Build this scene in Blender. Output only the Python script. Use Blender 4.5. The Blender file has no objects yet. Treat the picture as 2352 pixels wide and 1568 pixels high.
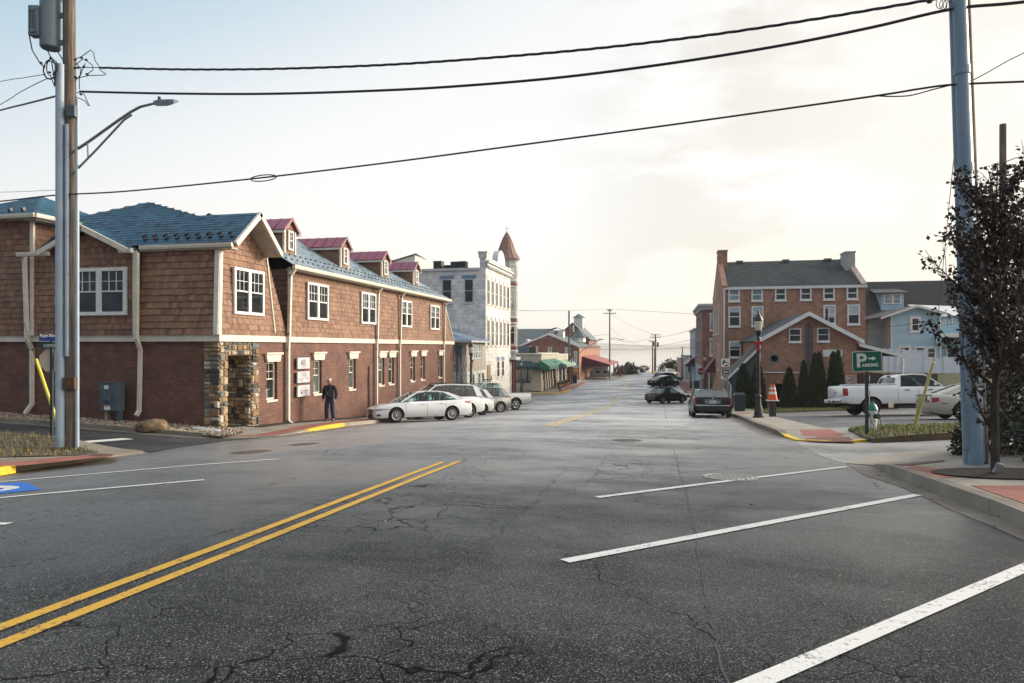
import bpy, bmesh, math, random
from mathutils import Vector, Matrix
random.seed(7)
SC = bpy.context.scene
COL = SC.collection
# ------------------------------------------------------------------ camera
F, CX, HY = 1568.0, 1176.0, 797.0          # focal length and horizon in units of a 2352 wide picture
YAW = math.atan2(349, 1568); CY, SY = math.cos(YAW), math.sin(YAW)
cam = bpy.data.cameras.new('camera'); cam.lens = 24; cam.sensor_width = 36
cam.clip_start = .1; cam.clip_end = 9000; cam.shift_y = 13 / 2352
camo = bpy.data.objects.new('camera', cam); COL.objects.link(camo)
camo.rotation_euler = (math.pi / 2, 0, YAW)
SC.camera = camo
# ------------------------------------------------------------------ light
SUN_AZ, SUN_EL = math.radians(52), math.radians(17)      # azimuth to the right of the street (+Y)
SC.view_settings.view_transform = 'Standard'; SC.view_settings.look = 'None'
SC.view_settings.exposure = 0.55; SC.view_settings.gamma = 1
sl = bpy.data.lights.new('sun', 'SUN'); sl.energy = 3.3; sl.angle = math.radians(18); sl.color = (1, .86, .70)
so = bpy.data.objects.new('sun', sl); COL.objects.link(so)
sdir = Vector((math.sin(SUN_AZ) * math.cos(SUN_EL), math.cos(SUN_AZ) * math.cos(SUN_EL), math.sin(SUN_EL)))
so.rotation_euler = (-sdir).to_track_quat('-Z', 'Y').to_euler()
so.location = (0, 0, 60)

# ------------------------------------------------------------------ node helper
class NT:
    def __init__(s, tree): s.t = tree; s.n = tree.nodes; s.l = tree.links
    def setin(s, node, key, val):
        sk = node.inputs[key]
        if isinstance(val, bpy.types.NodeSocket): s.l.new(val, sk)
        else:
            if isinstance(val, tuple) and len(val) == 3 and sk.type == 'RGBA': val = (*val, 1)
            sk.default_value = val
    def nd(s, typ, out=0, props=None, **kw):
        n = s.n.new('ShaderNode' + typ)
        for k, v in (props or {}).items(): setattr(n, k, v)
        for k, v in kw.items():
            s.setin(n, int(k[1:]) if k[0] == '_' and k[1:].isdigit() else k.replace('_', ' '), v)
        return n.outputs[out]
    def mix(s, f, a, b, blend='MIX'):
        n = s.n.new('ShaderNodeMix'); n.data_type = 'RGBA'; n.blend_type = blend
        s.setin(n, 0, f); s.setin(n, 6, a); s.setin(n, 7, b); return n.outputs[2]
    def mth(s, op, a, b=None, c=None, clamp=False):
        n = s.n.new('ShaderNodeMath'); n.operation = op; n.use_clamp = clamp
        s.setin(n, 0, a)
        if b is not None: s.setin(n, 1, b)
        if c is not None: s.setin(n, 2, c)
        return n.outputs[0]
    def vm(s, op, a, b=None, out=0):
        n = s.n.new('ShaderNodeVectorMath'); n.operation = op
        s.setin(n, 0, a)
        if b is not None: s.setin(n, 1, b)
        return n.outputs[out]
    def sm(s, v, a, b, lo=0.0, hi=1.0, kind='SMOOTHSTEP'):
        n = s.n.new('ShaderNodeMapRange'); n.interpolation_type = kind
        s.setin(n, 0, v); s.setin(n, 1, a); s.setin(n, 2, b); s.setin(n, 3, lo); s.setin(n, 4, hi)
        return n.outputs[0]
    def noise(s, vec, scale, detail=3.0, rough=.55, out=0):
        return s.nd('TexNoise', out, Vector=vec, Scale=scale, Detail=detail, Roughness=rough)
    def scl(s, vec, xyz): return s.vm('MULTIPLY', vec, xyz)

def new_mat(name):
    m = bpy.data.materials.new(name); m.use_nodes = True
    t = NT(m.node_tree); b = m.node_tree.nodes['Principled BSDF']
    return m, t, b
def objc(t): return t.nd('TexCoord', 3)
def posn(t): return t.nd('NewGeometry', 0)
def wallc(t):                                  # (x+y, z): works on walls along either axis
    s = t.nd('SeparateXYZ', 0, Vector=posn(t)).node
    return t.nd('CombineXYZ', 0, X=t.mth('ADD', s.outputs[0], s.outputs[1]), Y=s.outputs[2], Z=0.0)
def bump(t, b, h, strength=.5, dist=.02):
    t.setin(b, 'Normal', t.nd('Bump', 0, Strength=strength, Distance=dist, Height=h))

def mat(name, col, rough=.6, col2=None, ns=4.0, bmp=0.0, bs=40.0, spec=.5, metal=0.0, coat=0.0, isl=0.0, det=4.0):
    m, t, b = new_mat(name); v = objc(t)
    c2 = col2 or tuple(x * .8 for x in col)
    c = t.mix(t.sm(t.noise(v, ns, det), .35, .65), col, c2)
    if isl:
        r = t.nd('NewGeometry', 8)
        c = t.mix(1.0, c, t.nd('HueSaturation', 0, Color=(1, 1, 1), Value=t.sm(r, 0, 1, 1 - isl, 1 + isl, 'LINEAR')), 'MULTIPLY')
    t.setin(b, 'Base Color', c); b.inputs['Roughness'].default_value = rough
    b.inputs['Specular IOR Level'].default_value = spec; b.inputs['Metallic'].default_value = metal
    b.inputs['Coat Weight'].default_value = coat
    if coat: b.inputs['Coat Roughness'].default_value = .04
    if bmp: bump(t, b, t.noise(v, bs, 4.0), bmp, .02)
    return m

# ------------------------------------------------------------------ world: thin bright overcast over a physical sky
w = bpy.data.worlds.new('World'); SC.world = w; w.use_nodes = True
t = NT(w.node_tree); t.n.clear()
d = t.vm('NORMALIZE', t.nd('TexCoord', 0))
sep = t.nd('SeparateXYZ', 0, Vector=d).node
vz = sep.outputs[2]
lat = t.vm('DOT_PRODUCT', d, (CY, SY, 0), out=1)          # to the right of the view
fwd = t.vm('DOT_PRODUCT', d, (-SY, CY, 0), out=1)
glow = t.vm('DOT_PRODUCT', d, tuple(sdir), out=1)
blue = t.sm(t.mth('SUBTRACT', t.mth('MULTIPLY', vz, 1.25), t.mth('MULTIPLY', lat, .55)), .47, .92)
base = t.mix(t.sm(vz, 0, .25), (.93, .895, .845), (.90, .905, .90))
base = t.mix(blue, base, (.30, .52, .68))
nz = t.noise(t.vm('ADD', t.scl(d, (1.6, 1.6, 4.5)), (3.1, 1.7, .4)), 2.2, 5.0, .55)
nz2 = t.noise(t.vm('ADD', t.scl(d, (1, 1, 3.2)), (7.3, 2.2, 1.1)), 1.6, 4.0, .5)
right = t.sm(lat, .02, .52)
warm = t.mix(t.sm(vz, .1, .42), (.80, .69, .535), (.80, .785, .725))
base = t.mix(t.mth('MULTIPLY', right, t.sm(nz2, .38, .58)), base, warm)
cl = t.mth('MULTIPLY', t.sm(lat, .02, .34), t.sm(nz, .44, .56))
base = t.mix(t.mth('MULTIPLY', cl, .9), base, (.60, .555, .495))
base = t.mix(t.sm(t.vm('DOT_PRODUCT', d, (.31, .92, .24), out=1), .90, 1.0, 0, .55), base, (1.02, .985, .92))
base = t.mix(1.0, base, t.mix(t.mth('MULTIPLY', t.sm(lat, .42, .05), t.mth('MULTIPLY', t.sm(vz, .46, .05), t.sm(lat, -.62, -.2))), (.72, .72, .72), (.80, .79, .775)), 'MULTIPLY')
back = t.mix(t.sm(vz, -.1, .6), (.20, .225, .27), (.23, .28, .35))
colr = t.mix(t.sm(fwd, -.35, .55), back, base)
colr = t.mix(t.sm(lat, .60, .92), colr, (3.3, 2.95, 2.4))
colr = t.mix(t.sm(vz, .5, .85), colr, (.62, .68, .76))
sk = t.nd('TexSky', 0, props=dict(sky_type='NISHITA', sun_disc=False, sun_elevation=SUN_EL, sun_rotation=SUN_AZ, dust_density=3.0)) 
b1 = t.nd('Background', 0, Color=sk, Strength=.012)
b2 = t.nd('Background', 0, Color=colr, Strength=.97)
t.l.new(t.nd('AddShader', 0, _0=b1, _1=b2), t.n.new('ShaderNodeOutputWorld').inputs[0])

# ------------------------------------------------------------------ picture rays and the lie of the land
def ray(px, py):
    u = (px - CX) / F; v = (HY - py) / F
    return Vector((u * CY - SY, u * SY + CY, v))
def at(px, py, d): return ray(px, py) * d
def atX(px, py, X): r = ray(px, py); return r * (X / r.x)
def atY(px, py, Y): r = ray(px, py); return r * (Y / r.y)
ZT = [(-60, .3), (-20, -.72), (0, -1.45), (5, -1.68), (10, -1.92), (15, -2.19), (20, -2.48), (25, -2.80), (30, -3.13), (34, -3.40), (40, -3.78), (47, -4.20),
      (55, -4.62), (62, -4.92), (75, -5.22), (95, -5.50), (120, -5.62), (150, -5.64), (162, -5.72), (180, -6.6), (300, -15.5), (340, -18)]
XT = [(-90, .9), (-40, .3), (-30, .15), (-24, 0), (-18, -.2), (-14, -.34), (-11, -.29), (-8, -.14), (-4, 0), (3.3, 0), (10, .22), (16, .4), (60, .7)]
def lerp_table(T, x):
    if x <= T[0][0]: return T[0][1]
    for (a, p), (b, q) in zip(T, T[1:]):
        if x <= b: return p + (q - p) * (x - a) / (b - a)
    return T[-1][1]
def smooth_table(T, x):
    n = len(T)
    for i in range(n - 1):
        a, p = T[i]; b, q = T[i + 1]
        if x <= b or i == n - 2:
            m0 = (q - T[i - 1][1]) / (b - T[i - 1][0]) if i else (q - p) / (b - a)
            m1 = (T[i + 2][1] - p) / (T[i + 2][0] - a) if i + 2 < n else (q - p) / (b - a)
            h = b - a; u = max(0, min(1, (x - a) / h))
            return (2*u**3 - 3*u*u + 1) * p + (u**3 - 2*u*u + u) * h * m0 + (3*u*u - 2*u**3) * q + (u**3 - u*u) * h * m1
YK = [-60 + 2.5 * i for i in range(97)] + [190, 200, 220, 240, 260, 280, 300, 320, 340]
YZ = [(y, smooth_table(ZT, y)) for y in YK]
XK = [a for a, b in XT]
def zr(x, y): return lerp_table(YZ, y) + lerp_table(XT, x)
def G(px, py, dz=0.0):
    r = ray(px, py); f = lambda d: r.z * d - zr(r.x * d, r.y * d) - dz
    d = 1.5
    while f(d) > 0 and d < 400: d += .25
    a, b = d - .25, d
    for _ in range(30):
        m = (a + b) / 2
        if f(m) > 0: a = m
        else: b = m
    return r * a
def GP(pts, dz=0.0): return [G(x, y, dz).to_2d() for x, y in pts]

# ------------------------------------------------------------------ mesh helper
WM = {}                                         # world matrix of every root and part
def wm(o): return WM.get(o.name, Matrix.Identity(4)) if o else Matrix.Identity(4)
class MB:
    def __init__(s): s.v = []; s.f = []; s.m = []
    def poly(s, pts, m=0):
        i = len(s.v); s.v += [Vector(p) for p in pts]; s.f.append(list(range(i, i + len(pts)))); s.m.append(m); return s
    def box(s, x0, x1, y0, y1, z0, z1, m=0):
        return s.prism([(x0, y0, z0), (x1, y0, z0), (x1, y1, z0), (x0, y1, z0)], (0, 0, z1 - z0), m)
    def obox(s, c, ax, ay, az, m=0):             # centre and three half axes
        c, ax, ay, az = map(Vector, (c, ax, ay, az))
        return s.prism([c - ax - ay - az, c + ax - ay - az, c + ax + ay - az, c - ax + ay - az], az * 2, m)
    def prism(s, pts, vec, m=0):
        n = len(pts); i = len(s.v); vec = Vector(vec); P = [Vector(p) for p in pts]
        nn = Vector((0, 0, 0))
        for a, b in zip(P, P[1:] + P[:1]): nn += a.cross(b)
        if nn.dot(vec) < 0: P.reverse()
        s.v += P + [p + vec for p in P]
        s.f.append([i + n - 1 - k for k in range(n)]); s.f.append([i + n + k for k in range(n)])
        for k in range(n):
            j = (k + 1) % n; s.f.append([i + k, i + j, i + n + j, i + n + k])
        s.m += [m] * (n + 2); return s
    def rings(s, rings, m=0, caps=True, closed=True):
        i = len(s.v); n = len(rings[0])
        for r in rings: s.v += [Vector(p) for p in r]
        for a in range(len(rings) - 1):
            for k in range(n if closed else n - 1):
                j = (k + 1) % n
                s.f.append([i + a*n + k, i + a*n + j, i + (a+1)*n + j, i + (a+1)*n + k]); s.m.append(m)
        if caps:
            s.f.append([i + n - 1 - k for k in range(n)]); s.f.append([i + (len(rings)-1)*n + k for k in range(n)]); s.m += [m, m]
        return s
    def path(s, pts, r, n=8, m=0, caps=True):
        P = [Vector(p) for p in pts]; R = r if isinstance(r, (list, tuple)) else [r] * len(P)
        rg = []; ref = None
        for k, p in enumerate(P):
            d = (P[min(k+1, len(P)-1)] - P[max(k-1, 0)])
            if d.length < 1e-9: d = Vector((0, 0, 1))
            d.normalize()
            if ref is None: ref = Vector((1, 0, 0)) if abs(d.x) < .8 else Vector((0, 1, 0))
            a = (ref - d * ref.dot(d)).normalized(); b = d.cross(a); ref = a
            rg.append([p + (a * math.cos(2*math.pi*q/n) + b * math.sin(2*math.pi*q/n)) * R[k] for q in range(n)])
        return s.rings(rg, m, caps)
    def lathe(s, prof, c=(0, 0, 0), n=16, m=0, axis='z'):
        c = Vector(c); rg = []
        for r, z in prof:
            ring = []
            for q in range(n):
                a = 2 * math.pi * q / n; p = Vector((r * math.cos(a), r * math.sin(a), z))
                if axis == 'y': p = Vector((p.x, p.z, -p.y))
                if axis == 'x': p = Vector((p.z, p.x, p.y))
                ring.append(c + p)
            rg.append(ring)
        return s.rings(rg, m)
    def ball(s, c, rx, ry, rz, n=10, m=0):
        k = n // 2; c = Vector(c)
        rg = [[c + Vector((rx * math.sin(math.pi*(a+.02)/(k+.04)) * math.cos(2*math.pi*q/n), ry * math.sin(math.pi*(a+.02)/(k+.04)) * math.sin(2*math.pi*q/n), -rz * math.cos(math.pi*a/k))) for q in range(n)] for a in range(k + 1)]
        return s.rings(rg, m)
    def build(s, name, mats, parent=None, smooth=False, bevel=0, local=False, sub=0):
        me = bpy.data.meshes.new(name)
        M = wm(parent).inverted() if (parent and not local) else Matrix.Identity(4)
        me.from_pydata([tuple(M @ v) for v in s.v], [], s.f)
        for x in (mats if isinstance(mats, (list, tuple)) else [mats]): me.materials.append(x)
        for p, k in zip(me.polygons, s.m): p.material_index = k; p.use_smooth = bool(smooth)
        me.update()
        o = bpy.data.objects.new(name, me); COL.objects.link(o)
        if parent: o.parent = parent
        WM[o.name] = wm(parent)
        if bevel:
            bm = bmesh.new(); bm.from_mesh(me); bmesh.ops.remove_doubles(bm, verts=bm.verts, dist=1e-5)
            es = [e for e in bm.edges if len(e.link_faces) == 2 and e.calc_face_angle(0) > .5]
            bmesh.ops.bevel(bm, geom=es, offset=bevel, segments=2, profile=.6, affect='EDGES', clamp_overlap=True)
            bm.to_mesh(me); bm.free()
        if sub:
            md = o.modifiers.new('sub', 'SUBSURF'); md.levels = sub; md.render_levels = sub
        if smooth == 'auto':
            me.shade_smooth() if hasattr(me, 'shade_smooth') else None
            me.set_sharp_from_angle(angle=math.radians(38))
        return o
def tag(o, label=None, cat=None, group=None, kind=None):
    for k, v in (('label', label), ('category', cat), ('group', group), ('kind', kind)):
        if v: o[k] = v
    return o
def thing(name, label, cat, loc=(0, 0, 0), rz=0.0, group=None):
    o = bpy.data.objects.new(name, None); COL.objects.link(o); o.empty_display_size = .2
    o.location = loc; o.rotation_euler = (0, 0, rz)
    WM[o.name] = Matrix.Translation(Vector(loc)) @ Matrix.Rotation(rz, 4, 'Z')
    return tag(o, label, cat, group)
def dup(o, loc, rz=0.0, label=None, parent=None):
    c = o.copy(); COL.objects.link(c)
    if parent is None:
        c.location = loc; c.rotation_euler = (0, 0, rz)
        WM[c.name] = Matrix.Translation(Vector(loc)) @ Matrix.Rotation(rz, 4, 'Z')
        if label: c['label'] = label
    else: c.parent = parent; WM[c.name] = wm(parent)
    for ch in list(o.children): dup(ch, None, parent=c)
    return c
def text(body, size, org, u, v, m, parent=None, name='lettering', extrude=.004, align='LEFT', sx=1.0, bold=0.0, local=False):
    """lettering as a mesh: org lower left (or centre), u along the line, v up"""
    cu = bpy.data.curves.new('t', 'FONT'); cu.body = body; cu.size = size; cu.extrude = extrude; cu.align_x = align; cu.offset = bold
    cu.resolution_u = 3
    ob = bpy.data.objects.new('t', cu); COL.objects.link(ob)
    bpy.context.view_layer.update()
    me = bpy.data.meshes.new_from_object(ob.evaluated_get(bpy.context.evaluated_depsgraph_get()))
    bpy.data.objects.remove(ob); bpy.data.curves.remove(cu)
    u = Vector(u).normalized(); v = Vector(v).normalized(); n = u.cross(v)
    T = Matrix(((u.x, v.x, n.x), (u.y, v.y, n.y), (u.z, v.z, n.z))).to_4x4()
    T = Matrix.Translation(Vector(org)) @ T @ Matrix.Diagonal((sx, 1, 1, 1))
    M = wm(parent).inverted() if (parent and not local) else Matrix.Identity(4)
    me.transform(M @ T); me.name = name; me.materials.clear(); me.materials.append(m)
    o = bpy.data.objects.new(name, me); COL.objects.link(o)
    if parent: o.parent = parent
    WM[o.name] = wm(parent)
    return o
def sheet(name, poly, dz, m, parent=None, skirt=0.0, kind='structure', hole=None):
    """a flat sheet laid on the land, cut where the land bends; dz may be a function of x, y"""
    bm = bmesh.new()
    bm.faces.new([bm.verts.new((p[0], p[1], 0)) for p in poly])
    ys = [p[1] for p in poly]; xs = [p[0] for p in poly]
    if max(xs) - min(xs) > 20 or callable(dz):
        extra = []
    for k in YK:
        if min(ys) < k < max(ys): bmesh.ops.bisect_plane(bm, geom=bm.verts[:] + bm.edges[:] + bm.faces[:], plane_co=(0, k, 0), plane_no=(0, 1, 0), dist=1e-5)
    kx = list(XK)
    if callable(dz):
        a = min(xs)
        while a < max(xs): kx.append(a + .317); a += .8
        b = min(ys)
        while b < max(ys):
            bmesh.ops.bisect_plane(bm, geom=bm.verts[:] + bm.edges[:] + bm.faces[:], plane_co=(0, b + .211, 0), plane_no=(0, 1, 0), dist=1e-5); b += .8
    for k in kx:
        if min(xs) < k < max(xs): bmesh.ops.bisect_plane(bm, geom=bm.verts[:] + bm.edges[:] + bm.faces[:], plane_co=(k, 0, 0), plane_no=(1, 0, 0), dist=1e-5)
    if skirt:
        be = [e for e in bm.edges if len(e.link_faces) == 1]
        nv = {}
        for e in be:
            for q in e.verts:
                if q not in nv: nv[q] = bm.verts.new((q.co.x, q.co.y, -skirt - 10))
        for e in be:
            a, b = e.verts; bm.faces.new((a, b, nv[b], nv[a]))
    for q in bm.verts:
        low = q.co.z < -5
        h = dz(q.co.x, q.co.y) if callable(dz) else dz
        q.co.z = zr(q.co.x, q.co.y) + h - (skirt if low else 0)
    bmesh.ops.recalc_face_normals(bm, faces=bm.faces)
    if sum(f.normal.z * f.calc_area() for f in bm.faces) < 0: bmesh.ops.reverse_faces(bm, faces=bm.faces)
    me = bpy.data.meshes.new(name); bm.to_mesh(me); bm.free(); me.materials.append(m)
    if parent: me.transform(wm(parent).inverted())
    o = bpy.data.objects.new(name, me); COL.objects.link(o)
    if parent: o.parent = parent
    elif kind: o['kind'] = kind
    WM[o.name] = wm(parent)
    return o
def offset(line, d):
    """polyline moved d to its left"""
    P = [Vector(p) for p in line]; out = []
    for i, p in enumerate(P):
        t = (P[min(i+1, len(P)-1)] - P[max(i-1, 0)]).normalized()
        out.append(p + Vector((-t.y, t.x)) * d)
    return out
def strip(line, d0, d1): return offset(line, d0) + list(reversed(offset(line, d1)))
def smooth_line(P, k=4):
    P = [Vector(p) for p in P]; out = []
    for i in range(len(P) - 1):
        p0 = P[max(i-1, 0)]; p1 = P[i]; p2 = P[i+1]; p3 = P[min(i+2, len(P)-1)]
        for j in range(k):
            u = j / k
            out.append(.5 * ((2*p1) + (p2-p0)*u + (2*p0-5*p1+4*p2-p3)*u*u + (3*p1-p0-3*p2+p3)*u**3))
    return out + [P[-1]]
# ================================================================== materials of the ground
def asphalt(name, c1, c2, r0=.36, r1=.62, cracks=1.0, speck=1.0, gloss=.62):
    m, t, b = new_mat(name); p = posn(t)
    big = t.noise(t.vm('ADD', t.scl(p, (.7, 1.25, 1)), (11.0, 4.0, 0)), .24, 5.0, .62); mid = t.noise(p, 1.3, 4.0, .6); fine = t.noise(p, 42.0, 3.0, .7); fin2 = t.noise(p, 95.0, 2.0, .6)
    f = t.mth('ADD', t.mth('MULTIPLY', t.sm(big, .40, .60), .7), t.mth('MULTIPLY', t.sm(mid, .36, .64), .3))
    c = t.mix(f, c1, c2)
    g = t.sm(fine, .34, .66)
    c = t.mix(1.0, c, t.mix(g, (.30, .30, .30), (2.0, 2.0, 1.96)), 'MULTIPLY')
    c = t.mix(t.mth('MULTIPLY', t.sm(fin2, .58, .66), .9 * speck), c, (.30, .29, .26))
    warp = t.vm('ADD', p, t.scl(t.vm('SUBTRACT', t.nd('TexNoise', 1, Vector=p, Scale=1.1, Detail=4.0, Roughness=.6), (.5, .5, .5)), (.9, .9, .0)))
    flat = t.scl(warp, (1, 1, 0))
    v1 = t.nd('TexVoronoi', 0, props=dict(feature='DISTANCE_TO_EDGE'), Vector=flat, Scale=1.9)
    v2 = t.nd('TexVoronoi', 0, props=dict(feature='DISTANCE_TO_EDGE'), Vector=flat, Scale=.21)
    zone = t.sm(t.noise(t.scl(p, (1, .45, 1)), .38, 3.0, .5), .46, .56)
    k1 = t.mth('MULTIPLY', t.sm(v1, .018, .003), zone)
    k2 = t.mth('MULTIPLY', t.sm(v2, .0016, .0004), t.sm(t.noise(p, .8, 2.0), .35, .5))
    k = t.mth('MULTIPLY', t.mth('MAXIMUM', k1, k2), .95 * cracks, clamp=True)
    c = t.mix(k, c, (.004, .004, .0045))
    h = t.mth('SUBTRACT', t.mth('ADD', t.mth('MULTIPLY', fine, .5), t.mth('MULTIPLY', fin2, .25)), t.mth('MULTIPLY', k, 1.0))
    nrm = t.nd('Bump', 0, Strength=.10, Distance=.004, Height=h)
    df = t.nd('BsdfDiffuse', 0, Color=c, Roughness=.6, Normal=t.nd('Bump', 0, Strength=.5, Distance=.01, Height=h))
    gl = t.nd('BsdfGlossy', 0, Color=(1, 1, 1), Normal=nrm, Roughness=t.mth('ADD', t.sm(f, 0, 1, r1, r0, 'LINEAR'), t.mth('MULTIPLY', k, .3), clamp=True))
    fac = t.mth('MULTIPLY', t.mth('POWER', t.nd('LayerWeight', 1, Blend=.5), 7.4), t.sm(f, 0, 1, gloss * .42, gloss, 'LINEAR'))
    fac = t.mth('MULTIPLY', t.mth('ADD', fac, .006), t.sm(k, 0, 1, 1, .3, 'LINEAR'))
    t.l.new(t.nd('MixShader', 0, _0=fac, _1=df, _2=gl), t.n['Material Output'].inputs[0]); t.n.remove(b)
    return m
def concrete(name, c1=(.21, .185, .15), c2=(.31, .28, .235), joint=1.5):
    m, t, b = new_mat(name); p = posn(t)
    n1 = t.noise(p, 1.1, 5.0, .65); n2 = t.noise(p, 60.0, 3.0)
    c = t.mix(t.sm(n1, .3, .7), c1, c2)
    c = t.mix(t.mth('MULTIPLY', t.sm(n2, .55, .75), .4), c, (.20, .18, .15))
    if joint:
        s = t.nd('SeparateXYZ', 0, Vector=p).node
        f = t.mth('PINGPONG', t.mth('ADD', s.outputs[1], s.outputs[0]), joint)
        c = t.mix(t.mth('MULTIPLY', t.sm(f, .012, .004), .7), c, (.10, .09, .08))
    t.setin(b, 'Base Color', c); b.inputs['Roughness'].default_value = .78
    bump(t, b, t.mth('ADD', n2, n1), .25, .01); return m
def brickmat(name, c1, c2, mortar, bw=.21, rh=.072, ms=.008, flat=False, rough=.8, rows=.5, soldier=None, dirt=None, bmp=.6):
    m, t, b = new_mat(name); p = posn(t); v = p if flat else wallc(t)
    br = t.nd('TexBrick', 0, props=dict(offset=rows), Vector=v, Color1=c1, Color2=c2, Mortar=mortar, Scale=1.0, Mortar_Size=ms, Mortar_Smooth=.15, Bias=0.0, Brick_Width=bw, Row_Height=rh).node
    n1 = t.noise(p, 2.0, 5.0, .6); n2 = t.noise(p, 30.0, 3.0)
    c = t.mix(1.0, br.outputs[0], t.mix(t.sm(n1, .28, .72), (.70, .70, .72), (1.15, 1.13, 1.1)), 'MULTIPLY')
    c = t.mix(1.0, c, t.mix(t.sm(n2, .3, .7), (.82, .82, .82), (1.12, 1.12, 1.12)), 'MULTIPLY')
    if dirt: c = t.mix(t.mth('MULTIPLY', t.sm(t.noise(p, .55, 4.0, .6), .52, .72), dirt[1]), c, dirt[0])
    t.setin(b, 'Base Color', c); b.inputs['Roughness'].default_value = rough
    bump(t, b, t.mth('ADD', t.mth('MULTIPLY', br.outputs[1], -1.0), t.mth('MULTIPLY', n2, .5)), bmp, .012); return m
M_road = asphalt('asphalt', (.0045, .0060, .0085), (.028, .0295, .030), .31, .55, gloss=.88)
M_newroad = asphalt('fresh_asphalt', (.011, .012, .015), (.022, .023, .026), .62, .75, .2, .25, .12)
M_sidest = asphalt('worn_asphalt', (.085, .083, .076), (.125, .12, .11), .55, .7, .3, .6)
M_lot = asphalt('lot_asphalt', (.045, .046, .048), (.085, .085, .083), .5, .65, .6, .7, .3)
M_conc = concrete('pavement_concrete'); M_curb = concrete('kerb_concrete', (.17, .145, .105), (.26, .23, .18), 3.0)
M_gutter = concrete('gutter_concrete', (.12, .10, .08), (.20, .175, .14), 3.0)
M_paver = brickmat('red_paver', (.26, .075, .05), (.36, .12, .085), (.16, .10, .08), .2, .1, .006, True)
M_herring = brickmat('red_dome_tiles', (.20, .060, .045), (.27, .085, .060), (.055, .03, .025), .06, .06, .014, True, rows=.5)
M_ypaint = mat('yellow_kerb_paint', (.78, .50, .02), .55, (.62, .38, .02), 6, .2)
M_soil = mat('soil', (.05, .038, .025), .95, (.09, .068, .045), 5, .6, 20)
M_mulch = mat('mulch', (.012, .009, .007), .95, (.035, .022, .016), 30, 1.0, 60)
def linepaint(name, col, wear):
    m, t, b = new_mat(name); p = posn(t)
    n = t.noise(p, 28.0, 4.0, .7); n2 = t.noise(p, 3.0, 3.0)
    c = t.mix(t.mth('MULTIPLY', t.sm(t.mth('ADD', n, t.mth('MULTIPLY', n2, .4)), .76, .88), wear), col, (.06, .06, .06))
    c = t.mix(t.sm(n2, .3, .7), c, tuple(x * .82 for x in col)) if False else c
    t.setin(b, 'Base Color', c); b.inputs['Roughness'].default_value = .6
    bump(t, b, t.noise(p, 60.0, 3.0, .7), .5, .01); return m
M_white = linepaint('white_road_paint', (.62, .62, .59), .8); M_yellow = linepaint('yellow_road_paint', (.56, .32, .03), .9)
M_yellowp = linepaint('sky_sheen_yellow_paint', (.62, .47, .20), .9)  # paler yellow: grazing sky reflection on the far lines put into the colour
M_worn = linepaint('worn_road_paint', (.30, .30, .29), 1.0)
M_blue = linepaint('blue_road_paint', (.012, .13, .50), .6)

# ================================================================== land, water, far shore
lx = [-420, -200, -120, -90, -60, -40, -30, -24, -18, -14, -11, -8, -4, 3.3, 10, 16, 30, 60, 120, 200, 420]
ly = [-220, -120] + YK
mb = MB(); idx = {}
for j, y in enumerate(ly):
    for i, x in enumerate(lx): mb.v.append(Vector((x, y, zr(x, y) - .07)))
for j in range(len(ly) - 1):
    for i in range(len(lx) - 1):
        a = j * len(lx) + i; mb.f.append([a, a + 1, a + 1 + len(lx), a + len(lx)]); mb.m.append(0)
M_land = mat('land_grass', (.045, .055, .018), .95, (.10, .085, .035), .6, .6, 12)
tag(mb.build('ground', M_land, smooth=True), kind='structure')
mw, t, b = new_mat('river_water'); p = posn(t)
b.inputs['Base Color'].default_value = (.10, .115, .12, 1); b.inputs['Roughness'].default_value = .06
bump(t, b, t.noise(t.scl(p, (.05, .12, 1)), 1.0, 4.0), .02, .2)
mb = MB(); mb.poly([(-6200, 225, -14.2), (6200, 225, -14.2), (6200, 5850, -14.2), (-6200, 5850, -14.2)])
tag(mb.build('water', mw), kind='structure')
M_hill = mat('far_woods', (.035, .045, .03), .95, (.06, .06, .045), .02, .0)
mb = MB(); rnd = random.Random(3); r0 = []; r1 = []; r2 = []
for i in range(101):
    x = -6000 + 120 * i
    h = 36 + 34 * (math.sin(i * .21 + 1) * .5 + .5) + 12 * math.sin(i * .73) + rnd.uniform(-5, 5)
    r0.append((x, 5300, -15)); r1.append((x, 5450, -14.2 + h)); r2.append((x, 5800, -15))
mb.rings([r0, r1, r2], caps=False, closed=False)
tag(mb.build('hills', M_hill, smooth=True), kind='structure')
# ================================================================== roads
sheet('road', [(-70, -45), (60, -45), (60, 42), (60, 78), (40, 82), (14, 82), (14, 160), (-2, 172), (-14.5, 172), (-26, 82), (-70, 82)], 0.0, M_road)
isl_front = GP([(0, 1092), (54, 1081), (110, 1073), (174, 1065), (245, 1051), (300, 1044), (332, 1040.5)])
isl_front = [isl_front[0] + (isl_front[0] - isl_front[2]).normalized() * 12] + isl_front
isl_back = GP([(326, 1036), (313, 1035), (231, 1027), (120, 1013), (0, 1003.5)])
isl_back = isl_back + [isl_back[-1] + (isl_back[-1] - isl_back[-2]).normalized() * 14]
gk = GP([(0, 968), (120, 976.6), (329, 993), (430, 1001), (498, 1005)])
gk = [gk[0] + (gk[0] - gk[1]).normalized() * 16] + gk
fk = GP([(560, 1004.5), (640, 1002), (706, 991.7), (790.5, 979.8), (844, 974)])
sheet('side_street', list(reversed(isl_back)) + GP([(345, 1040), (420, 1027), (520, 1013), (600, 1006)]) + list(reversed(gk)), .004, M_newroad)
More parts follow.
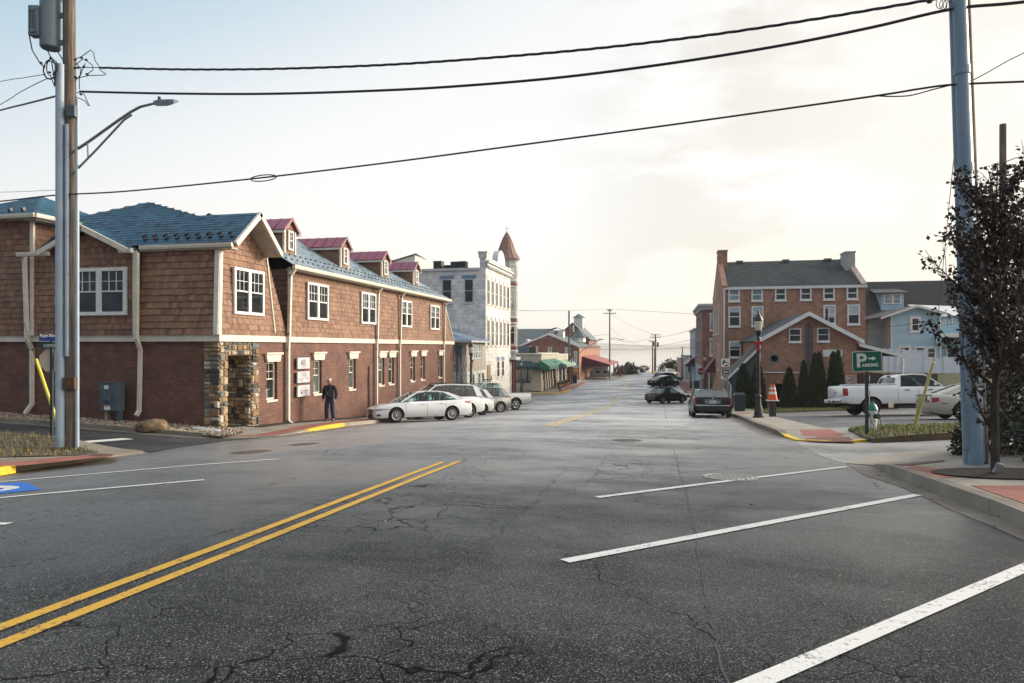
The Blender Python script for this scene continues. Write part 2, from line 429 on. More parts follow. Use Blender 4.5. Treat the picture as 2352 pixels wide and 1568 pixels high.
# right side street of paler worn asphalt
rs = GP([(1944, 1066), (1900, 1053), (1868, 1040), (1838, 1024), (1826, 1013), (1960, 1017), (2010, 1014), (2212, 1005)])
e = (rs[-1] - rs[-2]).normalized()
rb = GP([(1977, 1053.5), (2063, 1047.5), (2195, 1045.5)])
sheet('side_street', rs + [rs[-1] + e * 26, rb[-1] + e * 26] + list(reversed(rb)), .004, M_sidest)
lotpoly = [(5.3, 24.6), (9.5, 27.0), (16, 31.5), (30, 41), (30, 52), (14, 47.0), (5.4, 42.8), (4.7, 38.5)]
sheet('parking_lot', lotpoly, .004, M_lot)
# ------------------------------------------------------------------ markings
def line_px(name, a, b, w, m, dz=.008):
    A = G(*a).to_2d(); B = G(*b).to_2d()
    return sheet(name, strip([A, B], w / 2, -w / 2), dz, m)
def line_xy(name, pts, w, m, dz=.008): return sheet(name, strip(pts, w / 2, -w / 2), dz, m)
def cen(y, o): return Vector((-3.55 + o - .0135 * max(0, y - 8) - .0000 * y, y))
for o in (-.115, .115):
    line_xy('centre_line', [cen(-25, o), cen(0, o), cen(5, o), cen(11.4 if o > 0 else 11.2, o)], .098, M_yellow)
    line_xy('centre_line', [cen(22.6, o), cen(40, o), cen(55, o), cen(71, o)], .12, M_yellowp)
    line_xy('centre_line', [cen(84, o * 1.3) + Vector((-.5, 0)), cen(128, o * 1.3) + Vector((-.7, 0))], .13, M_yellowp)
line_px('parking_line', (1370, 1143), (1946, 1072), .105, M_white)
line_px('parking_line', (1297, 1290), (2108, 1137), .115, M_white)
A = G(1690, 1590).to_2d(); B = G(2352, 1306).to_2d()
line_xy('parking_line', [A + (A - B).normalized() * .6, B + (B - A).normalized() * 1.6], .115, M_white)
A = G(0, 1107).to_2d(); B = G(642, 1054.5).to_2d(); line_xy('parking_line', [A + (A - B) * .6, B], .11, M_white)
A = G(0, 1144).to_2d(); B = G(470, 1102.5).to_2d(); line_xy('parking_line', [A + (A - B) * .8, B], .11, M_white)
A = G(0, 1203).to_2d(); line_xy('parking_line', [A + Vector((-3, -.5)), A + Vector((.12, 0))], .11, M_white)
line_px('stop_line', (150, 1019), (295, 1007.5), .4, M_white)
pp = GP([(-160, 1120), (0, 1110.5), (62, 1109), (96, 1125), (0, 1134.5), (-160, 1150)])
sheet('disabled_parking_marking', pp, .008, M_blue)
sheet('disabled_parking_marking', strip(smooth_line(GP([(-60, 1121), (-8, 1119), (20, 1120), (27, 1122.5), (14, 1126), (-14, 1129), (-60, 1130)]), 3), .09, -.09), .012, M_white)
for a, b in (((1790, 868), (1830, 868)),):
    pass
line_xy('lane_line', [(1.9, 63.0), (1.4, 68.5), (1.3, 73.0)], .28, M_white)
for k in range(3): line_xy('crosswalk_line', [(-12.6 + .1*k, 66.5 + 5.2*k), (-9.2 + .1*k, 70.0 + 5.2*k)], .35, M_worn)
line_px('turn_line', (1558, 985), (1640, 950), .16, M_worn)
# seams and sealed cracks in the asphalt
M_seam = mat('crack_sealant', (.012, .012, .013), .5, (.02, .02, .02), 3)
def crack(pts, w, seed=1, jit=.03, nm='road_crack'):
    r = random.Random(seed); L = smooth_line(GP(pts), 9)
    L = [q + Vector((r.uniform(-jit, jit), r.uniform(-jit, jit))) for q in L]
    a = []; c = []
    for i, q in enumerate(L):
        t = (L[min(i+1, len(L)-1)] - L[max(i-1, 0)]).normalized(); n = Vector((-t.y, t.x)); h = w * r.uniform(.12, .55) * (.5 + .5 * math.sin(i * .9 + seed) ** 2) / 2
        a.append(q + n * h); c.append(q - n * h)
    mb = MB()
    for i in range(len(L) - 1): mb.poly([(p.x, p.y, zr(p.x, p.y) + .005) for p in (a[i], a[i+1], c[i+1], c[i])])
    tag(mb.build(nm, M_seam), kind='structure')
crack([(1548, 1032), (1556, 1062), (1566, 1100), (1580, 1150), (1593, 1210), (1606, 1290), (1622, 1370), (1645, 1470), (1690, 1640)], .045, 1, .015)
crack([(1176, 1414), (1290, 1424), (1400, 1432), (1520, 1440), (1640, 1447), (1760, 1452), (1900, 1440)], .018, 2, .012)
crack([(1060, 1060), (1120, 1035), (1180, 1012), (1240, 988)], .03, 3, .02)
crack([(1300, 1075), (1262, 1110), (1230, 1148), (1180, 1190), (1120, 1245), (1060, 1290), (1000, 1340), (960, 1390)], .03, 4, .07)
crack([(880, 978), (1000, 985), (1180, 979), (1330, 977), (1500, 980), (1640, 990), (1730, 1000)], .05, 5, .03)
crack([(560, 1240), (620, 1222), (700, 1200), (740, 1190), (730, 1165)], .02, 6, .04)
crack([(1410, 1040), (1380, 1065), (1370, 1090), (1330, 1120), (1280, 1150)], .03, 7, .06)
crack([(1350, 1103), (1500, 1092), (1640, 1080), (1790, 1072), (1900, 1075), (2010, 1088)], .05, 8, .03)
crack([(1340, 1036), (1500, 1028), (1640, 1030), (1760, 1028), (1838, 1024)], .05, 9, .03)
crack([(1530, 962), (1524, 930), (1519, 905)], .09, 10, .02)
crack([(360, 1130), (480, 1140), (600, 1120), (700, 1090), (800, 1068), (880, 1040)], .03, 11, .05)
crack([(800, 1210), (860, 1260), (920, 1250), (1010, 1280)], .02, 12, .05)
crack([(1120, 1500), (1100, 1440), (1060, 1400), (1080, 1350), (1130, 1330)], .02, 13, .04)
# manholes
M_iron = mat('cast_iron', (.10, .075, .055), .55, (.16, .13, .11), 20, .8, 90, metal=.3)
M_oldiron = mat('pale_cast_iron', (.25, .235, .215), .5, (.34, .325, .30), 20, .8, 50, metal=.2)
def manhole(px, py, r, lab, m):
    c = G(px, py); o = thing('manhole_cover', lab, 'manhole cover', c)
    mb = MB(); sl = (zr(c.x, c.y + 1) - zr(c.x, c.y - 1)) / 2; sx = (zr(c.x + .5, c.y) - zr(c.x - .5, c.y))
    def ring(ra, z): return [(ra * math.cos(a * math.pi / 16), ra * math.sin(a * math.pi / 16), z + sl * ra * math.sin(a * math.pi / 16) + sx * ra * math.cos(a * math.pi / 16)) for a in range(32)]
    mb.rings([ring(r, -.01), ring(r, .010), ring(r * .88, .012), ring(r * .87, .007), ring(r * .86, .007)])
    for q in range(-4, 5):
        for k in range(-4, 5):
            x = q * r * .18; y = k * r * .18
            if x * x + y * y < (r * .8) ** 2: mb.obox((x, y, .0085 + sl * y + sx * x), (r * .06, 0, sx * r * .06), (0, r * .06, sl * r * .06), (0, 0, .004))
    mb.build('lid', m, o, local=True)
manhole(1676, 1096, .40, 'pale round manhole cover beside a white parking line', M_oldiron)
manhole(577, 1038, .42, 'rusty ribbed manhole cover on the road left of the centre line', M_iron)
manhole(1440, 1011, .38, 'small dark manhole cover in the middle of the intersection', M_iron)
manhole(700, 1020, .36, 'dull manhole cover in the road before the stone doorway', M_iron)
# ================================================================== kerbs and pavements
def ease(x, a, b): u = max(0, min(1, (x - a) / (b - a))); return u * u * (3 - 2 * u)
# left island under the utility pole
def hz_isl(x, y): return .02 + .12 * ease((Vector((x, y)) - isl_back[1]).length, .8, 3.0)
sheet('pavement', isl_front + isl_back, hz_isl, M_curb, skirt=.3)
red = GP([(0, 1064), (60, 1060), (130, 1052), (190, 1046.5), (205, 1041), (212, 1034), (236, 1033.5), (262, 1038), (269, 1044), (255, 1048.5), (200, 1055), (120, 1064), (60, 1070), (0, 1075)], .13)
red = [red[0] + (red[0] - red[1]).normalized() * 8] + red + [red[-1] + (red[-1] - red[-2]).normalized() * 8]
sheet('pavement', red, lambda x, y: hz_isl(x, y) + .005, M_paver)
sheet('pavement', GP([(198, 1046), (207, 1040), (213, 1034), (236, 1033.5), (262, 1038), (269, 1044), (255, 1048.5), (225, 1051.5)], .10), lambda x, y: hz_isl(x, y) + .010, M_herring)
yk = [isl_front[0] + (isl_front[1] - isl_front[0]) * .35, isl_front[1] + (isl_front[2] - isl_front[1]) * .28]
sheet('pavement', strip(yk, .012, -.16), lambda x, y: hz_isl(x, y) + .008, M_ypaint, skirt=.13)
sheet('pavement', strip([q for q in isl_front[:6]], -.0, -.35), .004, M_gutter)
# gravel bed edge and the pavement along the shingled building
XF = -14.3; YC = 19.86
def hz_g(x, y): return .13 - .11 * ease(x, -13.6, -11.2)
sheet('pavement', gk + [gk[-1] + Vector((-.05, .35))] + list(reversed(offset(gk, .17)[:-1])), hz_g, M_curb, skirt=.3)
sheet('pavement', strip(gk, 0, -.4), .006, M_gutter)
cur = fk + [Vector((-12.3, 34)), Vector((-12.6, 46)), Vector((-12.8, 60)), Vector((-13.2, 63.5))]
def hz_f(x, y): return .02 + .12 * ease(y, 18.8, 23.5)
sheet('pavement', [gk[-1]] + cur + [(-14.6, 64.3), (-17, 64.3), (XF - .3, 60), (XF - .3, 20.6), (-15.6, 20.6), (-15.6, 19.2), (-13.4, YC - .9), (-12.6, 17.7)], hz_f, M_conc, skirt=.35)
sheet('pavement', strip([gk[-1]] + cur[:6], 0, -.42), .006, M_gutter)
rl = [gk[-1]] + cur[:6]
sheet('pavement', offset(rl, .24) + list(reversed(offset(rl, .95)))[:-1] + [Vector((-12.9, 17.1))], lambda x, y: hz_f(x, y) + .005, M_paver)
yk = [fk[2], fk[3]]
sheet('pavement', strip(yk, .17, -.012), lambda x, y: hz_f(x, y) + .008, M_ypaint, skirt=.14)
sheet('soil', [(XF + .55, 21.5), (XF + .62, 30), (XF + .55, 45), (XF - .1, 45), (XF - .1, 21.5)], lambda x, y: hz_f(x, y) + .012, M_mulch)
# gravel bed
gb = offset(gk, .17)[:-1] + [Vector((-12.35, 17.3)), Vector((-13.2, YC - .3)), Vector((-13.6, YC + .1)), Vector((-42, YC + .1))]
sheet('soil', gb, .05, M_soil)
M_stone = mat('river_gravel', (.34, .265, .19), .8, (.17, .135, .105), 9, isl=.55)
def inside(p, poly):
    c = False; n = len(poly)
    for i in range(n):
        a = poly[i]; b = poly[i - 1]
        if (a[1] > p[1]) != (b[1] > p[1]) and p[0] < (b[0] - a[0]) * (p[1] - a[1]) / (b[1] - a[1]) + a[0]: c = not c
    return c
def scatter(poly, n, rnd):
    xs = [p[0] for p in poly]; ys = [p[1] for p in poly]; out = []
    while len(out) < n:
        q = (rnd.uniform(min(xs), max(xs)), rnd.uniform(min(ys), max(ys)))
        if inside(q, poly): out.append(q)
    return out
rnd = random.Random(5); mb = MB()
gb2 = [q for q in gb if q[0] > -30]; gb2 = [Vector((-29, gk[0].y + (gk[1].y - gk[0].y) * .55)), ] + [q for q in gb2] + [Vector((-29, YC + .1))]
for x, y in scatter(gb2, 5200, rnd):
    s = rnd.uniform(.035, .085); a = rnd.uniform(0, 3.14); z = zr(x, y) + .05 + rnd.uniform(0, .05) + .06 * ease(y, YC - 1.4, YC)
    ux = Vector((math.cos(a), math.sin(a), rnd.uniform(-.3, .3))) * s; uy = Vector((-math.sin(a), math.cos(a), rnd.uniform(-.3, .3))) * s * rnd.uniform(.6, .9); uz = Vector((0, 0, s * rnd.uniform(.45, .7)))
    c = Vector((x, y, z)); i = len(mb.v)
    mb.v += [c + ux, c + uy, c - ux, c - uy, c + uz + ux * .3, c + uz - ux * .35 + uy * .2, c - uz]
    for f in ((0,1,4),(1,5,4),(1,2,5),(2,3,5),(3,0,4),(3,4,5),(1,0,6),(2,1,6),(3,2,6),(0,3,6)): mb.f.append([i + k for k in f]); mb.m.append(0)
tag(mb.build('gravel', M_stone), kind='stuff')
# right near corner
rk = GP([(2008, 1071), (2045, 1092.6), (2115, 1120), (2179.6, 1144.6), (2283.7, 1184.4), (2352, 1215)])
rg = GP([(1944, 1065), (1987, 1092.6), (2057, 1114), (2118, 1140), (2179, 1169), (2271, 1206), (2352, 1242.6)])
rk = rk + [Vector((3.52, 4)), Vector((3.52, -30))]; rg = rg + [Vector((3.22, 4)), Vector((3.22, -30))]
tip = rg[0]
def hz_r(x, y): return .015 + .135 * ease((Vector((x, y)) - Vector((3.35, 13.9))).length, .6, 2.6)
sheet('pavement', [tip] + list(reversed(rk))[::-1] + [Vector((30, -30)), rb[-1] + e * 24] + list(reversed(rb)), hz_r, M_conc, skirt=.35)
sheet('pavement', strip(rk, .012, .18), lambda x, y: hz_r(x, y) + .012, M_gutter, skirt=.2)
sheet('pavement', rg + list(reversed(rk)), .006, M_gutter)
pv = GP([(2051, 1063.5), (2054, 1058), (2067, 1054.5), (2110, 1052), (2165, 1050.5), (2172, 1054), (2130, 1058), (2102, 1063), (2095, 1070), (2110, 1072), (2160, 1080), (2235, 1096), (2165, 1102.5), (2130, 1092), (2090, 1078)], .13)
sheet('pavement', pv, lambda x, y: hz_r(x, y) + .005, M_paver)
sheet('pavement', pv[:9] + GP([(2070, 1067)], .12), lambda x, y: hz_r(x, y) + .010, M_herring)
l2 = [Vector((3.75, 9.6)), Vector((3.75, 4)), Vector((3.75, -20))]
sheet('pavement', strip(l2, 0, 1.35), lambda x, y: hz_r(x, y) + .006, M_paver)
mul = [Vector((4.66 + .95 * math.cos(a * .4), 10.75 + .62 * math.sin(a * .4))) for a in range(16)]
sheet('soil', mul, lambda x, y: hz_r(x, y) + .02 + .05 * max(0, 1 - ((x - 4.66) / .95) ** 2 - ((y - 10.75) / .62) ** 2), M_mulch)
# right far corner with the parking sign
ck = [Vector((3.0, 71.5)), Vector((3.25, 56)), Vector((3.42, 45)), Vector((3.48, 34))] + GP([(1740, 981), (1800, 1004), (1828, 1013)])
fr = GP([(1880, 1015), (1960, 1017), (2010, 1014), (2212, 1005)]); fr.append(fr[-1] + e * 22)
def hz_c(x, y): return .03 + .11 * ease((Vector((x, y)) - ck[-1]).length, .8, 3.0)
sheet('pavement', ck + fr[:3] + GP([(1945, 992), (1902, 989), (1786, 960), (1730, 942), (1690, 931)], .1) + [Vector((4.9, 48)), Vector((4.9, 71.5))], hz_c, M_conc, skirt=.35)
sheet('pavement', strip(ck[:6], .2, -.012)[::-1], lambda x, y: hz_c(x, y) + .008, M_gutter, skirt=.2)
sheet('pavement', strip(ck[:6], 0, -.45), .006, M_gutter)
sheet('pavement', strip([ck[-2] + (ck[-3] - ck[-2]) * .05, ck[-1], fr[0], fr[1], fr[1] + (fr[2] - fr[1]) * .6], .16, -.012)[::-1], lambda x, y: hz_c(x, y) + .012, M_ypaint, skirt=.12)
sheet('pavement', GP([(1838, 993), (1905, 992), (1950, 1003), (1965, 1013.5), (1890, 1012), (1855, 1010)], .06), lambda x, y: hz_c(x, y) + .005, M_paver)
sheet('pavement', GP([(1850, 1005), (1950, 1004), (1965, 1013.5), (1890, 1012), (1855, 1010)], .05), lambda x, y: hz_c(x, y) + .010, M_herring)
sheet('pavement', [(3.75, 36.5), (4.5, 36.9), (4.5, 38.8), (3.75, 38.5)], lambda x, y: hz_c(x, y) + .005, M_paver)
# far pavements beyond the cross street
sheet('pavement', [(2.6, 82), (2.3, 110), (1.9, 140), (2.6, 140), (4.4, 140), (4.4, 80.5)], .14, M_conc, skirt=.3)
sheet('pavement', strip([Vector((2.6, 82)), Vector((4.4, 80.6))], .15, -.02), .15, M_ypaint, skirt=.12)
sheet('pavement', strip([Vector((2.6, 82)), Vector((2.3, 110))], .2, -.02), .145, M_gutter, skirt=.15)
sheet('pavement', [(2.55, 84), (3.5, 84), (3.3, 112), (2.3, 112)], .145, M_paver)
sheet('pavement', [(-16, 80.3), (-13.0, 80.3), (-12.2, 84), (-12.2, 112), (-13.5, 121), (-26, 121), (-26, 80.3)], .14, M_conc, skirt=.3)
sheet('pavement', [(-13.2, 84), (-12.4, 84), (-12.4, 112), (-13.2, 116)], .145, M_paver)
sheet('pavement', strip([Vector((-16, 80.3)), Vector((-13.0, 80.3)), Vector((-12.2, 84)), Vector((-12.2, 90))], .02, -.2), .146, M_ypaint, skirt=.13)
sheet('pavement', [(.2, 141), (1.6, 141), (1.6, 158), (-.6, 160), (-2.5, 157), (-1.6, 146)], .16, M_conc, skirt=.3)
sheet('pavement', strip([Vector((.2, 141)), Vector((-1.6, 146)), Vector((-2.5, 157))], .1, -.25), .165, M_ypaint, skirt=.2)
sheet('pavement', [(-10.4, 128), (-9.4, 134), (-9.4, 160), (-14, 166), (-14.6, 130)], .14, M_conc, skirt=.3)
# ------------------------------------------------------------------ grass
def grassmat(name, c1, c2, c3):
    m, t, b = new_mat(name); r = t.nd('NewGeometry', 8)
    n = t.noise(posn(t), 1.5, 3.0)
    c = t.mix(t.sm(r, .2, .9), c1, c2); c = t.mix(t.sm(n, .48, .62), c, c3)
    t.setin(b, 'Base Color', c); b.inputs['Roughness'].default_value = .7; return m
M_grassL = grassmat('grass_blades', (.06, .09, .018), (.14, .14, .03), (.22, .15, .05))
M_grassR = grassmat('bright_grass_blades', (.09, .15, .02), (.20, .23, .035), (.28, .22, .06))
def grass(poly, dz, n, h, seed, m):
    r = random.Random(seed); mb = MB()
    for x, y in scatter(poly, n, r):
        a = r.uniform(0, 6.28); z = zr(x, y) + (dz(x, y) if callable(dz) else dz); hh = h * r.uniform(.4, 1.1); l = hh * r.uniform(.2, .9); ww = r.uniform(.006, .014)
        b = a + r.uniform(.6, 2.2)
        mb.poly([(x - ww * math.cos(a), y - ww * math.sin(a), z), (x + ww * math.cos(a), y + ww * math.sin(a), z), (x + l * math.cos(b), y + l * math.sin(b), z + hh)])
    return tag(mb.build('grass', m), kind='stuff')
gl = [isl_front[0] + Vector((0, 2.2))] + GP([(0, 1052), (60, 1049), (125, 1046), (185, 1040), (212, 1031), (228, 1027.5)], .13) + [q + Vector((0, -.12)) for q in isl_back[3:]]
sheet('soil', gl, lambda x, y: hz_isl(x, y) + .012, M_soil)
grass([q for q in gl], lambda x, y: hz_isl(x, y) + .01, 9000, .14, 1, M_grassL)
gr = GP([(1948, 993), (1975, 1004), (2006, 1012), (2030, 1011), (2110, 1008), (2212, 1003)], .06); gr += [gr[-1] + e * 9, Vector((17.0, 30.0))] + GP([(2212, 981), (2100, 984), (2010, 986)], .06)
sheet('soil', gr, lambda x, y: hz_c(x, y) - .02 + .06, M_soil, skirt=.2)
grass(gr, lambda x, y: hz_c(x, y) + .03, 14000, .11, 2, M_grassR)
gs = [Vector((4.95, 43.2)), Vector((5.2, 40.6)), Vector((8, 42.6)), Vector((14, 46)), Vector((14, 50)), Vector((5.0, 48))]
sheet('soil', gs, .08, M_soil, skirt=.2)
grass(gs, .08, 9000, .14, 3, M_grassR)
# ================================================================== building materials
M_brickL = brickmat('painted_brown_brick', (.150, .068, .047), (.205, .098, .068), (.105, .050, .036), .22, .078, .010, bmp=1.0, rough=.75, dirt=((.095, .038, .027), .6))
M_brickR = brickmat('old_red_brick', (.32, .13, .08), (.42, .20, .125), (.36, .29, .23), .21, .075, .009, dirt=((.22, .13, .09), .7))
M_brickF = brickmat('far_brick', (.24, .10, .075), (.30, .13, .10), (.27, .19, .15), .24, .09, .010)
M_brickO = brickmat('orange_brick', (.32, .15, .095), (.38, .19, .125), (.30, .21, .16), .24, .09, .010)
M_brickW = brickmat('whitewashed_brick', (.36, .16, .12), (.62, .56, .52), (.45, .38, .34), .21, .075, .009, dirt=((.7, .68, .66), .6))
def shinglemat(name, c1, c2, c3, rough=.75, streak=1.0, spec=.5):
    m, t, b = new_mat(name); p = posn(t); r = t.nd('NewGeometry', 8)
    c = t.mix(r, c1, c2); c = t.mix(t.sm(t.nd('TexWhiteNoise', 0, props=dict(noise_dimensions='1D'), W=t.mth('MULTIPLY', r, 57.0)), .7, .95), c, c3)
    g = t.noise(t.scl(t.vm('ADD', p, t.nd('CombineXYZ', 0, X=t.mth('MULTIPLY', r, 9.0), Y=0.0, Z=0.0)), (38, 38, 3)), 1.0, 3.0)
    c = t.mix(1.0, c, t.mix(t.sm(g, .3, .7), (.78, .78, .78), (1.16, 1.16, 1.16)), 'MULTIPLY')
    c = t.mix(1.0, c, t.mix(t.sm(t.noise(p, .9, 4.0), .3, .7), (.84, .84, .86), (1.1, 1.1, 1.08)), 'MULTIPLY')
    t.setin(b, 'Base Color', c); b.inputs['Roughness'].default_value = rough; b.inputs['Specular IOR Level'].default_value = spec
    bump(t, b, g, .5 * streak, .006); return m
M_shingle = shinglemat('cedar_shingle', (.205, .108, .066), (.285, .165, .105), (.165, .085, .052))
M_slate = shinglemat('blue_slate', (.018, .080, .135), (.030, .115, .18), (.014, .05, .085), .5, .5, .3)
M_slatep = shinglemat('pale_slate', (.16, .22, .27), (.30, .36, .40), (.08, .13, .18), .4, .5, .5)  # paler slate mix for the main roof
M_shback = mat('shingle_backing', (.05, .024, .015), .9)
M_dkroof = shinglemat('charcoal_roof_shingle', (.035, .04, .045), (.055, .062, .066), (.025, .028, .03), .8, .5)
M_grnroof = mat('grey_green_roof', (.10, .13, .13), .8, (.14, .165, .16), 2, .4, 20)
M_cream = mat('cream_trim_paint', (.66, .61, .52), .5, (.60, .55, .46), 3, .08)
M_wht = mat('white_trim_paint', (.72, .72, .70), .5, (.64, .64, .62), 3, .08)
M_vinyl = mat('white_vinyl', (.70, .74, .78), .4, (.64, .68, .73), 2)
M_soffit = mat('soffit_board', (.50, .46, .40), .7)
M_redroof = mat('plum_metal_roof', (.23, .035, .075), .38, (.28, .05, .095), 2, spec=.6)
M_greym = mat('grey_painted_metal', (.075, .105, .135), .45, (.06, .085, .11), 4, .1)
M_black = mat('black_paint', (.012, .013, .014), .45, (.02, .02, .022), 5)
M_dark = mat('dark_interior', (.010, .010, .010), .9)
def glassmat(name, col, rough=.03, spec=1.0, metal=.0, coat=1.0):
    m, t, b = new_mat(name); p = posn(t)
    c = t.mix(t.sm(t.noise(p, .9, 2.0), .40, .62), col, tuple(x * 2.2 for x in col))
    t.setin(b, 'Base Color', c); b.inputs['Roughness'].default_value = rough; b.inputs['Specular IOR Level'].default_value = spec
    b.inputs['Coat Weight'].default_value = coat; b.inputs['Coat Roughness'].default_value = .02; b.inputs['Coat IOR'].default_value = 1.7
    bump(t, b, t.noise(p, 1.2, 2.0), .05, .03); return m
M_glass = glassmat('window_glass', (.010, .013, .015))
M_glassd = glassmat('dark_window_glass', (.012, .016, .020), .04, .4, 0, .15)
M_glassg = glassmat('greenish_window_glass', (.05, .075, .065))
M_glassw = glassmat('curtained_window_glass', (.16, .20, .22), .04, .4, 0, .2)
# rubble stone
ms, t, b = new_mat('rubble_stone'); p = posn(t)
r = t.n.new('ShaderNodeValToRGB'); e_ = r.color_ramp; e_.interpolation = 'CONSTANT'
for i, (q, c) in enumerate([(0, (.30, .21, .115)), (.15, (.13, .135, .13)), (.27, (.40, .32, .21)), (.42, (.05, .05, .052)), (.54, (.22, .135, .07)), (.66, (.46, .42, .35)), (.78, (.20, .185, .16)), (.88, (.34, .24, .13))]):
    el = e_.elements[i] if i < 2 else e_.elements.new(q); el.position = q; el.color = (*c, 1)
t.l.new(t.nd('NewGeometry', 8), r.inputs[0])
n1 = t.noise(p, 12.0, 5.0, .65)
c = t.mix(1.0, r.outputs[0], t.mix(t.sm(n1, .28, .72), (.65, .65, .65), (1.3, 1.28, 1.25)), 'MULTIPLY')
t.setin(b, 'Base Color', c); b.inputs['Roughness'].default_value = .75
bump(t, b, n1, .9, .03); M_rubble = ms; M_mort = mat('stone_mortar', (.17, .15, .125), .9, (.24, .21, .17), 8, .5, 40)

# ------------------------------------------------------------------ building helpers
def shingles(mb, poly, hint, row=.2, wr=(.11, .21), th=.02, seed=1, m=0, back=1, jit=.012):
    rnd = random.Random(seed); P = [Vector(p) for p in poly]
    n = Vector((0, 0, 0))
    for a, b in zip(P, P[1:] + P[:1]): n += a.cross(b)
    n.normalize()
    if n.dot(Vector(hint)) < 0: n = -n
    u = Vector((0, 0, 1)).cross(n).normalized(); v = n.cross(u)
    Q = [(p.dot(u), p.dot(v)) for p in P]; n0 = P[0].dot(n)
    if back is not None: mb.poly(P if n.dot((P[1] - P[0]).cross(P[2] - P[1])) > 0 else P[::-1], back)
    W = lambda a, b, c: u * a + v * b + n * (n0 + c)
    lo = min(q[1] for q in Q); hi = max(q[1] for q in Q); k = 0; y = lo
    while y < hi - .02:
        y1 = min(y + row, hi); ym = y + (y1 - y) * .5
        xs = []
        for a, b in zip(Q, Q[1:] + Q[:1]):
            if (a[1] > ym) != (b[1] > ym): xs.append(a[0] + (b[0] - a[0]) * (ym - a[1]) / (b[1] - a[1]))
        xs.sort()
        for x0, x1 in zip(xs[::2], xs[1::2]):
            x = x0 - rnd.uniform(0, .1)
            while x < x1 - .01:
                w = rnd.uniform(*wr); a = max(x, x0) ; b = min(x + w, x1); x += w
                if b - a < .02: continue
                dj = rnd.uniform(-jit, jit); t1 = th * rnd.uniform(1.4, 2.2); g = .002
                yb = y + dj; yt = min(y1 + .02, hi)
                i = len(mb.v)
                mb.v += [W(a + g, yb, t1), W(b - g, yb, t1), W(b - g, yt, th * .45), W(a + g, yt, th * .45), W(a + g, yb, 0.001), W(b - g, yb, 0.001), W(b - g, yt, 0.001), W(a + g, yt, 0.001)]
                for f in ((0,1,2,3), (4,5,1,0), (5,6,2,1), (7,4,0,3)): mb.f.append([i + q for q in f]); mb.m.append(m)
        y = y1; k += 1
    return mb
def win(par, o, u, n, w, h, fm, gm, fw=.08, proud=.05, bars=(), bw=.03, sill=0, head=0, name='window', gdeep=.02, meet=.5, dbl=False, lites=None):
    """o: lower left seen from outside; u along, n outward"""
    o = Vector(o); u = Vector(u); n = Vector(n); z = Vector((0, 0, 1)); mb = MB()
    def bar(a0, a1, b0, b1, p=proud, q=0.0): mb.obox(o + u * (a0 + a1) / 2 + z * (b0 + b1) / 2 + n * (p + q) / 2, u * (a1 - a0) / 2, z * (b1 - b0) / 2, n * (p - q) / 2)
    bar(0, fw, 0, h); bar(w - fw, w, 0, h); bar(fw, w - fw, 0, fw); bar(fw, w - fw, h - fw, h)
    units = [(fw, w - fw)]
    if dbl:
        bar(w / 2 - fw * .8, w / 2 + fw * .8, fw, h - fw); units = [(fw, w / 2 - fw * .8), (w / 2 + fw * .8, w - fw)]
    for a, c in units:
        if meet: bar(a, c, fw + (h - 2 * fw) * meet - bw * .8, fw + (h - 2 * fw) * meet + bw * .8, proud * .7)
        if lites:
            cols, rows = lites; b0 = fw + (h - 2 * fw) * meet; b1 = h - fw
            for k in range(1, cols): x = a + (c - a) * k / cols; bar(x - bw * .35, x + bw * .35, b0, b1, proud * .6)
            for k in range(1, rows): y = b0 + (b1 - b0) * k / rows; bar(a, c, y - bw * .35, y + bw * .35, proud * .58)
    if sill: bar(-sill, w + sill, -.09, -.001, proud + .05)
    if head: bar(-head, w + head, h + .001, h + .13, proud + .03)
    f = mb.build(name, fm, par)
    g = MB(); q = proud * .35 if gdeep is None else gdeep
    g.poly([o + u * fw * .9 + z * fw * .9 + n * q, o + u * (w - fw * .9) + z * fw * .9 + n * q, o + u * (w - fw * .9) + z * (h - fw * .9) + n * q, o + u * fw * .9 + z * (h - fw * .9) + n * q])
    g.build('pane', gm, f)
    return f
XP = Vector((1, 0, 0)); YP = Vector((0, 1, 0)); ZP = Vector((0, 0, 1))
def winX(par, px0, px1, py0, py1, X, fm, gm, **k):        # on a wall facing +X
    a = atX(px0, py0, X); b = atX(px1, py0, X); c = atX((px0 + px1) / 2, py0, X); e = atX((px0 + px1) / 2, py1, X)
    return win(par, (X, a.y, e.z), YP, XP, b.y - a.y, c.z - e.z, fm, gm, **k)
def winY(par, px0, px1, py0, py1, Y, fm, gm, **k):        # on a wall facing the camera
    a = atY(px0, py0, Y); b = atY(px1, py0, Y); c = atY((px0 + px1) / 2, py0, Y); e = atY((px0 + px1) / 2, py1, Y)
    return win(par, (a.x, Y, e.z), XP, -YP, b.x - a.x, c.z - e.z, fm, gm, **k)
def slab(mb, pts, th=.06, m=0):                           # a roof plane with thickness
    P = [Vector(p) for p in pts]; n = (P[1] - P[0]).cross(P[2] - P[0]).normalized()
    if n.z < 0: n = -n
    return mb.prism([p - n * th for p in P], n * th, m)

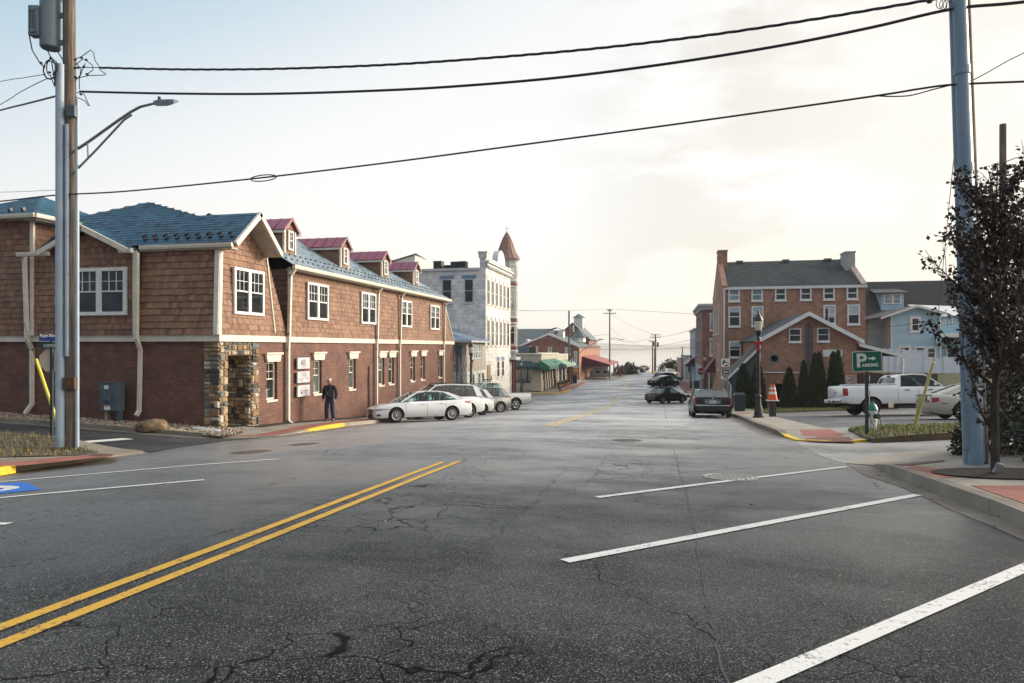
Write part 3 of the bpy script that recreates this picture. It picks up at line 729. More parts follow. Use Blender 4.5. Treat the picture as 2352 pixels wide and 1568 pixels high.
# ================================================================== the shingled corner building
B = thing('corner_building', 'two-storey building of cedar shingles over brown brick with blue slate roof', 'building', (-14.3, 19.86, -2.6))
wins = [22.95, 26.4, 29.7, 33.1, 34.4, 37.6, 39.3, 42.6]; WH = .36; zt, zb = -.54, -1.97
mb = MB()
mb.box(XF - .35, XF, 22.07, 45.4, zt, .19); mb.box(XF - .35, XF, 22.07, 45.4, -5, zb)
ys = [22.07] + [q for y in wins for q in (y - WH, y + WH)] + [45.4]
for a, b2 in zip(ys[::2], ys[1::2]): mb.box(XF - .35, XF, a, b2, zb, zt)
mb.box(-42, -14.86, YC, YC + .3, -4, .19)
mb.box(-42, XF - .35, 45.05, 45.4, -5, .19); mb.box(-42, -41.7, YC + .3, 45, -4, .19)
mb.build('brick_wall', M_brickL, B)
for k, y in enumerate(wins):
    win(B, (XF - .17, y - WH + .002, zb), YP, XP, 2 * WH - .004, zt - zb - .002, M_cream, M_glassg if k in (1, 2, 3) else M_glass, fw=.075, proud=.06, meet=.55, lites=(2, 2), bw=.025)
    mb = MB(); mb.prism([(XF + .01, y - .42, zt), (XF + .01, y + .42, zt), (XF + .01, y + .50, zt + .27), (XF + .01, y - .50, zt + .27)], (.09, 0, 0))
    mb.box(XF + .005, XF + .16, y - .55, y + .55, zt + .27, zt + .34); mb.build('window_crown', M_cream, B)
    MB().box(XF - .17, XF + .03, y - WH, y + WH, zb - .075, zb - .001).build('window_sill', M_cream, B)
# stone doorway
def stones(mb, o, u, n, w, h, seed, hmin=.13, hmax=.30):
    rnd = random.Random(seed); o = Vector(o); y = 0.0
    while y < h - .03:
        rh = min(rnd.uniform(hmin, hmax), h - y); rh = h - y if h - y - rh < .10 else rh; x = 0.0
        while x < w - .03:
            sw = min(rnd.uniform(.13, .34), w - x); sw = w - x if w - x - sw < .12 else sw
            parts = [(y, y + rh)] if rh < .2 or rnd.random() < .6 else [(y, y + rh * .52), (y + rh * .52, y + rh)]
            for y0, y1 in parts:
                g = .012; d_ = rnd.uniform(.03, .075); J = lambda: rnd.uniform(0, .03); i = len(mb.v)
                base_ = [(x + g, y0 + g), (x + sw - g, y0 + g), (x + sw - g, y1 - g), (x + g, y1 - g)]
                tp_ = [(x + g + .012 + J(), y0 + g + .012 + J()), (x + sw - g - .012 - J(), y0 + g + .012 + J()), (x + sw - g - .012 - J(), y1 - g - .012 - J()), (x + g + .012 + J(), y1 - g - .012 - J())]
                mb.v += [o + u * a_ + ZP * b_ for a_, b_ in base_] + [o + u * a_ + ZP * b_ + n * (d_ * rnd.uniform(.8, 1.1)) for a_, b_ in tp_]
                for f in ((4, 5, 6, 7), (0, 1, 5, 4), (1, 2, 6, 5), (2, 3, 7, 6), (3, 0, 4, 7)): mb.f.append([i + q_ for q_ in f]); mb.m.append(0)
            x += sw
        y += rh
mb = MB(); zl_ = -2.95; HS = .185 - zl_
stones(mb, (XF - .56, YC - .005, zl_), XP, -YP, .56 + .03, HS, 1); stones(mb, (XF + .005, YC - .03, zl_), YP, XP, 20.28 - YC + .03, HS, 2); stones(mb, (XF + .005, 21.64, zl_), YP, XP, .43, HS, 3); stones(mb, (XF + .005, 20.28, -.28), YP, XP, 1.36, .465, 4)
stones(mb, (XF - 1.35, 21.635, zl_), XP, -YP, 1.34, 2.67, 5); stones(mb, (XF - 1.35, 20.3, zl_), YP, XP, .25, 2.67, 6); stones(mb, (XF - 1.35, 21.4, zl_), YP, XP, .24, 2.67, 7)
for bx_ in ((XF - .56, XF, YC, 20.28, -3.2, .188), (XF - 1.4, XF, 21.64, 22.07, -3.2, .188), (XF - 1.4, XF, 20.28, 21.64, -.28, .188), (XF - 1.7, XF - 1.36, YC + .35, 22.07, -3.2, .188), (XF - 1.4, XF - .56, YC + .3, 20.28, -3.2, -.28)): mb.box(*bx_, 1)
mb.build('stone_doorway', [M_rubble, M_mort], B)
mb = MB(); mb.box(XF - 1.35, XF - 1.31, 20.45, 21.45, -2.6, -.42); mb.build('door', mat('dark_door', (.02, .016, .013), .5), B)
# trim bands
mb = MB(); mb.box(XF - .2, XF + .09, YC - .12, 45.45, .19, .41); mb.box(-42, XF - .2, YC - .12, YC + .2, .19, .41); mb.build('trim_band', M_cream, B)
# upper shingled walls
mb = MB(); XU = XF + .06
shingles(mb, [(XU, 24.05, .41), (XU, 45.35, .41), (XU - .02, 43.1, 3.05), (XU - .02, 24.05, 3.05)], (1, 0, 0), seed=2)
shingles(mb, [(XU, 24.05, .41), (XU - 1.6, 24.05, .41), (XU - 1.6, 24.05, 3.05), (XU - .02, 24.05, 3.05)], (0, -1, 0), seed=3)
mb.poly([(XU, 45.35, .41), (XU - 12, 45.35, .41), (XU - 12, 43.1, 3.05), (XU - .02, 43.1, 3.05)], 1)
mb.build('shingle_wall', [M_shingle, M_shback], B)
mb = MB(); g0 = (XF + .03, 19.72, .41); g1 = (XF + .03, 23.95, .41); g2 = (-14.42, 22.78, 3.32); g3 = (-14.46, 21.3, 4.52); g4 = (-14.42, 20.05, 3.40)
shingles(mb, [g0, g1, g2, g3, g4], (1, 0, 0), seed=4)
shingles(mb, [g0, (-17.35, 19.72, .41), (-17.35, 20.05, 3.40), g4], (0, -1, .1), row=.225, seed=5, th=.028)
mb.poly([g1, g2, (-16.5, 22.78, 3.3), (-16.5, 23.95, .41)], 1)
mb.build('shingle_wall', [M_shingle, M_shback], B)
YB = 19.70
mb = MB(); b0, b1 = -21.6, -17.35
shingles(mb, [(b0, YB, .41), (b1, YB, .41), (b1, YB, 3.22), (-17.5, YB, 3.3), (-19.2, YB, 4.0), (-20.95, YB, 3.3), (b0, YB, 3.22)], (0, -1, 0), seed=6)
mb.poly([(b1, YB, .41), (b1, 20.1, .41), (b1, 20.1, 3.3), (b1, YB, 3.22)], 1)
mb.build('shingle_wall', [M_shingle, M_shback], B)
mb = MB()
shingles(mb, [(-42, YB + .03, .41), (-21.62, YB + .03, .41), (-21.62, YB + .03, 4.5), (-42, YB + .03, 4.5)], (0, -1, 0), seed=7)
shingles(mb, [(-21.62, YB + .03, 3.0), (-21.62, 25, 3.0), (-21.62, 25, 4.5), (-21.62, YB + .03, 4.5)], (1, 0, 0), seed=8)
mb.build('shingle_wall', [M_shingle, M_shback], B)
# corner boards
def board(a, b, w, d, m=M_cream, nm='corner_board'):
    a = Vector(a); b = Vector(b); mb = MB(); mb.obox((a + b) / 2, Vector(w) / 2, Vector(d) / 2, (b - a) / 2); return mb.build(nm, m, B)
board(Vector(g0) + Vector((.05, .04, 0)), Vector(g4) + Vector((.05, .02, .1)), (.05, 0, 0), (0, .14, 0)); board(Vector(g0) + Vector((-.03, -.04, 0)), Vector(g4) + Vector((-.03, -.06, .1)), (.17, 0, 0), (0, .06, 0))
board((XF + .06, 23.05, .55), (-14.37, 22.72, 3.35), (.05, 0, 0), (0, .05, 0))
board((XU + .03, 24.02, .41), (XU + .03, 24.02, 3.1), (.09, 0, 0), (0, .1, 0))
board((b1 - .03, YB - .03, .41), (b1 - .03, YB - .03, 3.25), (.14, 0, 0), (0, .06, 0)); board((-21.58, YB - .02, .41), (-21.58, YB - .02, 4.45), (.14, 0, 0), (0, .08, 0))
board((XU + .03, 45.3, .41), (XU + .03, 43.05, 3.05), (.05, 0, 0), (0, .1, 0))
# roofs
EG = 3.18
mb = MB()
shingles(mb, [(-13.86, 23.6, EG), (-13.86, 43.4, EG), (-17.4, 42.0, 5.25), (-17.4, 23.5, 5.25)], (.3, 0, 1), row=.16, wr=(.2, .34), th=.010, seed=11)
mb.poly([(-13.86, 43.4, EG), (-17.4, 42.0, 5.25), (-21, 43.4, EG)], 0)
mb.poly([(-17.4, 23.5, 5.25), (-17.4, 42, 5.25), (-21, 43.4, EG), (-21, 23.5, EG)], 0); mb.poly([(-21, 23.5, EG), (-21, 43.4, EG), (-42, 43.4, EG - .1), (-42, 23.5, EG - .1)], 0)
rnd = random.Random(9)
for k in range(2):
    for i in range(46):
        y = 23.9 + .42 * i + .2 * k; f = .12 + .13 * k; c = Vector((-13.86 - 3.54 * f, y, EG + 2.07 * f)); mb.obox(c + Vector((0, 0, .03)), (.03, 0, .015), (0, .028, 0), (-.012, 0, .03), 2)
mb.build('slate_roof', [M_slatep, M_shback, M_black], B)
mb = MB(); R0 = Vector((-13.75, 19.9, 3.46)); R1 = Vector((-13.75, 21.3, 4.66)); R2 = Vector((-16.16, 21.3, 4.66)); R3 = Vector((-19.08, 22.27, 5.491)); R4 = Vector((-21.57, 21.6, 4.917)); R5 = Vector((-21.57, 19.9, 3.46))
shingles(mb, [R0, R1, R2, R3, R4, R5], (0, -1, 1), row=.17, wr=(.2, .34), th=.008, seed=12)
shingles(mb, [R1, (-13.75, 22.68, 3.46), (-18.5, 22.68, 3.46), (-18.5, 21.3, 4.66)], (0, 1, 1), row=.17, wr=(.2, .34), th=.012, seed=13)
shingles(mb, [R2, R3, (-16.3, 23.6, 4.25)], (1, 0, 1), row=.17, wr=(.2, .34), th=.008, seed=14); mb.poly([R3, (-16.3, 23.6, 4.25), (-17.2, 26, 4.3)], 0)
mb.poly([R3, R4, (-21.57, 26, 4.7)], 0); mb.poly([R3, (-21.57, 26, 4.7), (-17.2, 26, 4.3)], 0)
for k in range(2):
    for i in range(9):
        f = .16 + .13 * k; c = R0.lerp(R1, f) + Vector((-.25 - .42 * i - .2 * k, 0, .04)); mb.obox(c, (.04, 0, 0), (0, .05, .04), (0, -.03, .045), 2)
mb.build('slate_roof', [M_slate, M_shback, M_black], B)
mb = MB(); ap = (-19.2, YB - .35, 4.08); le = (-20.98, YB - .35, 3.30); re = (-17.42, YB - .35, 3.30)
shingles(mb, [ap, re, (-17.42, 20.8, 3.30), (-19.2, 20.8, 4.08)], (1, 0, 1), row=.17, wr=(.2, .34), th=.008, seed=15)
shingles(mb, [ap, le, (-20.98, 20.8, 3.30), (-19.2, 20.8, 4.08)], (-1, 0, 1), row=.17, wr=(.2, .34), th=.012, seed=16)
mb.build('slate_roof', [M_slate, M_shback], B)
mb = MB(); E1 = (-21.1, 19.35, 4.62); AP = (-23.6, 21.9, 5.86)
shingles(mb, [E1, AP, (-26.2, 19.35, 4.62)], (0, -1, 1), row=.17, wr=(.2, .34), th=.008, seed=17)
shingles(mb, [E1, AP, (-21.1, 24.4, 4.62)], (1, 0, 1), row=.17, wr=(.2, .34), th=.012, seed=18)
shingles(mb, [(-26.2, 19.35, 4.62), (-42, 19.35, 4.62), (-42, 21, 5.4), (-25.3, 21, 5.4)], (0, -1, 1), row=.17, wr=(.2, .34), th=.012, seed=19)
for i in range(7): mb.obox((-21.9 - .55 * i, 19.62, 4.82), (.05, 0, 0), (0, .05, .03), (0, -.03, .07), 2)
mb.build('slate_roof', [M_slate, M_shback, M_black], B)
# rakes, fascias, soffits
def rake(a, b, n, w=.17, d=.05, nm='rake_board'):
    a = Vector(a); b = Vector(b); dr = (b - a).normalized(); n = Vector(n); up = n.cross(dr); up = up if up.z > 0 else -up
    mb = MB(); mb.obox((a + b) / 2 - up * (w / 2 - .02), dr * ((b - a).length / 2), up * (w / 2), n * d); return mb.build(nm, M_cream, B)
rake(R0 + Vector((.03, -.02, -.02)), R1 + Vector((.03, 0, .03)), XP); rake((-13.72, 22.71, 3.42), R1 + Vector((.03, 0, .03)), XP)
rake(Vector(le) + Vector((-.02, -.02, -.02)), Vector(ap) + Vector((0, -.02, .03)), -YP); rake(Vector(re) + Vector((.02, -.02, -.02)), Vector(ap) + Vector((0, -.02, .03)), -YP)
mb = MB()
mb.poly([(-13.75, 19.94, 3.30), (-13.75, 21.3, 4.50), (-14.6, 21.3, 4.50), (-14.6, 19.94, 3.30)]); mb.poly([(-13.75, 22.64, 3.30), (-13.75, 21.3, 4.50), (-14.6, 21.3, 4.50), (-14.6, 22.64, 3.30)])
mb.box(-17.35, -13.85, 19.86, 20.2, 3.24, 3.29); mb.box(XU - .1, -13.9, 24.0, 43.3, 2.98, 3.04); mb.box(-42, -21.15, 19.42, 20.2, 4.44, 4.5); mb.box(-21.65, -21.15, 19.42, 24, 4.40, 4.44)
mb.build('soffit', M_soffit, B)
def gutter(a, b, nm='gutter'):
    a = Vector(a); b = Vector(b); d = (b - a).normalized(); n = d.cross(ZP); mb = MB()
    mb.prism([a - n * .06, a + n * .055, a + n * .075 + ZP * .07, a + n * .075 + ZP * .14, a - n * .06 + ZP * .14], b - a); return mb.build(nm, M_cream, B)
gutter((-13.84, 23.7, 3.02), (-13.84, 43.45, 3.02)); gutter((-17.3, 19.82, 3.29), (-13.78, 19.82, 3.29)); gutter((-21.9, YB - .30, 3.14), (-20.6, YB - .30, 3.14)); gutter((-17.75, YB - .30, 3.14), (-17.25, YB - .30, 3.14))
gutter((-42, 19.30, 4.46), (-21.05, 19.30, 4.46)); gutter((-21.05, 19.30, 4.46), (-21.05, 24.2, 4.46))
# downspouts
def spout(pts, r=.055):
    mb = MB(); P = [Vector(p) for p in pts]
    for a, b in zip(P, P[1:]):
        d = (b - a); x = XP if abs(d.normalized().x) < .7 else YP; y = d.normalized().cross(x).normalized(); x = y.cross(d.normalized())
        mb.obox((a + b) / 2, x * r, y * r, d / 2 + d.normalized() * r * .6)
    return mb.build('downspout', M_cream, B)
for y in (23.88, 32.2, 35.3, 43.0):
    zz = zr(-14, y) + .2; spout([(-13.9, y, 3.0), (XF + .22, y, 2.75), (XF + .16, y, .5), (XF + .12, y, -.1), (XF + .12, y, zz), (XF + .3, y, zz - .1)])
spout([(-17.15, YB - .2, 3.12), (-17.22, YB - .14, .3), (-17.25, YC - .09, -.1), (-17.3, YC - .09, -2.15), (-17.3, YC - .2, -2.28)])
spout([(-21.72, YB - .2, 3.12), (-21.70, YB - .12, .3), (-21.70, YC - .09, -.1), (-21.7, YC - .09, -2.0), (-21.85, YC - .2, -2.3)])
# upper windows
for a in ((704, 752, 651, 735), (828, 861.5, 672, 744), (920, 944.5, 690, 751), (987, 1008, 701, 757)):
    winX(B, *a, XU + .035, M_wht, M_glass, fw=.10, proud=.07, dbl=True, lites=(3, 2), bw=.03)
winX(B, 534, 603, 618, 723, -14.31, M_wht, M_glass, fw=.10, proud=.09, dbl=True, lites=(3, 2), bw=.03, gdeep=.05)
winY(B, 168, 293, 615, 724, YB - .03, M_wht, M_glassd, fw=.12, proud=.08, dbl=True, lites=(3, 2), bw=.03)
# dormers
for k, y in enumerate((25.2, 30.08, 34.9, 39.7)):
    X = -14.9; zl, zr_, zb_ = 4.72, 5.25, 3.70; hw = .40
    mb = MB(); shingles(mb, [(X, y - hw, zb_), (X, y + hw, zb_), (X, y + hw, 4.8), (X, y, 5.12), (X, y - hw, 4.8)], (1, 0, 0), row=.16, wr=(.1, .17), th=.012, seed=30 + k)
    shingles(mb, [(X, y - hw, zb_ - .1), (X - 1.9, y - hw, 4.75), (X - 1.9, y - hw, 4.8), (X, y - hw, 4.8)], (0, -1, 0), row=.19, wr=(.3, .5), th=.012, seed=40 + k)
    mb.poly([(X, y + hw, zb_), (X - 1.9, y + hw, 4.75), (X - 1.9, y + hw, 4.8), (X, y + hw, 4.8)], 1)
    dm = mb.build('dormer', [M_shingle, M_shback], B)
    mb = MB(); x1 = X + .16; x0 = X - 2.6
    for s in (-1, 1):
        slab(mb, [(x1, y, zr_), (x1, y + s * .63, zl), (x0, y + s * .63, zl), (x0, y, zr_)], .03)
        for i in range(6):
            xx = x1 - .02 - i * .5; dv = Vector((0, s * .63, zl - zr_)); mb.obox(Vector((xx, y, zr_ + .02)) + dv / 2, (.012, 0, 0), dv / 2, (0, 0, .02))
    mb.build('dormer_roof', M_redroof, dm)
    mb = MB()
    for s in (-1, 1):
        a = Vector((X + .14, y + s * .62, zl - .06)); b = Vector((X + .14, y, zr_ - .05)); dv = b - a; up = Vector((0, -dv.z * s, abs(dv.y))).normalized()
        mb.obox((a + b) / 2 - up * .04, dv / 2, up * .06, (.025, 0, 0)); mb.box(x0, X + .12, y + s * .56 - .03, y + s * .56 + .03, zl - .13, zl - .032)
        mb.box(X - .05, X + .04, y + s * hw - .04, y + s * hw + .04, zb_, 4.75)
    mb.build('dormer_trim', M_cream, dm)
    wn = win(dm, (X + .03, y - .2, 3.95), YP, XP, .4, .78, M_wht, M_glass, fw=.06, proud=.05, lites=(2, 2), bw=.02)
# ------------------------------------------------------------------ things on and by the building
M_sign = mat('brushed_sign_panel', (.52, .53, .56), .45, (.46, .47, .50), 3, spec=.5); M_ink = mat('dark_lettering', (.035, .03, .035), .5); M_ink2 = mat('grey_lettering', (.22, .20, .22), .6)
def wallsign(z0, z1, lab):
    o = thing('wall_sign', lab, 'sign', (XF, 25.03, z0)); X = XF + .14
    MB().box(XF + .08, X, 24.55, 25.5, z0, z1).build('sign_panel', M_sign, o, bevel=.008)
    mb = MB()
    for y in (24.7, 25.35):
        for z in (z0 + .08, z1 - .08): mb.box(XF, XF + .08, y - .02, y + .02, z - .02, z + .02)
    mb.build('bracket', M_greym, o); return o, X
o, X = wallsign(-.87, -.42, 'square metal sign reading 415, topmost of three on the brick wall')
text('415', .34, (X, 24.80, -.74), YP, ZP, M_ink, o, sx=.74, bold=.008); text('MAIN STREET', .05, (X, 24.85, -.815), YP, ZP, M_ink2, o, sx=.9) if False else None
mb = MB(); [mb.box(X, X + .003, 24.86 + .035 * i, 24.885 + .035 * i, -.815, -.79) for i in range(11)]; mb.build('lettering', M_ink2, o)
o, X = wallsign(-1.43, -.98, 'metal sign with a small torch emblem and rows of print, between the other two')
mb = MB(); rnd = random.Random(2)
def printrow(y0, y1, z, h):
    y = y0
    while y < y1:
        l = rnd.uniform(.018, .04); mb.box(X, X + .003, y, min(y + l, y1), z, z + h); y += l + .012
for i in range(4): printrow(24.96, 25.28, -1.06 - .043 * i, .024)
printrow(24.63, 25.02, -1.28, .03); printrow(25.08, 25.42, -1.28, .03); printrow(24.68, 24.98, -1.36, .03)
mb.build('lettering', M_ink2, o)
mb = MB(); mb.prism([(X, 24.82, -1.04), (X, 24.92, -1.04), (X, 24.90, -1.10), (X, 24.87, -1.14), (X, 24.865, -1.2), (X, 24.84, -1.2), (X, 24.855, -1.12), (X, 24.88, -1.085)], (.003, 0, 0)); mb.build('emblem', M_ink, o)
o, X = wallsign(-1.98, -1.53, 'metal sign with a curved swoosh emblem, lowest of three beside the downspout')
mb = MB(); printrow(24.92, 25.36, -1.78, .045); printrow(24.95, 25.27, -1.85, .02); mb.build('lettering', M_ink2, o)
mb = MB(); mb.path([(X + .004, 24.83, -1.66), (X + .004, 24.80, -1.74), (X + .004, 24.81, -1.80), (X + .004, 24.86, -1.85)], [.008, .014, .02, .03], 6); mb.build('emblem', M_ink, o)
# meter cabinet
o = thing('electrical_cabinet', 'grey-blue electrical cabinet on short posts against the brown brick wall', 'electrical box', (-18.15, 19.5, -2.4)); x0, x1 = -18.5, -17.8
mb = MB(); mb.box(x0, x1, 19.36, 19.7, -2.14, -1.21); mb.box(x0 + .2, x0 + .45, 19.30, 19.36, -1.82, -1.55); mb.box(x0 - .01, x1 + .01, 19.34, 19.71, -1.21, -1.17); mb.build('cabinet', M_greym, o, bevel=.012)
MB().box(x0 + .2, x0 + .44, 19.27, 19.30, -1.78, -1.58).build('latch_cover', M_greym, o, bevel=.01)
MB().box(x0 + .2, x0 + .36, 19.345, 19.36, -1.40, -1.28).build('label_plate', M_wht, o); MB().box(x0 + .2, x0 + .42, 19.345, 19.36, -2.1, -1.95).build('label_plate', M_wht, o)
MB().box(x0 + .2, x0 + .42, 19.340, 19.345, -1.99, -1.955).build('warning_strip', mat('orange_strip', (.7, .2, .03), .5), o)
MB().box(x0 + .12, x0 + .22, 19.45, 19.6, -2.6, -2.14).build('post', M_conc, o); MB().box(x1 - .12, x1 + .0, 19.45, 19.6, -2.45, -2.14).build('post', M_greym, o)
# boulder
mb_, t, b = new_mat('boulder_stone'); p = objc(t)
c = t.mix(t.sm(t.noise(p, 2.5, 6.0, .65), .3, .7), (.09, .055, .03), (.30, .21, .115)); c = t.mix(t.sm(t.noise(t.scl(p, (1, 1, 4)), 5.0, 4.0), .55, .7), c, (.05, .04, .03)); t.setin(b, 'Base Color', c)
b.inputs['Roughness'].default_value = .8; bump(t, b, t.noise(p, 9.0, 6.0, .7), 1.0, .06)
me = bpy.data.meshes.new('boulder'); bm = bmesh.new(); bmesh.ops.create_icosphere(bm, subdivisions=4, radius=1); rnd = random.Random(4)
from mathutils import noise as mnoise
for q in bm.verts:
    d_ = q.co.normalized(); s = 1 + .22 * mnoise.noise(d_ * 1.6 + Vector((3, 1, 2))) + .10 * mnoise.noise(d_ * 4)
    q.co = Vector((d_.x * .48 * s, d_.y * .36 * s, max(-.12, d_.z * .28 * s + .06 * d_.x)))
for f in bm.faces: f.smooth = True
bm.to_mesh(me); bm.free(); me.materials.append(mb_); o = bpy.data.objects.new('boulder', me); COL.objects.link(o)
c = at(349, 964, 21.3); o.location = (c.x, 18.35, zr(c.x, 18.35) + .17); tag(o, 'tan boulder lying in the gravel bed below the brown brick wall', 'rock')
# white drain pipe
c = G(500, 985, .05); o = thing('drain_pipe', 'white plastic drain pipe ending on the pavement at the stone doorway corner', 'drain pipe', c)
mb = MB(); z0 = c.z + .10; mb.path([(-14.75, 19.2, z0 + .03), (-14.2, 19.05, z0 + .02), (-13.75, 18.95, z0 + .01), (-13.55, 18.9, z0 - .02), (-13.48, 18.86, z0 - .12)], .085, 12); mb.build('pipe', M_wht, o, smooth='auto')
mb = MB(); mb.path([(-13.50, 18.87, z0 - .06), (-13.47, 18.86, z0 - .14)], .10, 12); mb.build('collar', M_wht, o, smooth='auto')
mb = MB(); mb.path([(XF + .05, 31.45, -.95), (XF + .05, 31.45, -3.1)], .035, 6)
tag(mb.build('wall_conduit', M_black), 'thin black pipe running up the brick wall between two downspouts', 'pipe')
# ================================================================== white stone building with turret
M_block = brickmat('white_painted_block', (.70, .69, .66), (.80, .79, .75), (.62, .61, .58), .95, .30, .014, bmp=1.0, dirt=((.56, .55, .53), .3))
M_stucco = mat('cream_stucco', (.50, .455, .375), .85, (.42, .385, .32), 2, .25, 40)
M_stuccog = mat('grey_stucco', (.38, .385, .38), .85, (.31, .315, .31), 2, .25, 40)
M_bluep = mat('slate_blue_paint', (.13, .21, .30), .6, (.17, .26, .36), 6)
M_copper = mat('copper_roof', (.30, .155, .105), .55, (.20, .12, .095), 3, .1)
M_maroon = mat('maroon_panel', (.14, .035, .03), .6, (.10, .025, .022), 20)
M_pale = mat('pale_stone_trim', (.55, .56, .57), .7, (.46, .47, .48), 4, .1)
M_mem = mat('roof_membrane', (.30, .32, .33), .8)
def gable_tube(mb, pts, r, m=0): return mb.path(pts, r, 6, m)
WB = thing('stone_building', 'three-storey white painted stone building with a copper-roofed corner turret', 'building', (-14.3, 54.3, -4.6))
X0 = -14.3; YA, YZ_ = 54.3, 63.4
mb = MB(); mb.box(-34, X0, YA, YZ_ + .8, -6, 6.35); mb.build('wall', M_block, WB)
MB().box(-34, -20.2, YA - .03, YA, -6, 6.3).build('stucco_wall', M_stucco, WB)
MB().box(-34.1, X0 - .5, YA - .14, YA + .2, 6.35, 6.55).build('coping', M_pale, WB); MB().box(-33.9, X0 - .5, YA + .2, YZ_, 6.35, 6.42).build('flat_roof', M_mem, WB)
mb = MB(); mb.box(X0 - .5, X0 + .02, YA, YZ_, 6.35, 7.3); mb.box(X0 - .55, X0 + .1, YA - .05, YZ_, 7.3, 7.42)
mb.box(X0 - .6, X0 + .12, YA - .08, YA + .75, 7.42, 7.75); mb.box(X0 - .65, X0 + .17, YA - .12, YA + .8, 7.75, 7.88)
mb.build('parapet', M_block, WB)
mb = MB(); P_ = [(X0 - .45, 58.2, 7.42), (X0 - .45, 61.2, 7.42)] + [(X0 - .45, 59.7 + 1.5 * math.cos(a * math.pi / 10) * (1 if a not in (0, 10) else 1), 7.42 + 1.25 * math.sin(a * math.pi / 10)) for a in range(1, 10)]
mb.prism(P_, (.5, 0, 0)); mb.build('arched_pediment', M_pale, WB)
mb = MB(); mb.box(X0, X0 + .32, YA - .2, YZ_ + .2, 6.95, 7.12); mb.box(X0, X0 + .18, YA - .1, YZ_ + .1, 6.72, 6.95)
for i in range(24): mb.box(X0, X0 + .26, YA + .1 + .385 * i, YA + .25 + .385 * i, 6.55, 6.72)
mb.build('cornice', M_pale, WB)
for i in range(6):
    y = YA + .82 + 1.47 * i
    for z0, z1 in ((3.55, 5.65), (.10, 2.28)):
        win(WB, (X0 + .002, y - .42, z0), YP, XP, .84, z1 - z0, M_cream, M_glassd, fw=.06, proud=.03, sill=.12, meet=.5, gdeep=.012)
        MB().box(X0, X0 + .05, y - .5, y + .5, z1 + .01, z1 + .32).build('lintel', M_pale, WB)
for y in (58.6, 60.4): win(WB, (X0 + .002, y - .42, -2.65), YP, XP, .84, 1.45, M_cream, M_glassd, fw=.07, proud=.03, sill=.12, gdeep=.012); MB().box(X0, X0 + .05, y - .5, y + .5, -1.18, -.85).build('lintel', M_bluep, WB)
MB().box(X0, X0 + .05, 54.75, 55.75, -4.8, -1.5).build('door', mat('tan_door', (.35, .25, .14), .6), WB)
for a in ((1015.5, 1038, 641, 696), (1066.5, 1088, 640, 695)):
    f = winY(WB, *a, YA - .002, M_pale, M_glassd, fw=.07, proud=.05, sill=.12, gdeep=.02)
    c = atY((a[0] + a[1]) / 2, a[2], YA); MB().box(c.x - .62, c.x + .62, YA - .05, YA, c.z + .03, c.z + .30).build('lintel', M_bluep, WB)
mb = MB(); mb.path([(-19.9, YA - .08, 6.3), (-19.9, YA - .08, 1.5)], .06, 8); mb.build('downspout', M_pale, WB)
# turret
TX, TY, n = -14.85, 64.4, 8
def octo(r, z, a0=math.pi / 8): return [(TX + r * math.cos(a0 + math.pi / 4 * i), TY + r * math.sin(a0 + math.pi / 4 * i), z) for i in range(8)]
mb = MB(); mb.rings([octo(0.360, -1.35), octo(0.936, -.75), octo(1.140, -.55), octo(1.032, -.5), octo(1.032, 8.3), octo(1.140, 8.35), octo(1.260, 8.55)]); tw = mb.build('turret', M_stuccog, WB)
mb = MB()
for z in (-.45, 2.2, 2.75, 5.7, 6.3): mb.rings([octo(1.044, z), octo(1.128, z + .03), octo(1.128, z + .14), octo(1.044, z + .17)])
mb.build('turret_band', M_pale, tw)
mb = MB()
for z in (-.22, 2.42, 5.9): mb.rings([octo(1.050, z), octo(1.068, z + .02), octo(1.068, z + .28), octo(1.050, z + .3)])
mb.build('turret_panel', M_maroon, tw)
for i in range(5, 9):
    a = math.pi / 4 * i; nv = Vector((math.cos(a), math.sin(a), 0)); uv = Vector((-nv.y, nv.x, 0)); c = Vector((TX, TY, 0)) + nv * .965
    for z0, h in ((.25, 1.75), (3.4, 2.1), (6.6, 1.35)): win(tw, c - uv * .29 + ZP * z0, uv, nv, .58, h, M_cream, M_glassw if z0 > 1 else M_glass, fw=.06, proud=.035, meet=.68, gdeep=.015)
mb = MB(); K = 16
def circ(r, z, k=K): return [(TX + r * math.cos(2 * math.pi * i / k), TY + r * math.sin(2 * math.pi * i / k), z) for i in range(k)]
mb.rings([circ(1.288, 8.5), circ(1.219, 8.62), circ(0.989, 8.95), circ(0.805, 9.4), circ(0.598, 10.0), circ(0.345, 10.6), circ(0.057, 11.1)])
for i in range(K):
    a = 2 * math.pi * i / K; mb.path([(TX + r * math.cos(a), TY + r * math.sin(a), z) for r, z in ((1.235, 8.63), (1.0, 8.96), (.815, 9.41), (.61, 10.01), (.355, 10.61), (.07, 11.1))], .018, 4)
mb.build('copper_spire', M_copper, tw)
mb = MB(); mb.path([(TX, TY, 11.05), (TX, TY, 11.75)], .02, 5); mb.path([(TX - .2, TY, 11.5), (TX + .25, TY, 11.5)], .015, 5); mb.ball((TX, TY, 11.2), .06, .06, .06, 6); mb.build('weathervane', M_copper, tw)
mb = MB(); mb.path([(-14.1, 63.7, -5.2), (-14.1, 63.7, -1.1)], .13, 10); mb.path([(-14.1, 64.8, -5.2), (-14.1, 64.8, -1.1)], .10, 10); mb.build('entrance_column', M_maroon, WB)
MB().box(-14.4, -13.7, 63.3, 65.4, -1.2, -.95).build('entrance_canopy', M_pale, WB)
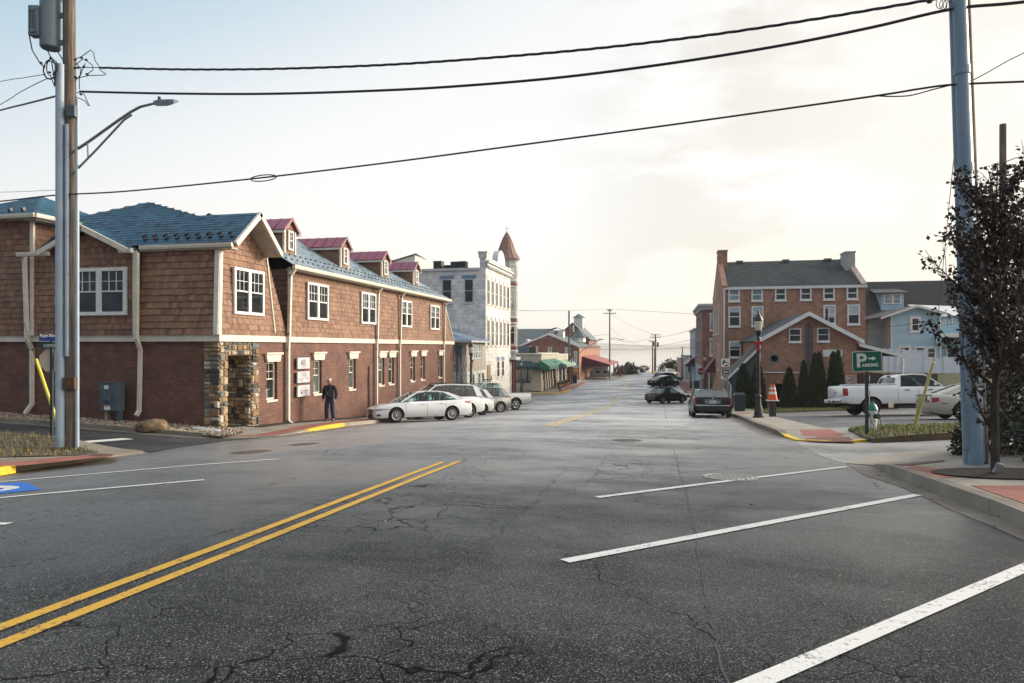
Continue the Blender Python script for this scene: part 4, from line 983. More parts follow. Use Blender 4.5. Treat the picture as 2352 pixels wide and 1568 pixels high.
for k, (a, b2, z1, lab) in enumerate(((995, 1013.6, 600, 'dark boxy rooftop unit furthest left on the white stone building'), (1019, 1034, 609.5, 'low dark rooftop unit, smallest of four on the white stone building'),
        (1034.6, 1051.4, 601.5, 'dark rooftop unit between the smallest one and the dome vent'), (1052.6, 1069, 600.5, 'dark rooftop unit nearest the stone parapet'))):
    p0 = atY(a, 612, 57.5); p1 = atY(b2, z1, 57.5); o = thing('air_conditioner', lab, 'rooftop unit', ((p0.x + p1.x) / 2, 57.9, 6.42), group='rooftop units on the white stone building')
    mb = MB(); mb.box(p0.x, p1.x, 57.5, 58.3, 6.46, p1.z); mb.build('casing', M_black, o, bevel=.03)
    mb = MB(); mb.box(p0.x - .03, p1.x + .03, 57.47, 58.33, p1.z, p1.z + .05); mb.build('lid', M_greym, o)
c = atY(1061, 612, 60.5); mb = MB(); mb.lathe([(.05, 6.4), (.85, 6.42), (.85, 6.9), (.7, 7.25), (.4, 7.5), (.02, 7.58)], (c.x, 61, 0), 14); tag(mb.build('roof_vent', M_pale, smooth='auto'), 'pale domed vent behind the rooftop units', 'roof vent')
# lean-to annex
AN = thing('stucco_annex', 'low cream stucco annex with blue-grey hipped roof and a row of narrow windows', 'building', (-14.3, 48.7, -4.3))
MB().box(-22, X0, 48.75, YA - .002, -1.85, .45).build('stucco_wall', M_stucco, AN); MB().box(-22, X0 + .03, 48.72, YA - .002, -6, -1.85).build('stone_wall', M_block, AN)
mb = MB(); a, b2, c, d2, e2 = (-13.85, 48.25, .50), (-13.85, YA - .02, .50), (-19, YA - .02, 2.0), (-17.5, 51.2, 1.55), (-22, 48.25, .50)
slab(mb, [a, b2, c, d2]); slab(mb, [a, d2, c, (-22, YA - .02, 2.0), e2])
mb.build('roof', mat('blue_grey_roofing', (.13, .18, .25), .6, (.18, .24, .32), 1.5), AN)
mb = MB(); mb.box(-13.92, -13.80, 48.2, YA - .02, .36, .49); mb.box(-22, -13.92, 48.2, 48.3, .36, .49); mb.build('fascia', M_pale, AN)
for i in range(5): win(AN, (X0 + .002, 49.75 + .66 * i, -.92), YP, XP, .62, 1.15, M_wht, M_glassw, fw=.09, proud=.05, gdeep=.02)
for y in (50.2, 51.9, 53.0): win(AN, (X0 + .032, y, -3.0), YP, XP, .55, .95, M_stucco, M_glassg, fw=.05, proud=.02, meet=None, gdeep=.01)
win(AN, (-15.9, 48.745, -1.2), XP, -YP, .7, 1.5, M_wht, M_glass, fw=.08, proud=.04, sill=.06)
for x in (-15.0, -14.65): mb = MB(); mb.path([(x, 48.62, -4.5), (x, 48.62, -.1)], .06, 8); mb.build('conduit', M_greym, AN)
mb = MB(); mb.box(-15.1, -14.6, 48.5, 48.7, -.5, .1); mb.build('meter_box', M_greym, AN, bevel=.02)
for i in range(3):
    mb = MB(); mb.path([(-15.6 + .2 * i, 48.55, -2.7), (-15.0 + .25 * i, 48.5, -2.3), (-14.6 + .2 * i, 48.5, -1.4), (-14.5 + .2 * i, 48.5, -.6)], .018, 5); mb.build('hanging_cable', M_wht, AN)
# small house seen above the dormers
HB = thing('grey_house', 'pale grey clapboard house end rising behind the red dormer roofs', 'building', (-24, 60, 0))
M_lap = None
def lapmat(name, c1, c2, h=.15):
    m, t, b = new_mat(name); s = t.nd('SeparateXYZ', 0, Vector=posn(t)).node
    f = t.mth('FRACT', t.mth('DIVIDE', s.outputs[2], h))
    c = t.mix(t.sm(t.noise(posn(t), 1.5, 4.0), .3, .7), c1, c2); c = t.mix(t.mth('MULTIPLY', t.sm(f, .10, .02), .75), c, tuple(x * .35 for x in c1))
    t.setin(b, 'Base Color', c); b.inputs['Roughness'].default_value = .6; bump(t, b, t.mth('MULTIPLY', f, -1.0), .8, .02); return m
M_lapw = lapmat('pale_clapboard', (.48, .48, .47), (.42, .42, .41)); M_lapb = lapmat('sky_blue_clapboard', (.33, .50, .60), (.37, .54, .64)); M_lapd = lapmat('charcoal_clapboard', (.055, .06, .065), (.07, .075, .08))
a = atY(831, 600, 60); b2 = atY(907, 600, 60); c = atY(931, 569, 61)
mb = MB(); mb.prism([(a.x, 60, 4), (b2.x, 60, 4), (b2.x, 60, 8.1), (a.x, 60, 8.1)], (0, 6, 0)); mb.prism([(b2.x, 60, 4), (b2.x + 1.6, 61, 4), (b2.x + 1.6, 61, 8.75), (b2.x, 60, 8.1)], (-.4, 5, 0)); mb.build('wall', M_lapw, HB)
mb = MB(); slab(mb, [(a.x, 59.7, 8.05), (b2.x, 59.7, 8.12), (b2.x + 1.8, 60.8, 8.85), (b2.x + 1, 66, 8.9), (a.x, 66, 8.6)], .1); mb.build('roof', M_dkroof, HB)

# ================================================================== shop with green awnings
SH = thing('corner_shop', 'single-storey cream corner shop with deep green awnings and tall dark windows', 'shop', (-14.8, 82.7, -5.2)); X1 = -14.8
MB().box(-40, X1, 83.1, 97, -1.75, -.92).build('parapet_wall', M_stucco, SH); MB().box(-40.1, X1 + .1, 83.0, 97.05, -.92, -.78).build('coping', M_cream, SH)
MB().box(-40, X1 - .3, 83.3, 97, -5.6, -1.75).build('shop_wall', M_dark, SH)
M_fl = mat('fluted_cream_panel', (.48, .43, .33), .7, (.42, .375, .29), 3)
mb = MB(); mb.box(X1 - 1.1, X1 + .05, 82.7, 83.9, -5.4, -1.75); mb.box(X1 - 1.2, X1 + .12, 82.62, 84.0, -5.4, -4.1); mb.build('corner_pier', M_fl, SH)
for y in (85.4, 87.2, 89.0, 91.2, 94.4): mb = MB(); mb.box(X1 - .3, X1 + .08, y, y + .55, -5.4, -1.75); mb.box(X1 - .3, X1 + .16, y - .06, y + .61, -5.4, -4.2); mb.build('pier', M_fl, SH)
MB().box(-19.5, X1 - 1.1, 82.95, 83.3, -5.4, -4.45).build('window_base', M_stucco, SH)
mb = MB(); mb.poly([(-19.5, 83.1, -4.45), (X1 - 1.1, 83.1, -4.45), (X1 - 1.1, 83.1, -1.8), (-19.5, 83.1, -1.8)]); mb.build('shop_window', M_glass, SH)
mb = MB(); mb.poly([(X1 - .12, 84, -4.9), (X1 - .12, 96.8, -4.9), (X1 - .12, 96.8, -1.8), (X1 - .12, 84, -1.8)]); mb.build('shop_window', M_glass, SH)
M_awn = mat('dark_green_awning', (.010, .055, .055), .7, (.014, .068, .066), 3); M_awn2 = mat('green_awning', (.028, .14, .09), .65, (.04, .18, .115), 3)
mb = MB(); mb.prism([(-30, 83.1, -1.72), (-30, 81.9, -2.35), (-30, 81.9, -2.75), (-30, 83.1, -2.75)], (30 + X1 + .1, 0, 0)); mb.build('awning', M_awn, SH)
mb = MB(); mb.prism([(X1, 81.9, -1.55), (X1 + 1.25, 81.9, -2.35), (X1 + 1.25, 81.9, -2.72), (X1, 81.9, -2.72)], (0, 12.5, 0)); mb.build('awning', M_awn2, SH)
mb = MB(); mb.ball((X1 + .7, 90.3, -1.88), .25, .9, .06, 12); mb.build('awning_emblem', mat('blue_emblem', (.03, .16, .42), .5), SH)
for i in range(9): mb = MB(); mb.box(-23 + .0 + i * .0, -22, 84, 85, -1, -.4) if False else None
o = thing('rooftop_unit', 'long dark grey ventilation unit on the flat roof of the corner shop', 'rooftop unit', (-19, 87, -.9)); mb = MB(); mb.box(-22, -16.8, 86, 87.5, -.9, .15); mb.build('casing', M_greym, o, bevel=.05); mb = MB(); mb.box(-16.75, -16.0, 86, 87.5, -.9, .1); mb.build('fan_box', M_black, o, bevel=.05)
S2 = thing('small_shop', 'low shop with a pale green awning beyond the corner shop', 'shop', (X1, 97, -5.3))
MB().box(-40, X1 - .1, 97.1, 110, -5.7, -1.2).build('shop_wall', M_stucco, S2); MB().box(-40, X1, 97.1, 110.05, -1.2, -1.05).build('coping', M_cream, S2)
mb = MB(); mb.prism([(X1 - .1, 98, -1.9), (X1 + 1.1, 98, -2.6), (X1 + 1.1, 98, -2.9), (X1 - .1, 98, -2.9)], (0, 11, 0)); mb.build('awning', mat('pale_green_awning', (.25, .38, .28), .7), S2)
for y in (98.5, 102, 106): mb = MB(); mb.box(X1 - .1, X1 - .05, y, y + 2.4, -5.0, -2.5); mb.build('shop_window', M_glass, S2)
# ================================================================== antiques warehouse
M_brickO2 = M_brickO
AQ = thing('brick_warehouse', 'long brick warehouse with a low gable facing the street and a white cupola', 'building', (X1, 121.7, -5.6))
YQ = 121.7; apx = -20.3
mb = MB(); mb.prism([(-25.9, YQ, -7), (X1, YQ, -7), (X1, YQ, .1), (apx, YQ, 2.35), (-25.9, YQ, .1)], (0, .4, 0)); mb.build('gable_wall', M_brickF, AQ)
mb = MB(); mb.box(X1 - .4, X1, YQ + .4, 163, -8, .1); mb.box(-25.9, -25.5, YQ + .4, 163, -8, .1); mb.build('side_wall', M_brickO, AQ)
mb = MB(); slab(mb, [(X1 + .3, YQ - .4, .1), (apx, YQ - .4, 2.5), (apx, 163, 2.5), (X1 + .3, 163, .1)], .12); slab(mb, [(-26.2, YQ - .4, .1), (apx, YQ - .4, 2.5), (apx, 163, 2.5), (-26.2, 163, .1)], .12); mb.build('roof', M_grnroof, AQ)
for s, xa in ((1, X1 + .35), (-1, -26.25)):
    mb = MB(); mb.prism([(xa, YQ - .45, .12), (apx, YQ - .45, 2.52), (apx, YQ - .45, 2.18), (xa, YQ - .45, -.2)], (0, .06, 0)); mb.build('rake_board', M_wht, AQ)
for px in (1224, 1263, 1302): winY(AQ, px - 4.5, px + 4.5, 797, 817, YQ - .002, M_wht, M_glassw, fw=.12, proud=.05, sill=.1, lites=(2, 2))
mb = MB(); mb.box(-21.3, -18.6, 128, 130.5, 1.8, 3.2); mb.build('cupola', M_wht, AQ); mb = MB(); slab(mb, [(-18.3, 127.7, 3.15), (-20, 127.7, 3.75), (-20, 130.8, 3.75), (-18.3, 130.8, 3.15)]); slab(mb, [(-21.7, 127.7, 3.15), (-20, 127.7, 3.75), (-20, 130.8, 3.75), (-21.7, 130.8, 3.15)]); mb.build('cupola_roof', M_grnroof, AQ)
mb = MB(); mb.lathe([(.01, 0), (.38, 0), (.38, .06), (.01, .06)], (-20, 127.95, 2.75), 16, axis='y'); mb.build('round_window', M_glass, AQ)
mb = MB(); mb.lathe([(1.3, 1.0), (1.3, 1.9)], (-16.4, 135, 0), 8); mb.build('polygon_tower', M_wht, AQ); mb = MB(); mb.lathe([(1.6, 1.9), (.03, 3.6)], (-16.4, 135, 0), 8); mb.build('tower_roof', M_greym, AQ)
A2 = thing('brick_house', 'taller brick house with a steep gable and white lantern behind the warehouse', 'building', (-19, 142, -5))
mb = MB(); mb.prism([(-22.5, 142, -6), (-15.2, 142, -6), (-15.2, 142, 1.8), (-18.6, 142, 5.0), (-22.5, 142, 1.8)], (0, 16, 0)); mb.build('wall', M_brickF, A2)
mb = MB(); slab(mb, [(-14.8, 141.6, 1.5), (-18.6, 141.6, 5.15), (-18.6, 158, 5.15), (-14.8, 158, 1.5)]); slab(mb, [(-22.9, 141.6, 1.5), (-18.6, 141.6, 5.15), (-18.6, 158, 5.15), (-22.9, 158, 1.5)]); mb.build('roof', M_grnroof, A2)
mb = MB(); mb.box(-18.9, -17, 146, 147.8, 4.0, 6.3); mb.build('lantern', M_wht, A2); mb = MB(); mb.lathe([(1.5, 6.3), (.05, 7.2)], (-17.95, 146.9, 0), 4); mb.build('lantern_roof', M_greym, A2)
A3 = thing('long_roofed_building', 'long grey-green roof rising behind the brick warehouse', 'building', (-34, 138, -5))
mb = MB(); mb.box(-60, -23.5, 136, 150, -6, 0); mb.build('wall', M_lapw, A3); mb = MB(); slab(mb, [(-60, 135.6, -.2), (-23, 135.6, -.2), (-23, 143, 3.9), (-60, 143, 3.9)]); slab(mb, [(-60, 150, -.2), (-23, 150, -.2), (-23, 143, 3.9), (-60, 143, 3.9)]); mb.build('roof', M_grnroof, A3)
mb = MB(); mb.prism([(-28.2, 134.6, .2), (-25.6, 134.6, .2), (-26.9, 134.6, 1.6)], (0, 4, 0)); mb.build('gablet', M_wht, A3)
# red canopy porch on the warehouse side
RC = thing('canopy', 'brick-red sloping metal canopy on posts along the warehouse side', 'canopy', (-13, 130, -5.6))
mb = MB(); slab(mb, [(X1 + .02, 126, -1.7), (X1 + .02, 150, -1.7), (-9.6, 150, -3.2), (-9.6, 126, -3.2)], .12); mb.build('canopy_roof', mat('brick_red_metal', (.28, .055, .05), .5, (.33, .075, .065), 1), RC)
mb = MB(); mb.prism([(X1 + .02, 125.95, -1.75), (-9.6, 125.95, -3.25), (-9.6, 125.95, -3.5), (X1 + .02, 125.95, -3.6)], (0, .05, 0)); mb.build('side_board', mat('dark_red_board', (.10, .022, .03), .7), RC)
for y in (127, 138, 149.5): mb = MB(); mb.path([(-9.8, y, -5.8), (-9.8, y, -3.3)], .11, 6); mb.build('post', M_black, RC)
mb = MB(); mb.box(-14.2, -10.2, 134, 134.4, -5.8, -4.55); mb.build('low_wall', M_pale, RC)
for x in (-13.0, -11.5): mb = MB(); mb.box(x, x + .7, 133.96, 134.0, -5.0, -4.6); mb.build('vent', M_black, RC)
o = thing('shop_banner', 'white banner with dark red lettering on the low wall under the red canopy', 'banner', (-12.2, 133.9, -4.4))
mb = MB(); mb.box(-13.7, -10.6, 133.85, 133.92, -4.55, -3.72); mb.build('panel', M_wht, o); text('Vaughns', .62, (-12.15, 133.84, -4.42), XP, ZP, mat('maroon_ink', (.20, .02, .04), .6), o, align='CENTER', sx=1.0)
o = thing('vertical_sign', 'tall white sign spelling ANTIQUES downwards on the brick gable', 'sign', (-15.9, YQ, -2)); c0 = atY(1318.6, 806, YQ - .1); c1 = atY(1325.6, 832.7, YQ - .1)
MB().box(c0.x, c1.x, YQ - .1, YQ - .02, c1.z, c0.z).build('panel', M_wht, o)
for i, ch in enumerate('ANTIQUES'): text(ch, .27, ((c0.x + c1.x) / 2, YQ - .102, c0.z - .33 - .24 * i), XP, ZP, M_ink, o, align='CENTER', bold=.01)
o = thing('wall_sign', 'blue picture sign with a pale lower band on the brick gable', 'sign', (-15.8, YQ, -3.4)); c0 = atY(1316, 835, YQ - .1); c1 = atY(1328.5, 844.5, YQ - .1); zc = (c0.z + c1.z) / 2 - .1
MB().box(c0.x, c1.x, YQ - .1, YQ - .02, zc, c0.z).build('panel', mat('bright_blue_panel', (.03, .22, .50), .5, (.10, .45, .62), 3), o); MB().box(c0.x, c1.x, YQ - .1, YQ - .02, c1.z, zc).build('lower_band', mat('pale_mint_panel', (.55, .65, .58), .5), o)
o = thing('wall_sign', 'small yellow sign under the blue picture sign', 'sign', (-15.8, YQ, -4.1)); mb = MB(); mb.box(c0.x + .2, c1.x - .2, YQ - .1, YQ - .02, c1.z - .42, c1.z - .1); mb.build('panel', mat('yellow_panel', (.65, .40, .04), .5), o); mb = MB(); mb.box(c0.x + .25, c1.x - .1, YQ - .1, YQ - .02, c1.z - .72, c1.z - .5); mb.build('lower_panel', mat('yellow_panel', (.65, .40, .04), .5), o)
# ================================================================== right side: old brick block
RB = thing('brick_block', 'tall old brick block with grey shingle roof, two chimneys and white sash windows', 'building', (4.8, 59.5, -4.8)); YR = 59.5; xl, xr = 4.8, 15.75
mb = MB(); mb.box(xl, xr, YR, YR + .4, -6, 5.05); mb.box(xl, xr, 71.2, 71.6, -6, 5.05)
for x in (xl, xr - .4): mb.prism([(x, YR + .4, -6), (x, 71.2, -6), (x, 71.2, 5.05), (x, 65.5, 8.15), (x, YR + .4, 5.05)], (.4, 0, 0))
mb.build('brick_wall', M_brickR, RB)
mb = MB(); shingles(mb, [(xl + .3, YR - .15, 5.0), (xr - .3, YR - .15, 5.0), (xr - .3, 65.5, 7.8), (xl + .3, 65.5, 7.8)], (0, -1, 1), row=.2, wr=(.3, .6), th=.012, seed=50)
slab(mb, [(xl + .3, 71.7, 5.0), (xr - .3, 71.7, 5.0), (xr - .3, 65.5, 7.8), (xl + .3, 65.5, 7.8)], .05, 1); mb.build('roof', [M_dkroof, M_shback], RB)
for x, w_ in ((xl - .06, .42), (xr - .36, .42)): mb = MB(); mb.prism([(x, YR - .2, 4.95), (x, 65.5, 8.15), (x, 65.5, 8.3), (x, YR - .2, 5.12)], (w_, 0, 0)); mb.build('gable_coping', M_brickW if x > 10 else M_brickR, RB)
mb = MB(); mb.box(xl - .02, xl + .75, 63.9, 65.5, 6.6, 8.6); mb.box(xl - .08, xl + .8, 63.85, 65.55, 8.6, 8.72); mb.build('chimney', M_brickR, RB)
mb = MB(); mb.box(xr - .75, xr + .02, 62.6, 64.2, 6.2, 8.0); mb.box(xr - .8, xr + .08, 62.55, 64.25, 8.0, 8.12); mb.build('chimney', M_stuccog, RB)
MB().box(xl, xr + .1, YR - .16, YR, 4.78, 5.0).build('fascia', M_wht, RB)
mb = MB(); mb.path([(xl + .1, YR - .1, 4.8), (xl + .1, YR - .1, -4.7)], .06, 8); mb.build('downspout', M_wht, RB)
for k, (a, b2) in enumerate(((1673, 1699), (1726, 1752), (1779.7, 1805.7), (1837.5, 1863.5), (1890.5, 1917), (1944.4, 1970.6))):
    dy = -1.0 * k; winY(RB, a, b2, 663 + dy, 692 + dy, YR - .002, M_wht, M_glassw if k < 2 else M_glassd, fw=.11, proud=.06, sill=.05, bw=.05, gdeep=.02)
for k, a in enumerate(((1673, 1701, 704, 750), (1726, 1753.4, 703, 749), (1891, 1919, 700, 744), (1946, 1975, 699, 745), (1674, 1701.7, 783, 821))):
    f = winY(RB, *a, YR - .002, M_wht, M_glassd, fw=.11, proud=.06, sill=.04, bw=.05, gdeep=.02)
    p0 = atY(a[0] + 3.5, (a[2] + a[3]) / 2, YR - .035); p1 = atY(a[1] - 3.5, a[2] + 3.5, YR - .035); p0.z += (.35, .1, -.25, .0, .2)[k]; MB().poly([(p0.x, YR - .03, p0.z), (p1.x, YR - .03, p0.z), (p1.x, YR - .03, p1.z), (p0.x, YR - .03, p1.z)]).build('blind', mat('pale_blind', (.42, .50, .53), .5, coat=.6), f)
for y, z0, z1 in ((63.2, 1.2, 3.8), (66.5, 1.2, 3.8), (63.2, -2, .3), (66.5, 4.6, 6.0), (69.3, 1.2, 3.6)): win(RB, (xl - .002, y + .8, z0), -YP, -XP, .8, z1 - z0, M_wht, M_glassd, fw=.09, proud=.05, sill=.05)
for i, (px, py) in enumerate(((1672, 615), (1759, 645))):
    c = atY(px, py, 65 if i == 0 else 62.0); mb = MB(); mb.path([(c.x, c.y, c.z - .5), (c.x, c.y, c.z + .25)], .06, 6); mb.build('vent_pipe', M_wht, RB)
for px in (1698, 1804, 1900): c = atY(px, 606, 65.2); mb = MB(); mb.box(c.x - .3, c.x + .3, 64.9, 65.3, 7.6, 7.85); mb.build('ridge_vent', M_greym, RB)
mb = MB(); mb.prism([(xl, 67.8, -1.0), (xl - .85, 67.8, -2.2), (xl - .85, 67.8, -2.45), (xl, 67.8, -2.4)], (0, 3.6, 0)); mb.build('awning', mat('maroon_awning', (.12, .02, .03), .7), RB)
# gabled annex in front
RA = thing('gabled_annex', 'low gabled brick annex with two small windows in front of the old brick block', 'building', (9.35, 48.6, -4.4)); YN = 48.6; al, ar, ax = 6.4, 12.35, 9.35
mb = MB(); mb.prism([(al, YN, -3.2), (7.0, YN, -3.2), (7.0, YN, -2.45), (8.05, YN, -2.45), (8.05, YN, -3.2), (ar, YN, -3.2), (ar, YN, .55), (ax, YN, 2.15), (al, YN, .55)], (0, .35, 0)); mb.box(al, 7.0, YN, YN + .35, -5.5, -3.2); mb.box(8.05, ar, YN, YN + .35, -5.5, -3.2)
mb.box(al, al + .35, YN + .35, YR, -5.5, .55); mb.box(ar - .35, ar, YN + .35, YR, -5.5, .55); mb.build('brick_wall', M_brickR, RA)
MB().box(7.0, 8.05, YN + .3, YN + .34, -5, -2.45).build('garage_opening', M_dark, RA)
MB().box(10.55, 12.352, YN - .02, YN, -5, -1.85).build('whitewashed_brick', M_brickW, RA)
mb = MB(); slab(mb, [(al - .3, YN - .35, .45), (ax, YN - .35, 2.32), (ax, YR, 2.32), (al - .3, YR, .45)], .08); slab(mb, [(ar + .3, YN - .35, .45), (ax, YN - .35, 2.32), (ax, YR, 2.32), (ar + .3, YR, .45)], .08); mb.build('roof', M_dkroof, RA)
for xe in (al - .36, ar + .36): mb = MB(); mb.prism([(xe, YN - .42, .46), (ax, YN - .42, 2.36), (ax, YN - .42, 2.08), (xe, YN - .42, .18)], (0, .07, 0)); mb.build('rake_board', M_wht, RA)
for a in ((1811.8, 1840, 754, 785), (1876.5, 1905, 752.5, 784)): winY(RA, *a, YN - .002, M_wht, M_glassd, fw=.07, proud=.05, sill=.03)
c0 = atY(1890, 803, YN); c1 = atY(1934, 819, YN); MB().box(c0.x, c1.x, YN - .05, YN, c1.z, c0.z).build('blank_panel', M_wht, RA)
c0 = atY(1754, 855, YN); c1 = atY(1838, 855, YN); mb = MB(); mb.path([(c0.x, YN - .05, c0.z), (c1.x, YN - .05, c0.z)], .04, 6); mb.build('pipe', M_wht, RA)
for x in (9.25, 9.42, 9.6): mb = MB(); mb.path([(x, YN - .06, 1.7 - abs(x - 9.4)), (x, YN - .06, -3.0)], .045, 6); mb.build('conduit', M_greym, RA)
mb = MB(); mb.path([(10.75, 49.6, 1.2), (10.75, 49.6, 2.6)], .10, 8); mb.build('stove_pipe', M_black, RA)
mb = MB(); mb.box(al - .05, al, YN + .2, YN + .3, -2, .4); mb.path([(al - .1, YN - .1, .4), (al - .1, YN - .1, -2)], .05, 6); mb.build('downspout', M_wht, RA)
PO = thing('porch_roof', 'small lean-to porch roof with white edge at the right side of the brick annex', 'porch', (13.4, YN, -3)); mb = MB(); slab(mb, [(ar + .05, YN - .3, .25), (15.1, YN - .3, -.55), (15.1, YN + 5, -.55), (ar + .05, YN + 5, .25)], .08); mb.build('roof', M_dkroof, PO)
mb = MB(); mb.prism([(ar + .05, YN - .36, .28), (15.15, YN - .36, -.52), (15.15, YN - .36, -.72), (ar + .05, YN - .36, .06)], (0, .06, 0)); mb.build('edge_board', M_wht, PO); mb = MB(); mb.path([(15.0, YN - .25, -4), (15.0, YN - .25, -.7)], .06, 8); mb.build('downspout', M_wht, PO)
SD = thing('stair_shed', 'dark clapboard shed with steep roof sloping down to the pavement', 'shed', (5.2, 48.9, -4.4))
mb = MB(); mb.prism([(4.42, 48.85, -5.5), (6.38, 48.85, -5.5), (6.38, 48.85, -.1), (6.15, 48.85, -.1), (4.42, 48.85, -1.85)], (0, 3.2, 0)); mb.build('clapboard_wall', M_lapd, SD)
mb = MB(); slab(mb, [(4.15, 48.6, -2.12), (6.38, 48.6, .14), (6.38, 52.2, .14), (4.15, 52.2, -2.12)], .06); mb.build('roof', M_dkroof, SD)
mb = MB(); mb.prism([(4.15, 48.55, -2.12), (6.38, 48.55, .14), (6.38, 48.55, -.06), (4.15, 48.55, -2.32)], (0, .05, 0)); mb.build('rake_board', M_wht, SD); mb = MB(); mb.prism([(4.15, 52.2, -2.1), (6.38, 52.2, .16), (6.38, 52.2, .0), (4.15, 52.2, -2.26)], (0, .05, 0)); mb.build('rake_board', M_wht, SD)
mb = MB(); mb.box(4.08, 4.18, 48.5, 52.3, -2.3, -2.15); mb.path([(4.2, 48.6, -2.3), (4.45, 48.7, -2.6), (4.45, 48.7, -4.4)], .045, 6); mb.build('gutter', M_wht, SD)
# sun plaque
c = atY(1778.3, 822.7, YN - .05); o = thing('sun_plaque', 'round blue-green metal sun face hanging on the brick annex wall', 'wall ornament', c)
M_ver = mat('verdigris_metal', (.09, .19, .24), .5, (.14, .28, .33), 12, .4, 30, metal=.3)
mb = MB(); mb.lathe([(.01, .05), (.10, .045), (.15, .02), (.16, 0)], c, 20, axis='y'); mb.build('face', M_ver, o)
mb = MB()
for i in range(16):
    a = 2 * math.pi * i / 16; r1 = .38 if i % 2 == 0 else .31; w_ = .06; dv = Vector((math.cos(a), 0, math.sin(a))); pv_ = Vector((-math.sin(a), 0, math.cos(a)))
    mb.prism([c + dv * .17 - pv_ * w_, c + dv * r1, c + dv * .17 + pv_ * w_], (0, .03, 0))
mb.lathe([(.17, .0), (.17, .03), (.22, .03), (.22, 0)], c, 24, axis='y'); mb.build('rays', M_ver, o)
# ================================================================== blue house, bank and fences
tag(MB().poly([(13, 47.5, zr(13, 47.5) - .02), (45, 47.5, zr(45, 47.5) - .02), (45, 55.5, -1.95), (15.8, 55.5, -1.95)]).poly([(15.8, 55.5, -1.95), (45, 55.5, -1.95), (45, 110, -2.1), (15.8, 110, -2.1)]).poly([(13, 47.5, -4.3), (15.8, 55.5, -1.95), (15.8, 110, -2.1), (15.8, 110, -7), (15.8, 55, -7), (13, 47.5, -7)]).poly([(45, 47.5, -4), (60, 47.5, -3), (60, 110, -2.1), (45, 110, -2.1)]).build('ground', M_land), kind='structure')
BH = thing('blue_house', 'sky-blue clapboard house with gabled rear wing and dark main roof with dormer', 'house', (21, 66, -2)); YH = 66.0
mb = MB(); mb.prism([(19.5, YH, -3), (23.4, YH, -3), (23.4, YH, 2.95), (21.6, YH, 3.55), (19.5, YH, 2.75)], (0, 8, 0)); mb.box(18.4, 19.5, 68.5, 74, -3, 2.75); mb.box(23.4, 29, 70, 74, -3, 3.0); mb.box(16.2, 31, 74, 82, -3, 3.0); mb.build('clapboard_wall', M_lapb, BH)
mb = MB(); slab(mb, [(18.3, YH - .4, 2.62), (21.5, YH - .4, 3.66), (21.5, 75, 3.66), (16.4, 75, 2.2)], .1); slab(mb, [(23.85, YH - .4, 2.95), (21.5, YH - .4, 3.66), (21.5, 75, 3.66), (23.85, 75, 2.95)], .1); mb.build('wing_roof', M_dkroof, BH)
for a, b2 in (((18.6, 2.66), (21.5, 3.68)), ((23.9, 2.95), (21.5, 3.68))): mb = MB(); mb.prism([(a[0], YH - .45, a[1]), (b2[0], YH - .45, b2[1]), (b2[0], YH - .45, b2[1] - .2), (a[0], YH - .45, a[1] - .2)], (0, .06, 0)); mb.build('rake_board', M_wht, BH)
mb = MB(); slab(mb, [(15.9, 73.6, 2.7), (30.6, 73.6, 2.7), (28.7, 78, 6.85), (15.9, 78, 6.85)], .1); slab(mb, [(15.9, 82.5, 2.7), (30.6, 82.5, 2.7), (28.7, 78, 6.85), (15.9, 78, 6.85)], .1); mb.prism([(28.7, 78, 6.85), (30.6, 73.6, 2.7), (30.6, 82.5, 2.7)], (-.1, 0, 0)); mb.build('main_roof', mat('black_shingle_roof', (.022, .022, .024), .85, (.035, .035, .037), 6, .3, 30), BH)
mb = MB(); slab(mb, [(23.4, 69.5, 2.9), (29, 69.5, 2.9), (29, 74, 3.9), (23.4, 74, 4.2)], .1); mb.build('side_roof', M_wht, BH)
c0 = atY(2024, 672, 74.6); c1 = atY(2076, 705, 74.6); mb = MB(); mb.box(c0.x, c1.x, 74.6, 77.5, c1.z - .3, c0.z); dm = mb.build('dormer', M_lapb, BH)
mb = MB(); slab(mb, [(c0.x - .8, 74.2, c0.z), (c1.x + .4, 74.2, c0.z), (c1.x, 78, c0.z + .75), (c0.x - .3, 78, c0.z + .75)], .1); mb.build('dormer_roof', M_dkroof, dm)
winY(dm, 2030, 2070, 674, 698, 74.598, M_wht, M_glassw, fw=.12, proud=.06, dbl=True)
winY(BH, 2089, 2115.5, 726, 764, YH - .002, M_wht, M_glassd, fw=.22, proud=.06)
winY(BH, 2030, 2037.5, 728, 763, 68.498, M_wht, M_glassd, fw=.08, proud=.05)
for a in ((2064, 2092, 794, 825), (2100, 2128, 795, 830), (2127, 2150, 796, 824)): winY(BH, *a, YH - .004, M_wht, M_glassd, fw=.16, proud=.05)
winY(BH, 2165, 2172, 730, 750, 69.996, M_wht, M_glassd, fw=.1, proud=.05); winY(BH, 2180, 2188, 732, 750, 69.996, M_wht, M_glassd, fw=.1, proud=.05); winY(BH, 2172, 2196, 796, 825, 69.99, M_wht, M_glassd, fw=.16, proud=.05)
MB().box(23.42, 29.3, 67.8, 70, .9, 1.25).build('porch_roof', M_wht, BH)
mb = MB(); mb.box(22.9, 23.4, YH - .5, YH - .02, .3, 1.0); mb.build('meter_box', M_lapb, BH, bevel=.03); mb = MB(); mb.path([(23.44, YH - .06, 2.9), (23.44, YH - .06, -2)], .05, 6); mb.build('downspout', M_wht, BH)
mb = MB(); mb.path([(19.55, YH - .05, -2.5), (19.55, YH - .05, 2.7)], .05, 4); mb.build('corner_board', M_wht, BH)
FE = thing('vinyl_fence', 'white vinyl privacy fence with gate below the blue house', 'fence', (19, 57.5, -2))
YF = 57.6
